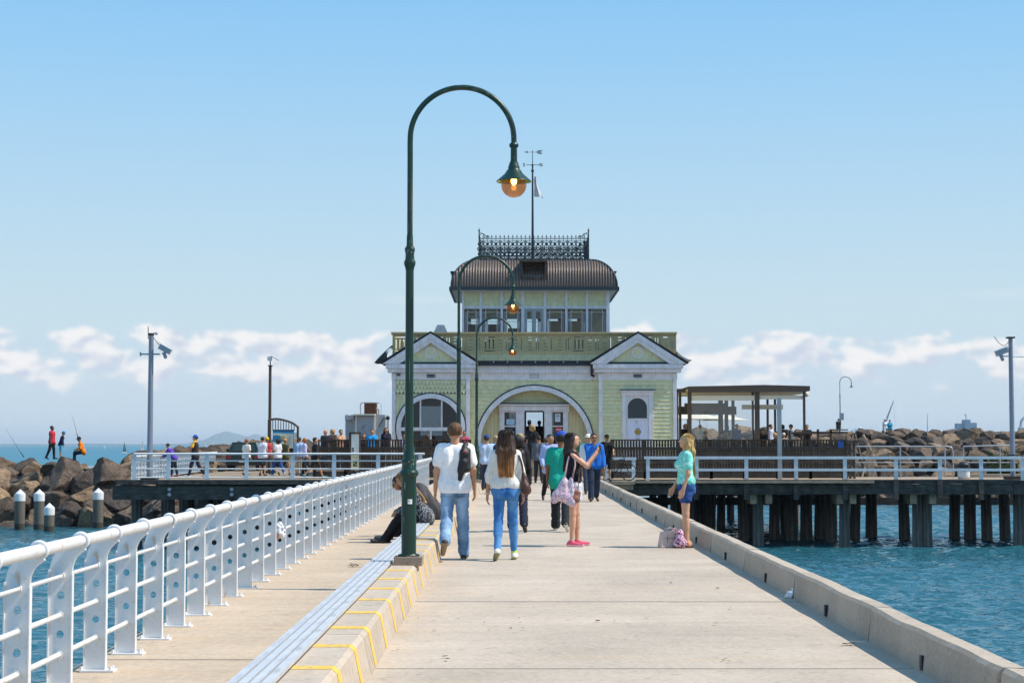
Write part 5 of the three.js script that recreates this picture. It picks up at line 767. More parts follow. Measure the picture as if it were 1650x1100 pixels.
// ---------------------------------------------------------------- figures: a field of tapered capsules, meshed by surface nets
// a bone: [ax, ay, az, bx, by, bz, ra, rb]
function boneD(b, x, y, z) {
  const dx = b[3] - b[0], dy = b[4] - b[1], dz = b[5] - b[2], px = x - b[0], py = y - b[1], pz = z - b[2], L = dx * dx + dy * dy + dz * dz; let t = L > 0 ? (px * dx + py * dy + pz * dz) / L : 0; t = t < 0 ? 0 : t > 1 ? 1 : t;
  const qx = px - dx * t, qy = py - dy * t, qz = pz - dz * t; return Math.sqrt(qx * qx + qy * qy + qz * qz) - (b[6] + (b[7] - b[6]) * t);
}
function field(bones, k, extra) { return (x, y, z) => { let d = 9; for (const b of bones) { const e = boneD(b, x, y, z); if (d > 8) d = e; else { const h = k - Math.abs(d - e); d = Math.min(d, e) - (h > 0 ? h * h / (4 * k) : 0); } } return extra ? extra(d, x, y, z) : d; }; }
function bounds(bones, pad) { const lo = [9, 9, 9], hi = [-9, -9, -9]; for (const b of bones) for (let e = 0; e < 2; e++) for (let i = 0; i < 3; i++) { const r = b[6 + e] + pad; lo[i] = Math.min(lo[i], b[e * 3 + i] - r); hi[i] = Math.max(hi[i], b[e * 3 + i] + r); } return [lo, hi]; }
function nets(sdf, [lo, hi], c, color) {
  const n = [0, 1, 2].map((i) => Math.ceil((hi[i] - lo[i]) / c) + 2), [nx, ny, nz] = n, v = new Float32Array(nx * ny * nz), at = (i, j, k) => (k * ny + j) * nx + i, B = 4;
  for (let K = 0; K < nz; K += B) for (let J = 0; J < ny; J += B) for (let I = 0; I < nx; I += B) {
    const m = sdf(lo[0] + (I + B / 2) * c, lo[1] + (J + B / 2) * c, lo[2] + (K + B / 2) * c), skip = Math.abs(m) > c * B * 1.35 + 0.015;
    for (let k = K; k < Math.min(K + B, nz); k++) for (let j = J; j < Math.min(J + B, ny); j++) for (let i = I; i < Math.min(I + B, nx); i++) v[at(i, j, k)] = skip ? m : sdf(lo[0] + i * c, lo[1] + j * c, lo[2] + k * c);
  }
  const id = new Int32Array(v.length).fill(-1), pos = [], idx = [];
  for (let k = 0; k < nz - 1; k++) for (let j = 0; j < ny - 1; j++) for (let i = 0; i < nx - 1; i++) {
    let m = 0, sx = 0, sy = 0, sz = 0, cnt = 0; const w = []; for (let q = 0; q < 8; q++) { const a = v[at(i + (q & 1), j + ((q >> 1) & 1), k + (q >> 2))]; w.push(a); if (a < 0) m |= 1 << q; }
    if (m === 0 || m === 255) continue;
    for (let q = 0; q < 8; q++) for (const e of [1, 2, 4]) { if (q & e) continue; const a = w[q], b = w[q | e]; if ((a < 0) === (b < 0)) continue; const t = a / (a - b); sx += (q & 1) + (e === 1 ? t : 0); sy += ((q >> 1) & 1) + (e === 2 ? t : 0); sz += (q >> 2) + (e === 4 ? t : 0); cnt++; }
    id[at(i, j, k)] = pos.length / 3; pos.push(lo[0] + (i + sx / cnt) * c, lo[1] + (j + sy / cnt) * c, lo[2] + (k + sz / cnt) * c);
  }
  for (let k = 1; k < nz - 1; k++) for (let j = 1; j < ny - 1; j++) for (let i = 1; i < nx - 1; i++) {
    const a = v[at(i, j, k)] < 0;
    const quad = (p, q, r, s, flip) => { if (p < 0 || q < 0 || r < 0 || s < 0) return; flip ? idx.push(p, q, r, p, r, s) : idx.push(p, r, q, p, s, r); };
    if (a !== v[at(i + 1, j, k)] < 0) quad(id[at(i, j - 1, k - 1)], id[at(i, j, k - 1)], id[at(i, j, k)], id[at(i, j - 1, k)], a);
    if (a !== v[at(i, j + 1, k)] < 0) quad(id[at(i - 1, j, k - 1)], id[at(i - 1, j, k)], id[at(i, j, k)], id[at(i, j, k - 1)], a);
    if (a !== v[at(i, j, k + 1)] < 0) quad(id[at(i - 1, j - 1, k)], id[at(i, j - 1, k)], id[at(i, j, k)], id[at(i - 1, j, k)], a);
  }
  const g = new THREE.BufferGeometry(); g.setAttribute('position', new THREE.Float32BufferAttribute(pos, 3)); g.setIndex(idx); g.computeVertexNormals();
  if (color) { const col = new Float32Array(pos.length); for (let i = 0; i < pos.length; i += 3) { const r = color(pos[i], pos[i + 1], pos[i + 2]); col[i] = r[0]; col[i + 1] = r[1]; col[i + 2] = r[2]; } g.setAttribute('color', new THREE.BufferAttribute(col, 3)); }
  return g;
}
const skinM = phy({ vertexColors: true, roughness: 0.55, sheen: 0.2 }), clothM = std({ vertexColors: true, roughness: 0.92 }), hairM = std({ vertexColors: true, roughness: 0.68 }), leatherM = std({ vertexColors: true, roughness: 0.55 });
const hex = (h) => { const c = new THREE.Color(h); return [c.r, c.g, c.b]; };
const rotX = (p, o, a) => { const y = p[1] - o[1], z = p[2] - o[2], c = Math.cos(a), s = Math.sin(a); return [p[0], o[1] + y * c - z * s, o[2] + y * s + z * c]; };
const rotY = (p, o, a) => { const x = p[0] - o[0], z = p[2] - o[2], c = Math.cos(a), s = Math.sin(a); return [o[0] + x * c + z * s, p[1], o[2] - x * s + z * c]; };
const add = (a, b, k = 1) => [a[0] + b[0] * k, a[1] + b[1] * k, a[2] + b[2] * k], sub = (a, b) => add(a, b, -1), len = (a) => Math.hypot(...a), unit = (a) => { const l = len(a) || 1; return [a[0] / l, a[1] / l, a[2] / l]; }, cross = (a, b) => [a[1] * b[2] - a[2] * b[1], a[2] * b[0] - a[0] * b[2], a[0] * b[1] - a[1] * b[0]], lerp3 = (a, b, t) => [mix(a[0], b[0], t), mix(a[1], b[1], t), mix(a[2], b[2], t)];
const B2 = (a, b, ra, rb = ra) => [...a, ...b, ra, rb];
let personSeed = 0;
/* o: label, at [x,y,z], turn (0 faces the camera, PI walks away), h height, cell; female; skin, hair {kind, color, tip, len}, top {kind, color}, bottom {kind, color}, shoes color,
   legs {L:{a,k,s,f}, R:..} thigh swing, knee bend, splay, heel lift in radians; arms {L:{a,b,e,c}|{to}}; lean, nod, look, hat {kind, color}, seat (lift of the seat over the feet) */
function person(o) {
  const seed = ++personSeed * 13.7, s = (o.h ?? 1.7) / 1.75, c = o.cell ?? 0.03, fine = c < 0.02, fem = o.female ? 1 : 0, kid = o.kid ? 1 : 0;
  const t = thing('person', o.label, 'person', o.at, o.turn ?? 0, o.group); 
  const hipY = 0.93, HC = [0, hipY, 0], legs = o.legs ?? {}, arms = o.arms ?? {}, lean = o.lean ?? 0;
  const J = {};
  for (const [S, sx] of [['L', 1], ['R', -1]]) {
    const { a = 0, k = 0.04, s: sp = 0.03, f = 0 } = legs[S] ?? {}, hip = [sx * 0.088, hipY, 0], dir = (p) => [sx * Math.sin(sp) * Math.cos(p), -Math.cos(p) * Math.cos(sp), Math.sin(p)];
    const knee = add(hip, dir(a), 0.43), ank = add(knee, dir(a - k), 0.425), fa = a - k - f, toe = add(ank, [sx * 0.03, -Math.cos(fa) * 0.05 * 1 + Math.sin(fa) * 0.16, Math.cos(fa) * 0.17 + Math.sin(fa) * 0.05]), heel = add(ank, [0, -Math.cos(fa) * 0.045 - Math.sin(fa) * 0.04, -Math.cos(fa) * 0.04 + Math.sin(fa) * 0.045]);
    J[S] = { hip, knee, ank, toe, heel };
  }
  const up = (p) => rotX(p, HC, lean), nb = [0, 1.475, -0.005], tw = o.twist ?? 0;
  const head = (p) => up(rotX(rotY(p, [0, 1.56, 0], o.look ?? 0), [0, 1.53, -0.01], o.nod ?? 0));
  const sw = fem ? 0.155 : 0.18, wa = fem ? 0.055 : 0.075, hw = fem ? 0.092 : 0.085;
  for (const [S, sx] of [['L', 1], ['R', -1]]) {
    const q = arms[S] ?? {}, sh = up(rotY([sx * sw, 1.415, -0.005], nb, tw)); let el, wr;
    if (q.to) { const tgt = q.to, v = sub(tgt, sh), D = Math.min(len(v), 0.535), u = unit(v), a = 0.285, b = 0.255, x = (D * D + a * a - b * b) / (2 * D), hgt = Math.sqrt(Math.max(0, a * a - x * x)), pole = q.pole ?? [sx * 0.5, -1, -0.35], pp = sub(pole, [u[0] * (pole[0] * u[0] + pole[1] * u[1] + pole[2] * u[2]), u[1] * (pole[0] * u[0] + pole[1] * u[1] + pole[2] * u[2]), u[2] * (pole[0] * u[0] + pole[1] * u[1] + pole[2] * u[2])]), n = unit(pp); el = add(add(sh, u, x), n, hgt); wr = add(sh, u, D); }
    else { const { a = 0, b = 0.12, e = 0.2, c: ci = 0 } = q, dir = (p, bb) => [sx * Math.sin(bb) * Math.cos(p), -Math.cos(p) * Math.cos(bb), Math.sin(p)]; el = add(sh, dir(a, b), 0.285); wr = add(el, dir(a + e, b * 0.3 - ci), 0.25); }
    Object.assign(J[S], { sh, el, wr });
  }
  // keep the lowest point on the ground
  let low = 9; for (const S of ['L', 'R']) low = Math.min(low, J[S].toe[1] - 0.022, J[S].heel[1] - 0.025);
  const off = -low; const sc = (b) => [b[0] * s, (b[1] + off) * s, b[2] * s, b[3] * s, (b[4] + off) * s, b[5] * s, b[6] * s, b[7] * s];
  if (o.seatAt !== undefined) t.position.y = o.seatAt - (hipY - 0.1 + off) * s;
  const torso = (g) => [...[1, -1].flatMap((x) => [B2(up([x * (0.095 - 0.015 * fem), 1.335, 0]), up([x * wa, 1.13, 0]), 0.105 - 0.01 * fem + g, 0.09 - 0.008 * fem + g), B2(up([x * wa, 1.13, 0]), [x * hw, hipY + 0.03, -0.01], 0.09 - 0.008 * fem + g, 0.108 + g)]), B2(up([0.14 - 0.02 * fem, 1.415, -0.01]), up([-0.14 + 0.02 * fem, 1.415, -0.01]), 0.062 + g * 0.7), ...(fem && !kid ? [B2(up([0.068, 1.275, 0.075]), up([0.068, 1.27, 0.085]), 0.055 + g), B2(up([-0.068, 1.275, 0.075]), up([-0.068, 1.27, 0.085]), 0.055 + g)] : [])];
  const bum = (g) => [B2([0.06, hipY - 0.02, -0.055], [0.065, hipY - 0.05, -0.055], 0.085 + g), B2([-0.06, hipY - 0.02, -0.055], [-0.065, hipY - 0.05, -0.055], 0.085 + g)];
  const thick = o.slim ?? 1;
  const armB = (S, g, to = 1, fr = 1) => { const q = J[S], r0 = 0.048 - 0.006 * fem, r1 = 0.039 - 0.004 * fem, r2 = 0.027; const out = []; const u = Math.min(1, to); out.push(B2(q.sh, lerp3(q.sh, q.el, u), r0 + g, mix(r0, r1, u) + g)); if (to > 1) out.push(B2(q.el, lerp3(q.el, q.wr, to - 1), r1 + g, mix(r1, r2, to - 1) + g)); return out; };
  const legB = (S, g, to = 2) => { const q = J[S], r0 = 0.083 * thick, r1 = 0.054 * thick, r2 = 0.037; const out = [], u = Math.min(1, to); out.push(B2(q.hip, lerp3(q.hip, q.knee, u), r0 + g, mix(r0, r1, u) + g)); if (to > 1) { const calf = add(lerp3(q.knee, q.ank, 0.3), unit(cross(sub(q.knee, q.ank), [1, 0, 0])), 0.016 * (Math.sign(1))); const f = to - 1; out.push(B2(q.knee, lerp3(q.knee, q.ank, f), r1 + g, mix(r1, r2, f) + g)); if (f > 0.5 && g < 0.02) out.push(B2(lerp3(q.knee, q.ank, 0.22), lerp3(q.knee, q.ank, 0.45), 0.054 * thick + g, 0.048 * thick + g)); } return out; };
  const footB = (S, g) => { const q = J[S]; return [B2(q.heel, q.toe, 0.034 + g, 0.026 + g), B2(q.ank, q.heel, 0.035 + g, 0.034 + g), B2(lerp3(q.ank, q.heel, 0.4), lerp3(q.heel, q.toe, 0.7), 0.034 + g, 0.028 + g)]; };
  const HB = [B2(head([0, 1.66, -0.018]), head([0, 1.655, 0.005]), 0.089, 0.084), B2(head([0, 1.635, 0.03]), head([0, 1.572, 0.05]), 0.066, 0.04), B2(head([0.022, 1.59, 0.03]), head([-0.022, 1.59, 0.03]), 0.052)], NK = B2(up([0, 1.43, -0.012]), head([0, 1.58, -0.01]), 0.058 - 0.008 * fem, 0.054 - 0.008 * fem);
  const NOSE = [B2(head([0, 1.642, 0.092]), head([0, 1.612, 0.111]), 0.009, 0.0135), B2(head([0.084, 1.64, -0.01]), head([0.084, 1.615, -0.012]), 0.018, 0.014), B2(head([-0.084, 1.64, -0.01]), head([-0.084, 1.615, -0.012]), 0.018, 0.014)];
  const hand = (S, sx, detail) => {
    const q = J[S], d = unit(sub(q.wr, q.el)), side = q.palm ?? unit(cross(d, [0, 0, 1])), inw = (arms[S]?.palm) ?? (Math.abs(d[1]) > 0.6 ? [-sx, 0, 0] : [0, -1, 0]), l = unit(cross(d, inw)), lat = l[2] < 0 ? [-l[0], -l[1], -l[2]] : l, n = unit(cross(lat, d)), nn = (n[0] * inw[0] + n[1] * inw[1] + n[2] * inw[2]) < 0 ? [-n[0], -n[1], -n[2]] : n, out = [], cu = arms[S]?.curl ?? 0.45;
    const pe = add(q.wr, d, 0.085); out.push(B2(add(q.wr, lat, 0.012), add(pe, lat, 0.022), 0.02, 0.018), B2(add(q.wr, lat, -0.012), add(pe, lat, -0.022), 0.02, 0.017));
    if (detail) { for (let i = 0; i < 4; i++) { const w = 0.03 - i * 0.02, L = [0.034, 0.038, 0.036, 0.028][i], d1 = unit(add(d, nn, cu * 0.7)), d2 = unit(add(d, nn, cu * 1.9)), a = add(add(q.wr, d, 0.088 - (i === 3 ? 0.008 : 0)), lat, w), b = add(a, d1, L), e = add(b, d2, L * 0.95); out.push(B2(a, b, 0.0095, 0.0088), B2(b, e, 0.0088, 0.0075)); } const a = add(add(q.wr, d, 0.025), lat, 0.026), b = add(add(a, d, 0.03), lat, 0.02), e = add(add(b, d, 0.028), nn, 0.012); out.push(B2(a, b, 0.0125, 0.011), B2(b, e, 0.011, 0.009)); }
    else out.push(B2(add(pe, lat, 0.015), add(add(pe, d, 0.06), nn, 0.03), 0.018, 0.014), B2(add(pe, lat, -0.015), add(add(pe, d, 0.055), nn, 0.03), 0.017, 0.013), B2(add(add(q.wr, d, 0.03), lat, 0.025), add(add(q.wr, d, 0.075), lat, 0.045), 0.012, 0.009));
    return out;
  };
  const skin = hex(o.skin ?? '#b98a6c'), headC = head([0, 1.64, 0]).map((q, i) => (q + (i === 1 ? off : 0)) * s);
  const fAxis = unit(sub(head([0, 1.64, 1]), head([0, 1.64, 0]))), uAxis = unit(sub(head([0, 2.64, 0]), head([0, 1.64, 0]))), rAxis = cross(uAxis, fAxis);
  const inHead = (x, y, z) => { const d = [x - headC[0], y - headC[1], z - headC[2]]; return [(d[0] * rAxis[0] + d[1] * rAxis[1] + d[2] * rAxis[2]) / s, (d[0] * uAxis[0] + d[1] * uAxis[1] + d[2] * uAxis[2]) / s, (d[0] * fAxis[0] + d[1] * fAxis[1] + d[2] * fAxis[2]) / s]; };
  const skinCol = (x, y, z) => { const [a, b, f] = inHead(x, y, z), n = 1 + 0.08 * PN.noise(x * 14 + seed, y * 14, z * 14); let r = skin.map((q) => q * n);
    if (f > 0.05 && Math.abs(b) < 0.1) { const e = Math.hypot(Math.abs(a) - 0.032, b - 0.003); if (e < 0.011) r = e < 0.0055 ? [0.02, 0.015, 0.012] : [0.6, 0.56, 0.52]; else if (Math.abs(b - 0.022) < 0.005 && Math.abs(Math.abs(a) - 0.033) < 0.02) r = skin.map((q) => q * 0.3); else if (Math.abs(b + 0.052) < 0.008 && Math.abs(a) < 0.024) r = [skin[0] * 0.85, skin[1] * 0.5, skin[2] * 0.5]; }
    return r; };
  // the body: one surface, with finer head and hands merged in
  const bodyB = [...torso(-0.008), ...bum(-0.008), NK, ...HB, ...['L', 'R'].flatMap((S) => [...armB(S, -0.001, 2), ...legB(S, -0.004), ...footB(S, -0.006)]), ...(fine ? [] : NOSE), ...(fine ? [] : [...hand('L', 1, false), ...hand('R', -1, false)])].map(sc);
  const bg = [nets(field(bodyB, 0.03 * s), bounds(bodyB, c * 2), c, skinCol)];
  if (fine) { const hb = [...HB, ...NOSE, NK].map(sc); bg.push(nets(field(hb, 0.018 * s), bounds(hb, 0.02), 0.006, skinCol)); for (const [S, sx] of [['L', 1], ['R', -1]]) { const hh = [...hand(S, sx, true), B2(lerp3(J[S].el, J[S].wr, 0.8), J[S].wr, 0.029, 0.026)].map(sc); bg.push(nets(field(hh, 0.009), bounds(hh, 0.012), 0.0048, skinCol)); } }
  const body = mesh('body', bg, skinM, t);
  const fold = (x, y, z) => 1 - 2.4 * Math.abs(PN.noise(x, y, z)), wr = (amp, fx, fy) => (d, x, y, z) => { const q = PN.noise(x * 3 + seed, y * 3, z * 3); return d + amp * (0.4 * PN.noise(x * fx + seed, y * fy, z * fx) - 0.55 * fold(x * fx * 1.3 + q + seed, y * fy * 1.3 + x * fx * 0.7, z * fx * 1.3) - 0.3 * fold(x * fx * 2.6, y * fy * 2.6 + seed + q * 2, z * fx * 2.6)) + amp * 0.25; };
  const cl = fine ? 0.011 : c * 0.9;
  const colFn = (spec) => { const b = hex(spec.color), b2 = spec.color2 ? hex(spec.color2) : b; return (x, y, z) => { const n = 1 + (spec.var ?? 0.12) * PN.noise(x * 22 + seed, y * 22, z * 22) + 0.10 * PN.noise(x * 5, y * 5 + seed, z * 5); let q = b; if (spec.pattern === 'floral') { const f = PN.noise(x * 32, y * 32 + seed, z * 32); q = f > 0.22 ? b2 : f < -0.3 ? hex(spec.color3 ?? '#6a5a78') : b; } if (spec.pattern === 'check') q = PN.noise(x * 70, y * 20, z * 70) > 0.05 ? b2 : b; if (spec.pattern === 'denim') { const f = sat(0.5 + 1.1 * PN.noise(x * 6 + seed, y * 4, z * 6)); q = [mix(b[0], b2[0], f), mix(b[1], b2[1], f), mix(b[2], b2[2], f)]; if (fine && spec.kind === 'jeans') { const hy = y / s - off - hipY, ax = Math.abs(x / s), px = ax - 0.078, inP = Math.abs(px) < 0.058 && hy < 0.02 && hy > -0.125; if (z < -0.03 && ((inP && !(Math.abs(px) < 0.048 && hy < 0.01 && hy > -0.112)) || (ax < 0.006 && hy < 0.06))) q = q.map((v) => v * 0.62); if (hy > 0.045 && hy < 0.052) q = q.map((v) => v * 0.65); } } return q.map((v) => v * n); }; };
  if (o.bottom) { const spec = o.bottom, kd = spec.kind, to = { jeans: 1.93, trousers: 1.96, shorts: 0.42, 'long shorts': 0.98, skirt: 0.4 }[kd], g = spec.loose ?? (kd === 'jeans' ? 0.014 : 0.016), bones = [...torso(0.012).filter((q, i) => i % 2 === 1 && i < 4).map((q) => { const w2 = lerp3(q.slice(0, 3), q.slice(3, 6), 0.45); return B2(w2, q.slice(3, 6), q[6] - 0.002, q[7]); }), ...bum(0.01), ...['L', 'R'].flatMap((S) => legB(S, g, to))].map(sc);
    if (spec.flare) for (const S of ['L', 'R']) bones.push(sc(B2(lerp3(J[S].knee, J[S].ank, 0.25), lerp3(J[S].knee, J[S].ank, 0.97), 0.058 + g * 0.6, 0.05 + g)));
    mesh(kd === 'jeans' ? 'jeans' : kd === 'skirt' ? 'skirt' : kd.includes('shorts') ? 'shorts' : 'trousers', nets(field(bones, 0.025 * s, wr(fine ? (spec.loose ?? 1) < 0.01 ? 0.006 : 0.013 : 0.006, 6, 13)), bounds(bones, 0.03), cl, colFn(spec)), clothM, t).userData.label = spec.label ?? kd; }
  if (o.top) { const spec = o.top, kd = spec.kind, to = { tee: 0.62, long: 1.95, elbow: 1.3, tank: 0, vest: 0 }[kd], g = spec.loose ?? 0.016, drop = spec.drop ?? 0.08, bones = [...torso(g).filter((q, i) => i !== 1 && i !== 3), ...[1, -1].map((x) => B2(up([x * wa, 1.13, 0]), [x * hw * 0.95, hipY + 0.1 - drop, -0.012], 0.09 - 0.008 * fem + g, 0.112 + g + (drop > 0.04 ? 0.006 : 0))), ...(drop > 0.04 ? bum(g + 0.006) : []), ...(to ? ['L', 'R'].flatMap((S) => armB(S, g * 0.9, to)) : [])].map(sc);
    if (to === 0.62 && spec.loose > 0.02) for (const S of ['L', 'R']) bones.push(sc(B2(J[S].sh, lerp3(J[S].sh, J[S].el, 0.6), 0.06, 0.068)));
    const cutY = ([0, hipY - drop - 0.015 + off, 0])[1] * s, f0 = field(bones, 0.03 * s, wr(fine ? 0.0105 : 0.006, 10, 3)); mesh('top', nets((x, y, z) => Math.max(f0(x, y, z), o.sit ? -9 : cutY - y), bounds(bones, 0.03), cl, colFn(spec)), clothM, t).userData.label = spec.label ?? 'top'; }
  const shoeSpec = { color: o.shoes ?? '#222222', var: 0.1 }; for (const S of ['L', 'R']) { const b = footB(S, 0.006).slice(0, 3).map(sc); if (o.sandals) continue; const sole = hex(o.sole ?? o.shoes ?? '#222'), cf = colFn(shoeSpec), q = J[S], hl = (q.heel[1] + off) * s; mesh('shoe', nets(field(b, 0.012, (d, x, y, z) => Math.max(d, y - (q.ank[1] + off + 0.035) * s)), bounds(b, 0.02), fine ? 0.008 : c * 0.8, (x, y, z) => y < hl - 0.006 && o.sole ? sole : cf(x, y, z)), leatherM, t); if (o.socks) { const k = [B2(lerp3(q.knee, q.ank, 0.9), q.ank, 0.042, 0.042)].map(sc); mesh('sock', nets(field(k, 0.01), bounds(k, 0.02), 0.008, colFn({ color: o.socks })), clothM, t); } }
  // hair
  const H = o.hair ?? {}; if (H.kind && H.kind !== 'none') {
    const L = H.len ?? 0.3, hb = [B2(head([0, 1.665, -0.026]), head([0, 1.668, -0.012]), 0.097, 0.094)];
    if (H.kind === 'long') { const b0 = head([0, 1.63, -0.07]), fall = (x, y, z) => up([x, y, z]); for (const x of [-0.055, 0, 0.055]) { hb.push(B2(head([x, 1.62, -0.05]), fall(x * 1.35, 1.47, -0.095), 0.06, 0.05), B2(fall(x * 1.35, 1.47, -0.095), fall(x * 0.9, 1.6 - L, -0.115), 0.05, 0.014)); } for (const x of [-1, 1]) hb.push(B2(head([x * 0.075, 1.66, 0.0]), head([x * 0.085, 1.56, -0.03]), 0.035, 0.04), B2(head([x * 0.085, 1.56, -0.03]), fall(x * 0.105, 1.5 - (H.front ? L - 0.15 : 0.05), H.front ? 0.06 : -0.06), 0.04, H.front ? 0.025 : 0.04)); }
    if (H.kind === 'bob') for (const x of [-0.06, 0, 0.06]) hb.push(B2(head([x, 1.65, -0.05]), head([x * 1.25, 1.55, -0.06]), 0.06, 0.045));
    if (H.kind === 'tail') hb.push(B2(head([0, 1.69, -0.11]), head([0, 1.5, -0.15]), 0.035, 0.025));
    if (H.kind === 'bun') hb.push(B2(head([0, 1.7, -0.12]), head([0, 1.71, -0.12]), 0.04));
    const hs = hb.map(sc), hc = hex(H.color), tip = hex(H.tip ?? H.color), f0 = field(hs, 0.03 * s), top0 = headC[1], short = H.kind === 'short' || H.kind === 'tail' || H.kind === 'bun';
    const strand = (x, y, z) => PN.noise((x * rAxis[0] + z * rAxis[2]) * 60 + seed, y * 5, (x * fAxis[0] + z * fAxis[2]) * 48);
    const hf = (x, y, z) => { let d = f0(x, y, z) + (fine ? 0.009 : 0.005) * strand(x, y, z); const [a, b, f] = inHead(x, y, z); if (Math.abs(a) < 0.14 && b > -0.14) { const face = Math.min(f - 0.028 + Math.max(0, 0.055 - b) * -0.25, 0.062 - b); d = Math.max(d, short ? Math.min(Math.min(f - 0.03, 0.05 - b) , 9) : Math.min(f - 0.045, 0.06 - b)); if (short) d = Math.max(d, -0.055 - b + (f > -0.02 ? 0.05 : 0)); } return d; };
    mesh('hair', nets(hf, bounds(hs, 0.03), fine ? 0.0085 : c * 0.8, (x, y, z) => { const k = 1 + 0.75 * strand(x, y, z), f = sat((top0 - y) / (L * s)); return [0, 1, 2].map((i) => Math.max(0.003, mix(hc[i], tip[i], f * f) * k)); }), hairM, t);
  }
  if (fine && H.kind === 'long') {
    const r = rng(Math.floor(seed * 7)), L = H.len ?? 0.3, hc = hex(H.color), tip = hex(H.tip ?? H.color), list = [];
    for (let i = 0; i < 190; i++) {
      const a = (r() * 2 - 1) * 2.1, ca = Math.sin(a), cb = -Math.cos(a), e = r(), rad = 0.104, y0 = 1.70 + 0.06 * e, w = (r() - 0.5) * 0.03, sideF = H.front && Math.abs(a) > 1.35;
      const p0 = head([ca * rad * Math.sqrt(1 - e * e * 0.75), y0, -0.02 + cb * rad * Math.sqrt(1 - e * e * 0.75)]), p1 = head([ca * 0.106 + w * 0.3, 1.6, -0.03 + cb * 0.1]), xs = Math.max(-0.105, Math.min(0.105, ca * 0.125)), p2 = sideF ? up([Math.sign(ca) * 0.115, 1.46, 0.02]) : up([xs + w, 1.45, -0.145 + Math.abs(ca) * 0.05]), p3 = sideF ? up([Math.sign(ca) * 0.11 + w, 1.5 - (L - 0.15) * (0.8 + r() * 0.3), 0.085]) : up([xs * 0.75 + w * 1.6, 1.6 - L * (0.86 + r() * 0.2), -0.145 + (r() - 0.5) * 0.03]);
      const cv = new THREE.CatmullRomCurve3([p0, p1, p2, p3].map((p) => V([p[0] * s, (p[1] + off) * s, p[2] * s]))), g = new THREE.TubeGeometry(cv, 10, 0.0034, 3), n = g.attributes.position.count, col = new Float32Array(n * 3), kk = 0.55 + r() * 1.1;
      for (let q = 0; q < n; q++) { const f = Math.floor(q / 4) / 10; for (let m = 0; m < 3; m++) col[q * 3 + m] = mix(hc[m], tip[m], f * f) * kk; } g.setAttribute('color', new THREE.BufferAttribute(col, 3)); list.push(g);
    }
    const st = mesh('hair_strands', list, hairM, t); st.userData.kind = 'stuff';
  }
  const hat = o.hat; if (hat) { const hc = colFn({ color: hat.color }), cb = [B2(head([0, 1.69, -0.016]), head([0, 1.695, 0]), 0.098, 0.095)].map(sc), f0 = field(cb, 0.01); const crown = nets((x, y, z) => Math.max(f0(x, y, z), 0.035 - inHead(x, y, z)[1]), bounds(cb, 0.03), fine ? 0.009 : 0.018, hc); const br = []; if (hat.kind === 'cap') { const g = new THREE.CylinderGeometry(0.075, 0.085, 0.012, 16); g.scale(1, 1, 1.1); g.translate(0, 0.045, hat.back ? -0.1 : 0.1); br.push(g); } else if (hat.kind === 'hat') { br.push(lathe([[0.08, 0.05], [0.2, 0.035], [0.2, 0.042], [0.08, 0.06]], 20)); }
    for (const g of br) { g.scale(s, s, s); g.applyMatrix4(new THREE.Matrix4().makeBasis(V(rAxis), V(uAxis), V(fAxis))); g.translate(...headC); const col = new Float32Array(g.attributes.position.count * 3), q = hex(hat.color); for (let i = 0; i < col.length; i += 3) col.set(q, i); g.setAttribute('color', new THREE.BufferAttribute(col, 3)); } mesh(hat.kind === 'hat' ? 'sun_hat' : 'cap', [crown, ...br], clothM, t); }
  if (o.glasses) { const gl = [bx(-0.062, -0.008, -0.012, 0.02, 0.097, 0.104), bx(0.008, 0.062, -0.012, 0.02, 0.097, 0.104), bx(-0.01, 0.01, 0.008, 0.014, 0.1, 0.106), bx(0.062, 0.072, 0.004, 0.012, 0.0, 0.1), bx(-0.072, -0.062, 0.004, 0.012, 0.0, 0.1)]; const g = merge(gl); g.scale(s, s, s); g.applyMatrix4(new THREE.Matrix4().makeBasis(V(rAxis), V(uAxis), V(fAxis))); g.translate(...headC); mesh('sunglasses', g, M.black, t); }
  t.userData.joint = undefined; delete t.userData.joint;
  const toW = (p) => { const q = [p[0] * s, (p[1] + off) * s, p[2] * s], ca = Math.cos(t.rotation.y), sa = Math.sin(t.rotation.y); return [t.position.x + q[0] * ca + q[2] * sa, t.position.y + q[1], t.position.z - q[0] * sa + q[2] * ca]; };
  return { t, J, s, up, toW, local: (p) => [p[0] * s, (p[1] + off) * s, p[2] * s] };
}
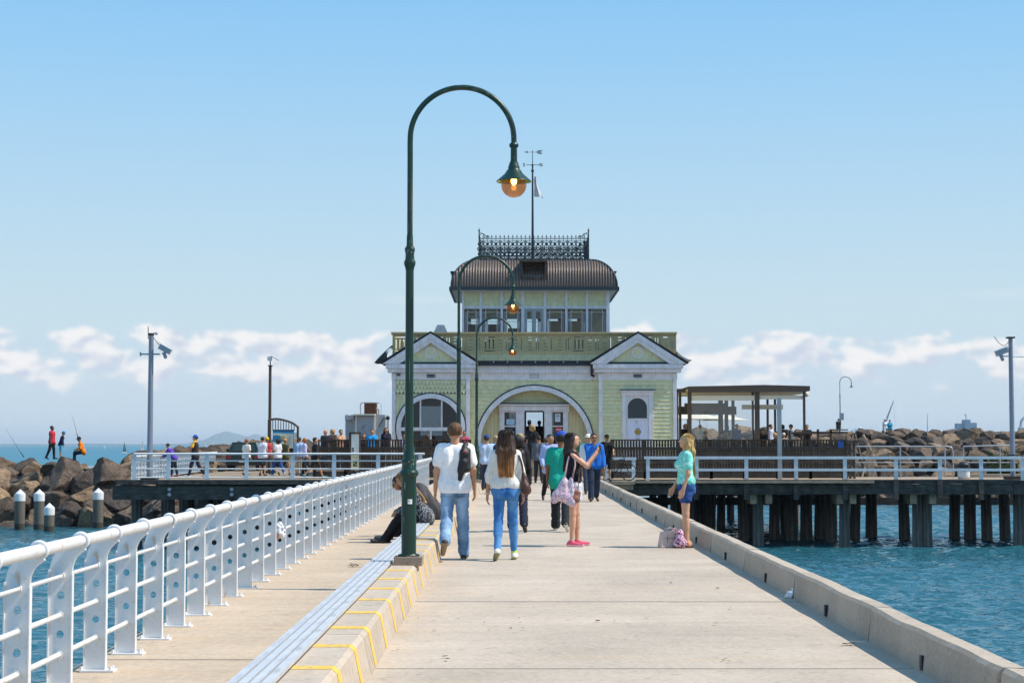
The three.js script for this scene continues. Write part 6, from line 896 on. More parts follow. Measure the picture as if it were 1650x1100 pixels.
// a soft bag hanging in space: an SDF blob given in the frame of its bearer
function bag(name, label, category, who, bones, k, spec, strap, strapR = 0.008, cell = 0.011, extra) {
  const t = thing(name, label, category, who.t.position.toArray(), who.t.rotation.y); const bs = bones.map((b) => [...who.local(b.slice(0, 3)), ...who.local(b.slice(3, 6)), b[6] * who.s, b[7] * who.s]), base = hex(spec.color), b2 = hex(spec.color2 ?? spec.color), b3 = hex(spec.color3 ?? spec.color), sd = ++personSeed * 3.1;
  const f0 = field(bs, k); const g = nets((x, y, z) => f0(x, y, z) + 0.006 * PN.noise(x * 13, y * 13 + sd, z * 13), bounds(bs, 0.03), cell, (x, y, z) => { const f = PN.noise(x * 30, y * 30 + sd, z * 30), n = 1 + 0.12 * PN.noise(x * 40, y * 40, z * 40); return (spec.color2 && f > 0.2 ? b2 : spec.color3 && f < -0.28 ? b3 : base).map((v) => v * n); });
  mesh('pouch', g, leatherM, t); if (extra) extra(t, who);
  for (const st of strap ?? []) { const c = new THREE.CatmullRomCurve3(st.map((p) => V(who.local(p)))); const tg = new THREE.TubeGeometry(c, 24, strapR, 6); const col = new Float32Array(tg.attributes.position.count * 3), q = hex(spec.strap ?? spec.color); for (let i = 0; i < col.length; i += 3) col.set(q, i); tg.setAttribute('color', new THREE.BufferAttribute(col, 3)); mesh('strap', tg, leatherM, t); }
  return t;
}
// ---------------------------------------------------------------- people on the walkway
const PI = Math.PI, pp = (px, d, y = deckY(d)) => [X(px, d), y, -d], NEAR = 0.0125;
const walkA = { L: { a: -0.28, k: 0.62, f: -0.1 }, R: { a: 0.14, k: 0.06 } }, walkB = { L: { a: 0.32, k: 0.12 }, R: { a: -0.3, k: 0.3 } }, walkC = { R: { a: 0.34, k: 0.1 }, L: { a: -0.3, k: 0.28 } };
const man = person({ label: 'person in white t-shirt and faded jeans walking away, black jacket on shoulder', at: foot(733, 900), turn: PI, h: 1.81, cell: NEAR, skin: '#c08d6c', hair: { kind: 'short', color: '#5a3c22', len: 0.2 }, top: { kind: 'tee', color: '#f3f0ee', loose: 0.022, drop: 0.06 }, bottom: { kind: 'jeans', color: '#55779c', color2: '#9db9d2', pattern: 'denim', loose: 0.017, flare: true }, shoes: '#2a2a2e', sole: '#8a7a64', legs: walkA, arms: { L: { a: -0.1, b: 0.2, e: 0.28 }, R: { a: 0.02, b: 0.2, e: 0.3 } } });
bag('black_jacket', 'black jacket with a small red mark slung over the white t-shirt', 'jacket', man, [[-0.13, 1.47, -0.06, -0.12, 1.36, -0.14, 0.03, 0.045], [-0.17, 1.4, -0.1, -0.16, 1.16, -0.15, 0.035, 0.045], [-0.1, 1.38, -0.125, -0.07, 1.14, -0.15, 0.035, 0.035], [-0.12, 1.25, -0.15, -0.07, 1.04, -0.15, 0.045, 0.03], [-0.16, 1.42, 0.06, -0.15, 1.47, -0.04, 0.03, 0.03]], 0.03, { color: '#151517' }, [], 0.008, 0.011, (t, w) => { const g = new THREE.SphereGeometry(0.018, 10, 6); g.scale(1.3, 0.7, 0.4); g.translate(...w.local([-0.13, 1.385, -0.178])); mesh('emblem', g, std({ color: lin(0.5, 0.02, 0.05) }), t); });
const lady = person({ label: 'person with long brown hair, cream top and tight blue jeans walking away', at: foot(815, 901), turn: PI, h: 1.70, cell: NEAR, female: 1, skin: '#b9835f', hair: { kind: 'long', color: '#2c1a10', tip: '#a5713f', len: 0.47 }, top: { kind: 'elbow', color: '#dcdad2', loose: 0.018, drop: 0.02 }, bottom: { kind: 'jeans', color: '#2f6aa8', color2: '#5a93c8', pattern: 'denim', loose: 0.006 }, shoes: '#d9d6c4', sole: '#8b8a58', socks: '#b7e020', legs: { L: { a: -0.2, k: 0.3 }, R: { a: 0.12, k: 0.06 } }, arms: { L: { a: -0.08, b: 0.26, e: 0.2 }, R: { a: -0.02, b: 0.22, e: 0.2 } } });
bag('shoulder_bag', 'slouchy brown leather shoulder bag on the cream top', 'bag', lady, [[-0.24, 1.16, -0.05, -0.27, 0.93, -0.11, 0.03, 0.05], [-0.25, 1.15, 0.04, -0.29, 0.92, 0.07, 0.03, 0.05], [-0.27, 0.98, -0.1, -0.28, 0.95, 0.06, 0.06, 0.06]], 0.04, { color: '#4a2a20' }, [[[-0.24, 1.15, -0.06], [-0.2, 1.32, -0.09], [-0.14, 1.47, -0.04], [-0.17, 1.4, 0.06], [-0.24, 1.15, 0.05]], [[-0.245, 1.15, -0.04], [-0.215, 1.32, -0.08], [-0.155, 1.465, -0.03], [-0.185, 1.4, 0.07], [-0.245, 1.15, 0.06]]]);
{ const w = lady.J.L.wr, p = lady.local(w), t = thing('wrist_watch', 'pale watch on the wrist beside the tight blue jeans', 'watch', lady.t.position.toArray(), lady.t.rotation.y), g = new THREE.TorusGeometry(0.029, 0.008, 6, 18); g.rotateX(PI / 2 - 0.15); g.translate(...p); mesh('band', g, M.canvas, t); }
const back = person({ label: 'person in black top and navy trousers with a dark backpack', at: foot(834, 856), turn: PI, h: 1.68, cell: 0.015, female: 1, skin: '#a9764f', hair: { kind: 'bob', color: '#2a1a14', len: 0.2 }, top: { kind: 'long', color: '#141318', loose: 0.02, drop: 0.16 }, bottom: { kind: 'trousers', color: '#1b2033', loose: 0.022, flare: true }, shoes: '#17171a', legs: walkB, arms: { L: { a: 0.1, b: 0.12, e: 0.3 }, R: { a: -0.12, b: 0.16, e: 0.2 } } });
bag('backpack', 'dark brown backpack worn over the black top', 'backpack', back, [[0.06, 1.42, -0.16, 0.07, 1.12, -0.2, 0.07, 0.09], [-0.06, 1.42, -0.16, -0.07, 1.12, -0.2, 0.07, 0.09]], 0.05, { color: '#2a1a18', color3: '#191014' }, [[[0.08, 1.45, -0.12], [0.1, 1.48, 0], [0.1, 1.35, 0.11]], [[-0.08, 1.45, -0.12], [-0.1, 1.48, 0], [-0.1, 1.35, 0.11]]], 0.014, 0.014);
const teal = person({ label: 'person in teal t-shirt and blue cap walking towards the kiosk', at: foot(904, 855), turn: PI - 0.1, h: 1.72, cell: 0.015, skin: '#8d5f42', hair: { kind: 'short', color: '#1c1410' }, hat: { kind: 'cap', color: '#1f4aa8' }, top: { kind: 'tee', color: '#12a58c', loose: 0.026, drop: 0.16 }, bottom: { kind: 'trousers', color: '#23282c', loose: 0.03, flare: true }, shoes: '#4a4038', sole: '#d8d4cc', legs: walkB, arms: { L: { a: 0.05, b: 0.2, e: 0.35 }, R: { a: -0.1, b: 0.15, e: 0.3 } } });
const phone = person({ label: 'person in black singlet and white shorts raising both hands, pink shoes', at: foot(925, 879), turn: PI / 2 - 0.15, h: 1.68, cell: NEAR, female: 1, skin: '#cf9a7c', hair: { kind: 'long', color: '#23130d', tip: '#4a2a1a', len: 0.42 }, top: { kind: 'tank', color: '#15131a', loose: 0.012, drop: 0.02 }, bottom: { kind: 'shorts', color: '#e8e8ec', color2: '#c9cfdd', pattern: 'denim', loose: 0.022 }, shoes: '#d9506e', sole: '#f0c4cc', legs: { L: { a: 0.06, k: 0.04 }, R: { a: -0.02, k: 0.02 } }, arms: { R: { to: [-0.06, 1.43, 0.34], palm: [0.3, 0, -1] }, L: { to: [0.06, 1.41, 0.33], palm: [-0.3, 0, -1] } }, look: 0, lean: -0.03 });
bag('floral_tote', 'large pale pink floral tote bag hanging from the bare shoulder', 'bag', phone, [[-0.2, 1.05, -0.12, -0.22, 0.72, -0.28, 0.03, 0.06], [-0.2, 1.05, -0.02, -0.22, 0.68, 0.0, 0.03, 0.06], [-0.21, 0.8, -0.24, -0.22, 0.7, -0.02, 0.07, 0.07], [-0.2, 0.98, -0.12, -0.21, 0.8, -0.12, 0.05, 0.08]], 0.05, { color: '#e3c3c8', color2: '#b68aa6', color3: '#8fa3b8', strap: '#d7b0b4' }, [[[-0.2, 1.05, -0.12], [-0.19, 1.3, -0.08], [-0.15, 1.47, -0.02], [-0.19, 1.3, 0.04], [-0.2, 1.06, -0.0]]], 0.014);
bag('saddle_bag', 'small brown leather saddle bag beside white shorts', 'bag', phone, [[-0.2, 0.83, -0.06, -0.2, 0.83, 0.08, 0.045, 0.045], [-0.21, 0.74, -0.03, -0.21, 0.74, 0.05, 0.07, 0.07]], 0.04, { color: '#8a5a4a' }, [[[-0.2, 0.86, -0.06], [-0.2, 1.2, 0.03], [0.02, 1.48, 0.02], [0.1, 1.4, 0.0]], [[-0.2, 0.86, 0.08], [-0.2, 1.1, 0.1], [-0.1, 1.35, 0.11], [0.02, 1.48, 0.03]]], 0.007);
{ const t = thing('mobile_phone', 'mobile phone held up before the face above white shorts', 'phone', phone.t.position.toArray(), phone.t.rotation.y), g = new THREE.BoxGeometry(0.075, 0.15, 0.01); const p = phone.local([0, 1.5, 0.42]); g.rotateX(-0.2); g.translate(...p); mesh('case', g, M.black, t); }
person({ label: 'person in bright blue jacket, dark jeans and sunglasses facing the camera', at: foot(957, 808), turn: 0.1, h: 1.76, cell: 0.02, skin: '#a8744f', glasses: 1, hair: { kind: 'short', color: '#15100d' }, top: { kind: 'long', color: '#1668c0', loose: 0.03, drop: 0.08 }, bottom: { kind: 'jeans', color: '#141c2b', color2: '#22304a', pattern: 'denim', loose: 0.026, flare: true }, shoes: '#5a3a26', legs: walkC, arms: { L: { a: 0.05, b: 0.18, e: 0.4 }, R: { to: [-0.05, 1.42, 0.24] } } });
person({ label: 'person in open pale blue shirt and dark trousers facing the camera', at: foot(887, 806), turn: 0.2, h: 1.74, cell: 0.022, skin: '#a8744f', hair: { kind: 'short', color: '#0f0c0b' }, top: { kind: 'long', color: '#9aa9d0', loose: 0.03, drop: 0.2 }, bottom: { kind: 'trousers', color: '#15161c', loose: 0.02 }, shoes: '#141416', legs: walkB, arms: { L: { a: 0.1, b: 0.15, e: 0.5 }, R: { a: 0.05, b: 0.2, e: 0.6 } } });
const blonde = person({ label: 'person with long blonde hair, mint t-shirt and denim shorts standing by the kerb', at: foot(1104, 881), turn: -PI / 2 + 0.1, h: 1.66, cell: NEAR, female: 1, skin: '#d09b78', hair: { kind: 'long', color: '#b8935a', tip: '#d8b878', len: 0.5, front: 1 }, top: { kind: 'tee', color: '#7fdcc9', color2: '#c4f0e6', pattern: 'floral', color3: '#5fcab4', loose: 0.016, drop: 0.01 }, bottom: { kind: 'shorts', color: '#1f3c78', color2: '#3c64a4', pattern: 'denim', loose: 0.02 }, sandals: 1, legs: { L: { a: 0.03, k: 0.04 }, R: { a: -0.05, k: 0.03 } }, arms: { L: { a: -0.02, b: 0.12, e: 0.35 }, R: { a: 0.1, b: 0.1, e: 0.4 } }, nod: -0.14 });
{ for (const S of ['L', 'R']) { const q = blonde.J[S], t = thing('sandal', S === 'L' ? 'brown strappy sandal on the foot beside the floral bag' : 'brown strappy sandal on the foot beside the kerb', 'sandal', blonde.t.position.toArray(), blonde.t.rotation.y, 'brown sandals'), h = blonde.local(q.heel), e = blonde.local(q.toe), mid = lerp3(h, e, 0.5), L = Math.hypot(e[0] - h[0], e[2] - h[2]) + 0.08, a = Math.atan2(e[0] - h[0], e[2] - h[2]); const so = new THREE.BoxGeometry(0.085, 0.014, L); so.rotateY(a); so.translate(mid[0], 0.006, mid[2]); mesh('sole', so, M.fence, t); const st = new THREE.TorusGeometry(0.036, 0.007, 6, 16); st.rotateX(PI / 2); const an = blonde.local(q.ank); st.translate(an[0], an[1] - 0.01, an[2]); mesh('ankle_strap', st, M.fence, t); const s2 = new THREE.TorusGeometry(0.034, 0.007, 6, 16); s2.rotateY(a); s2.translate(...lerp3(h, e, 0.65)); mesh('toe_strap', s2, M.fence, t); } }
// bags on the ground
{ const p = foot(1078, 881), t = thing('handbag', 'beige leather handbag standing on the walkway by bare legs', 'bag', p, 0.25), m = std({ color: lin(0.78, 0.57, 0.49), roughness: 0.55, map: paintT });
  const g = new THREE.BoxGeometry(0.3, 0.23, 0.16, 10, 8, 6), q = g.attributes.position; for (let i = 0; i < q.count; i++) { const y = q.getY(i) / 0.115, x = q.getX(i) / 0.15, z = q.getZ(i) / 0.08; q.setX(i, q.getX(i) * (1 - 0.09 * y) * (1 - 0.06 * z * z)); q.setZ(i, q.getZ(i) * (1 - 0.28 * y) * (1 - 0.12 * x * x)); q.setY(i, q.getY(i) - 0.012 * x * x * (y > 0 ? 1 : 0) + 0.004 * PN.noise(x * 3, y * 3, z * 3)); } g.computeVertexNormals(); g.translate(0, 0.122, 0); mesh('pouch', g, m, t); mesh('seam', [bx(-0.06, -0.056, 0.02, 0.2, 0.083, 0.089), bx(0.056, 0.06, 0.02, 0.2, 0.083, 0.089), bx(-0.13, 0.13, 0.135, 0.139, 0.082, 0.088)], M.brownMetal, t); for (const z of [0.05, -0.05]) mesh('handle', tube([[-0.07, 0.21, z], [-0.06, 0.27, z + 0.02], [0.02, 0.285, z + 0.03], [0.08, 0.26, z + 0.02], [0.08, 0.21, z]], 0.008, 20, 6), m, t); }
{ const p = foot(1094, 882), t = thing('fabric_bag', 'pink and purple floral fabric bag beside the beige handbag', 'bag', p, 0.2), bs = [[-0.02, 0.07, 0, 0.03, 0.24, -0.02, 0.07, 0.035], [0.04, 0.07, 0.02, 0.0, 0.22, 0, 0.07, 0.04]]; const c1 = hex('#c987a6'), c2 = hex('#6d3a63'), c3 = hex('#e6c9d4'); const f = field(bs, 0.04); mesh('pouch', nets((x, y, z) => Math.max(f(x, y, z) + 0.008 * PN.noise(x * 20, y * 20, z * 20), -y), bounds(bs, 0.02), 0.009, (x, y, z) => { const n = PN.noise(x * 40, y * 40, z * 40); return n > 0.15 ? c3 : n < -0.15 ? c2 : c1; }), clothM, t); mesh('handle', tube([[-0.03, 0.25, 0], [-0.08, 0.29, 0.02], [-0.12, 0.25, 0.03]], 0.01, 14, 6), std({ color: lin(0.5, 0.3, 0.34) }), t); }
// girls on the slatted seat
const sit = { L: { a: 1.5, k: 0.86, f: 0.5 }, R: { a: 1.42, k: 0.95, f: 0.4 } }, seatY = (d) => deckY(d) + 0.31;
person({ label: 'person with long brown hair and black leggings sitting on the slatted seat', at: [-1.38, 0, -27.4], seatAt: seatY(27.4), sit: 1, turn: -PI / 2 + 0.15, h: 1.64, cell: 0.014, female: 1, skin: '#b58262', glasses: 1, hair: { kind: 'long', color: '#3a2214', tip: '#8a5a34', len: 0.45, front: 1 }, top: { kind: 'long', color: '#1a181b', loose: 0.022 }, bottom: { kind: 'trousers', color: '#131316', loose: 0.008 }, shoes: '#1c1c20', legs: sit, arms: { L: { to: [0.05, 1.0, 0.42] }, R: { to: [-0.05, 1.0, 0.44] } }, lean: 0.78, nod: -0.25 });
person({ label: 'person with blonde hair hunched on the slatted seat behind the green column', at: [-1.36, 0, -26.5], seatAt: seatY(26.5), sit: 1, turn: -PI / 2 + 0.1, h: 1.64, cell: 0.014, female: 1, skin: '#b58262', hair: { kind: 'long', color: '#7a5a34', tip: '#b8935a', len: 0.45, front: 1 }, top: { kind: 'long', color: '#24252a', color2: '#8a8c90', pattern: 'check', loose: 0.024 }, bottom: { kind: 'trousers', color: '#15151a', loose: 0.008 }, shoes: '#232022', legs: sit, arms: { L: { to: [0.05, 1.0, 0.4] }, R: { to: [-0.05, 1.0, 0.42] } }, lean: 0.55, nod: 0 });
person({ label: 'person in charcoal grey top bent forward on the slatted seat', at: [-1.3, 0, -28.3], seatAt: seatY(28.3), sit: 1, turn: -PI / 2 + 0.25, h: 1.7, cell: 0.015, skin: '#b58262', hair: { kind: 'short', color: '#54331c' }, top: { kind: 'tee', color: '#4a474a', loose: 0.03 }, bottom: { kind: 'trousers', color: '#17171b', loose: 0.02 }, shoes: '#1c1c20', legs: sit, arms: { L: { to: [0.12, 0.98, 0.38] }, R: { to: [-0.12, 0.98, 0.38] } }, lean: 0.62, nod: 0.2 });
// ---------------------------------------------------------------- crowd at the kiosk end
const stroll = [walkB, walkC, {}, { L: { a: 0.1, k: 0.05 }, R: { a: -0.12, k: 0.1 } }];
function extra(px, d, h, turn, label, top, bottom, hair, more = {}) { return person({ label, at: pp(px, d, more.y), turn, h, cell: 0.028, top: { loose: 0.022, ...top }, bottom: { loose: 0.02, ...bottom }, hair, shoes: '#2a2624', skin: '#b5835f', legs: stroll[personSeed % 4], ...more }); }
const tee = (color, kind = 'tee', x = {}) => ({ kind, color, ...x }), leg = (color, kind = 'trousers') => ({ kind, color }), hr = (color, kind = 'short', len) => ({ kind, color, len });
const TD_ = 72, KF = 0.92;
extra(784, 54, 1.74, PI, 'person in pale blue shirt and blue cap with a dark strap by the lamp', tee('#b9cbe0'), leg('#2c3a55'), hr('#3a2a20'), { hat: { kind: 'cap', color: '#1d3f86' } });
extra(798, 56, 1.74, PI + 0.4, 'grey haired person in sky blue shirt near the kiosk entrance', tee('#6f9fd6', 'long'), leg('#39404c'), hr('#a88a66'));
extra(838, 55, 1.76, 0.3, 'person in straw sun hat and dark jacket before the kiosk door', tee('#1d222c', 'long'), leg('#2a2a30'), hr('#4a3424'), { hat: { kind: 'hat', color: '#b89a5c' } });
extra(838, 46, 1.5, 0, 'person in pink cap facing the camera among the walkers', tee('#7d5a74'), leg('#2b2b33'), hr('#2a1c14'), { hat: { kind: 'cap', color: '#d67fb4' }, female: 1 });
extra(858, 66, 1.72, PI, 'person in black t-shirt with fair hair entering the kiosk', tee('#121214'), leg('#1a1a20'), hr('#a9814e', 'bob'), { female: 1, y: 0.6, arms: { R: { a: 0.2, b: 0.5, e: 0.2 }, L: { a: 0.3, b: 0.2, e: 0.8 } } });
extra(853, 79.5, 1.75, PI, 'person silhouetted in the kiosk doorway with a white cap', tee('#1a1a1c'), leg('#111114'), hr('#14100e'), { y: KF, hat: { kind: 'cap', color: '#d8d8d8', back: 1 } });
extra(869, 83, 1.78, 0, 'person in dark clothes standing inside the kiosk door', tee('#33404c'), leg('#20242c'), hr('#14100e'), { y: KF, arms: { L: { to: [0.05, 1.25, 0.2] }, R: { to: [-0.05, 1.25, 0.2] } } });
extra(904, 60, 1.72, -0.2, 'person in crimson top behind the pale blue shirt', tee('#9c1f3c'), leg('#23232a'), hr('#1f1510'));
extra(912, 64, 1.75, 0.2, 'person in black cap and dark jacket near the arch', tee('#22252b', 'long'), leg('#1c1c22'), hr('#15100d'), { hat: { kind: 'cap', color: '#141518' } });
extra(948, 50, 1.74, 0.1, 'person in white cap and pale shirt behind the bright blue jacket', tee('#cfd6dc', 'long'), leg('#39404c'), hr('#3a2a20'), { hat: { kind: 'cap', color: '#e4dfd2' } });
extra(978, 65.6, 1.76, 0.1, 'person in black polo and black cap holding the bicycle', tee('#0e0e10'), leg('#15151a', 'long shorts'), hr('#15100d'), { y: DK, hat: { kind: 'cap', color: '#111113' }, glasses: 1, arms: { L: { to: [0.2, 1.05, 0.35] }, R: { a: 0.2, b: 0.2, e: 0.6 } } });
extra(868, 62, 1.7, PI, 'person in grey hoodie queuing before the kiosk steps', tee('#5a5e66', 'long'), leg('#22242c'), hr('#2a1c14'), { y: DK });
extra(880, 63, 1.66, PI - 0.4, 'person in olive jacket with tied hair before the kiosk steps', tee('#4a4c36', 'long'), leg('#2b2f3c'), hr('#3a2416', 'tail'), { y: DK, female: 1 });
extra(818, 63, 1.74, PI + 0.3, 'person in maroon shirt beside the arch below the notices', tee('#5c2230'), leg('#23262e'), hr('#17110e'), { y: DK });
extra(826, 60, 1.64, 0.5, 'person in white blouse turning away from the notices', tee('#d4d3d6'), leg('#30364a'), hr('#2a1a12', 'bob'), { y: DK, female: 1 });
extra(930, 62, 1.72, 0, 'person in green polo shirt by the arch end', tee('#3f6a48'), leg('#2a2a30'), hr('#4a3424'), { y: DK });
extra(808, 50, 1.72, 0.2, 'person in navy polo walking out from the kiosk', tee('#1f2a4c'), leg('#5a544a', 'long shorts'), hr('#2b1c14'));
person({ label: 'child in navy top and blue jeans sitting on the kerb end', at: [X(772, 57), 0, -57], seatAt: deckY(57) + 0.28, sit: 1, turn: 0.9, h: 1.45, cell: 0.024, skin: '#b5835f', hair: { kind: 'bob', color: '#1d1411' }, top: { kind: 'tee', color: '#232c68', loose: 0.024 }, bottom: { kind: 'jeans', color: '#3a68a4', loose: 0.02 }, shoes: '#b8bcc4', legs: { L: { a: 1.3, k: 1.1 }, R: { a: 1.2, k: 1.2 } }, arms: { L: { to: [0.1, 1.0, 0.32] }, R: { to: [-0.1, 1.0, 0.32] } }, lean: 0.35 });
person({ label: 'child with auburn hair sitting behind the navy top on the kerb end', at: [X(764, 59), 0, -59], seatAt: deckY(59) + 0.28, sit: 1, turn: 0.9, h: 1.5, cell: 0.026, female: 1, skin: '#b5835f', hair: { kind: 'bob', color: '#5a2a18' }, top: { kind: 'tee', color: '#5a4a52', loose: 0.024 }, bottom: { kind: 'jeans', color: '#2d3a54', loose: 0.02 }, legs: { L: { a: 1.3, k: 1.1 }, R: { a: 1.2, k: 1.2 } }, lean: 0.3 });
// timber deck by the truck
extra(280, 74, 1.5, -PI / 2 - 0.2, 'child in purple top leaning over the white cast railing', tee('#5a3aa8', 'long'), leg('#1b2338'), hr('#15100d'), { y: DK, lean: 0.5, shoes: '#a84a4a', arms: { L: { a: 0.7, b: 0.1, e: 0.2 }, R: { a: 0.7, b: 0.1, e: 0.2 } } });
extra(314, 73, 1.8, -PI / 2, 'person in blue cap and dark vest over a yellow shirt', tee('#2c2a2e', 'vest', { drop: 0.15, loose: 0.03 }), leg('#18223a'), hr('#2a1c14'), { y: DK, hat: { kind: 'cap', color: '#1f50b8' }, shoes: '#d8d4cc', arms: { L: { a: 0.6, b: 0.1, e: 0.8 }, R: { a: 0.6, b: 0.1, e: 0.8 } } });
{ const t = thing('yellow_shirt', 'yellow shirt shoulders showing under the dark vest', 'shirt', [X(314, 73), DK, -73], -PI / 2); const bs = [[0.13, 1.49, 0, 0.24, 1.3, 0.08, 0.075, 0.065], [-0.13, 1.49, 0, -0.24, 1.3, 0.08, 0.075, 0.065], [0.1, 1.5, 0, -0.1, 1.5, 0, 0.07, 0.07]], y = hex('#dba81a'); mesh('sleeves', nets(field(bs, 0.03), bounds(bs, 0.03), 0.025, () => y), clothM, t); }
extra(397, 76, 1.66, PI - 0.5, 'person with red ponytail, white top and dark sling bag by the truck', tee('#e6ddd4'), leg('#2a2230', 'long shorts'), hr('#8a4a24', 'tail'), { y: DK, female: 1, legs: walkB });
extra(423, 77, 1.74, PI - 0.3, 'person in white singlet and dark shorts walking past the truck', tee('#e3e4ee', 'tank', { loose: 0.028, drop: 0.14 }), leg('#33323c', 'long shorts'), hr('#2b1c14'), { y: DK, skin: '#c08a64' });
extra(430, 80, 1.7, 0.4, 'person in yellow cap and red striped shirt beside the brown pole', tee('#b83a44'), leg('#30303a'), hr('#2b1c14'), { y: DK, hat: { kind: 'cap', color: '#e0b01c' } });
extra(447, 76, 1.68, -PI / 2 - 0.8, 'person in pale grey top and long blue skirt before the poster', tee('#d6d2d4'), leg('#1f4a8c', 'trousers'), hr('#17110e', 'bob'), { y: DK, female: 1, shoes: '#d5d8dc' });
extra(459, 77.5, 1.68, PI - 0.4, 'person in olive dress with fair hair before the poster', tee('#4c4a22', 'tank', { drop: 0.2, loose: 0.03 }), leg('#4c4a22', 'shorts'), hr('#a87f44', 'bun'), { y: DK, female: 1 });
extra(482, 78, 1.74, PI, 'person in pale blue shirt beside the information board', tee('#a9c3e4', 'long'), leg('#b4a184'), hr('#5a4638'), { y: DK });
extra(490, 76.5, 1.68, -PI / 2 + 0.3, 'person in lilac checked shirt and sunglasses beside the fence end', tee('#a9acd8', 'long', { color2: '#d6d6ea', pattern: 'check' }), leg('#191c28'), hr('#a06a3c', 'bob'), { y: DK, female: 1, glasses: 1 });
extra(508, 70, 1.74, PI / 2 + 0.3, 'person in black jacket and shorts striding past the slatted fence', tee('#1d1b20', 'long', { loose: 0.03, drop: 0.12 }), leg('#2c2622', 'long shorts'), hr('#100c0b'), { y: DK, legs: { L: { a: 0.45, k: 0.1 }, R: { a: -0.42, k: 0.3 } }, shoes: '#2c7a86', skin: '#c08a64' });
// diners behind the fence, on the raised terrace
const diners = [[524, 74, -0.5, 'bald person in dark shirt eating behind the slatted fence', '#2c2e38', '#6a4a38', 'none', 0.1], [536, 75, 0.5, 'person with yellow headscarf behind the slatted fence', '#3a2c20', '#b8903c', 'bob', 0.14], [549, 74, 0.4, 'person with dark tied hair and bare shoulders behind the fence', '#c99878', '#2a1a14', 'bun', 0.1], [566, 75, 0.2, 'dark haired person low behind the fence by the notice panel', '#1c1c22', '#15100e', 'short', -0.12], [586, 75, 0, 'person hidden but for dark hair behind the blue t-shirt', '#1c1f2a', '#14141a', 'bob', -0.06], [599, 74, 0.1, 'person in bright blue t-shirt sitting behind the fence', '#1f8fd0', '#4a2c1c', 'short', 0.12], [622, 74.5, 0.1, 'person in black headscarf sitting by the kiosk corner', '#16182c', '#0c0c10', 'long', 0.2], [652, 75, 0, 'person with dark hair and pale collar under the round window', '#b8b4c8', '#15100e', 'short', -0.06], [688, 75, PI, 'person with chestnut hair low before the round window', '#4a3a34', '#4a2a18', 'bob', -0.1], [748, 75, 0.4, 'person in crimson collar and sunglasses at the fence end', '#a83a54', '#17110e', 'short', 0.05]];
for (const [px, d, turn, label, top, hc, kind, dy] of diners) extra(px, d, 1.7, turn, label, tee(top), leg('#25252c'), hr(hc, kind, 0.3), { y: DK + 0.24 + dy, legs: {}, female: kind !== 'short' && kind !== 'none' ? 1 : 0, glasses: px === 748 ? 1 : 0 });
const guests = [[1105, 84, 'person in dark top at the pavilion entrance post', '#1a1618'], [1137, 83.5, 'person seated behind the clear blind, beside the kiosk side', '#2c2a33'], [1163, 83.6, 'person seated behind the clear blind at the middle', '#1d2029'], [1173, 84, 'person in pale shirt seated behind the clear blind', '#6d6f78'], [1188, 85, 'person in blue shirt behind the clear blind by the rear columns', '#2c4a78'], [1129, 88, 'person in white shirt standing beyond the clear blind', '#c9ccd2'], [1171, 88.5, 'slim person standing beyond the parasol poles', '#5b6a86'], [1230, 84, 'person in black jacket beside the pavilion middle column', '#17171b'], [1243, 86, 'person in pale lilac shirt with a brown bag in the pavilion', '#b9bcd6'], [1262, 86.5, 'person in black shirt at the open pavilion side', '#15151a'], [1275, 88, 'person in grey cap behind the pavilion table', '#5c6068'], [1301, 87.5, 'person in dark coat just outside the pavilion corner', '#1b1a22'], [1250, 83, 'fair haired person seated low at the pavilion edge', '#3a2f26'], [1263, 83.3, 'white haired person seated low at the pavilion edge', '#8c8a84']];
guests.forEach(([px, d, label, c], i) => extra(px, d, 1.7, i * 1.7, label, tee(c, i % 2 ? 'tee' : 'long'), leg('#1c1c24'), hr(i === 12 ? '#b08a4c' : i === 13 ? '#d8d2c8' : '#17110e', i % 3 ? 'short' : 'bob'), { y: [1, 2, 3].includes(i) ? 0.5 : i > 11 ? 0.42 : i === 7 ? 0.6 : 0.86, legs: {}, hat: i === 6 || i === 10 ? { kind: 'cap', color: '#2a2c33' } : undefined }));
// anglers on the rocks
const angler = extra(83, 88.6, 1.72, PI / 2 - 0.2, 'person in red singlet and black trousers standing on the boulders', tee('#c41f34', 'tank', { loose: 0.026, drop: 0.12 }), leg('#15151a'), hr('#120e0d'), { y: Y(740, 88.6), legs: { L: { a: 0.14, k: 0.1 }, R: { a: -0.2, k: 0.2 } }, skin: '#5d4636' });
extra(97, 88.2, 1.42, PI / 2 + 0.2, 'child in blue cap, navy top and teal shorts climbing over boulders', tee('#1c2140', 'long'), leg('#4fb4d0', 'long shorts'), hr('#2b1c14'), { y: Y(739, 88.2), lean: 0.25, hat: { kind: 'cap', color: '#2b8fcf' }, shoes: '#d6e6ea' });
person({ label: 'person in bright orange top and black cap sitting on the boulders', at: [X(133, 88.4), 0, -88.4], seatAt: Y(731, 88.4), sit: 1, turn: -PI / 2 + 0.3, h: 1.7, cell: 0.028, skin: '#8d644a', hair: { kind: 'short', color: '#14100e' }, hat: { kind: 'cap', color: '#17171a' }, top: { kind: 'long', color: '#ee7d0c', loose: 0.03 }, bottom: { kind: 'trousers', color: '#1b2436', loose: 0.024 }, shoes: '#22201e', legs: { L: { a: 1.5, k: 1.4 }, R: { a: 1.35, k: 1.4 } }, arms: { L: { to: [0.1, 1.05, 0.35] }, R: { to: [-0.1, 1.05, 0.35] } }, lean: 0.3 });
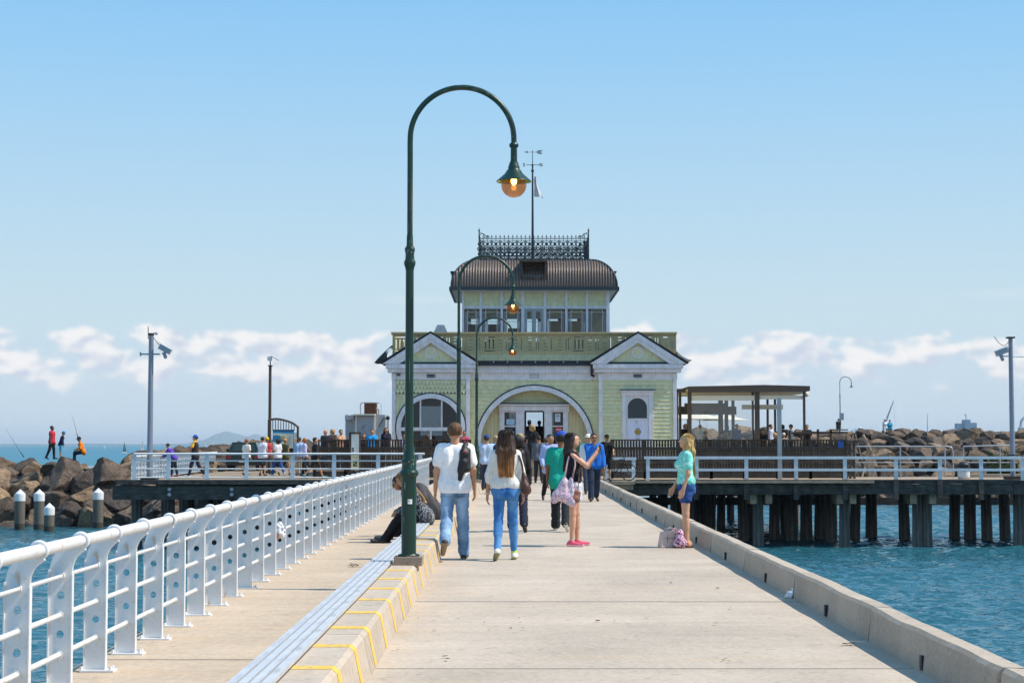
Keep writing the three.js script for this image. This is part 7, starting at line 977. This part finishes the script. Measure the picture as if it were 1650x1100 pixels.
for (const [a, b, label] of [[[38, 737], [8, 690], 'long fishing rod propped on the boulders at the water end'], [[127, 712], [115, 667], 'long fishing rod held up above the orange top']]) { const d = 88.2, p = P(a[0], a[1], d), q = P(b[0], b[1], d), t = thing('fishing_rod', label, 'fishing rod', p); mesh('blank', rod([0, 0, 0], sub(q, p), 0.014, 0.004, 6), M.black, t); mesh('grip', rod([0, 0, 0], unit(sub(q, p)).map((v) => v * 0.35), 0.022, 0.02, 6), M.dark, t); mesh('reel', ball(...unit(sub(q, p)).map((v) => v * 0.4), 0.045), M.galv, t); }
// visitors on the far rocks
extra(1352, 168, 1.75, PI, 'person in dark top and olive shorts below the small green lamp', tee('#23252e'), leg('#4d5334', 'long shorts'), hr('#2b1c14'), { y: Y(703, 168), skin: '#a87a5c' });
extra(1427, 139, 1.66, 0.3, 'person in white dress sitting on the rock crest', tee('#e0dfe2'), leg('#d8d8dc'), hr('#4a3424'), { y: Y(707, 139), hat: { kind: 'hat', color: '#d8cfc4' }, female: 1 });
extra(1435, 138.6, 1.6, -0.2, 'person in turquoise top sitting on the rock crest', tee('#2ba6c4'), leg('#c98e70', 'shorts'), hr('#6a4a34'), { y: Y(708, 138.6), female: 1 });
// ---------------------------------------------------------------- litter
{ const p = foot(1277, 962), t = thing('plastic_bag', 'crumpled white plastic bag lying against the water side kerb', 'litter', p), bs = [[-0.05, 0.03, 0, 0.05, 0.05, 0, 0.03, 0.045], [0.02, 0.05, 0, 0.05, 0.09, 0.0, 0.03, 0.03]], f = field(bs, 0.03); mesh('sheet', nets((x, y, z) => f(x, y, z) + 0.03 * PN.noise(x * 26, y * 26, z * 26) + 0.015 * PN.noise(x * 60, y * 60, z * 60), bounds(bs, 0.03), 0.006, () => [0.7, 0.72, 0.78]), std({ vertexColors: true, roughness: 0.35 }), t); }
{ const t = thing('plastic_bag', 'white and pink plastic bag tied to the cast iron railing', 'litter', [-2.8, deckY(20.6) + 0.48, -20.6]), bs = [[0, 0.06, 0, 0.01, -0.02, 0.0, 0.05, 0.06]], f = field(bs, 0.03), c2 = hex('#d99a86'); mesh('sheet', nets((x, y, z) => f(x, y, z) + 0.035 * PN.noise(x * 26, y * 26, z * 26), bounds(bs, 0.04), 0.007, (x, y, z) => y < -0.02 && x < 0.01 ? c2 : [0.75, 0.74, 0.75]), std({ vertexColors: true, roughness: 0.4 }), t); }
{ const r = rng(66), spots = [[578, 912, 40, 0.12], [1365, 1037, 14, 0.05], [1190, 1063, 6, 0.15], [762, 1010, 8, 0.8], [540, 1040, 8, 0.9], [1030, 990, 8, 1.2], [700, 905, 8, 0.1], [1100, 940, 6, 0.8]], lm = [std({ color: lin(0.09, 0.055, 0.025), roughness: 1, side: THREE.DoubleSide })];
  const list = []; for (const [px, py, n, sp] of spots) { const p = foot(px, py); for (let i = 0; i < n; i++) { const g = new THREE.CircleGeometry(0.012 + r() * 0.018, 5); g.scale(1, 0.5, 1); g.rotateX(-PI / 2 + (r() - 0.5) * 0.9); g.rotateY(r() * 6.28); g.translate(p[0] + (r() - 0.5) * sp * 2, p[1] + 0.012 + r() * (n > 30 ? 0.03 : 0.006), p[2] + (r() - 0.5) * sp * 2); list.push(g); } } tag(mesh('leaf_litter', list, lm[0]), 'scattered dry brown leaves on the pale concrete', 'leaves', null, 'stuff'); }
// sea haze
scene.fog = new THREE.FogExp2(new THREE.Color(0.80, 0.90, 1.0), 0.00007);
renderer.render(scene, camera);
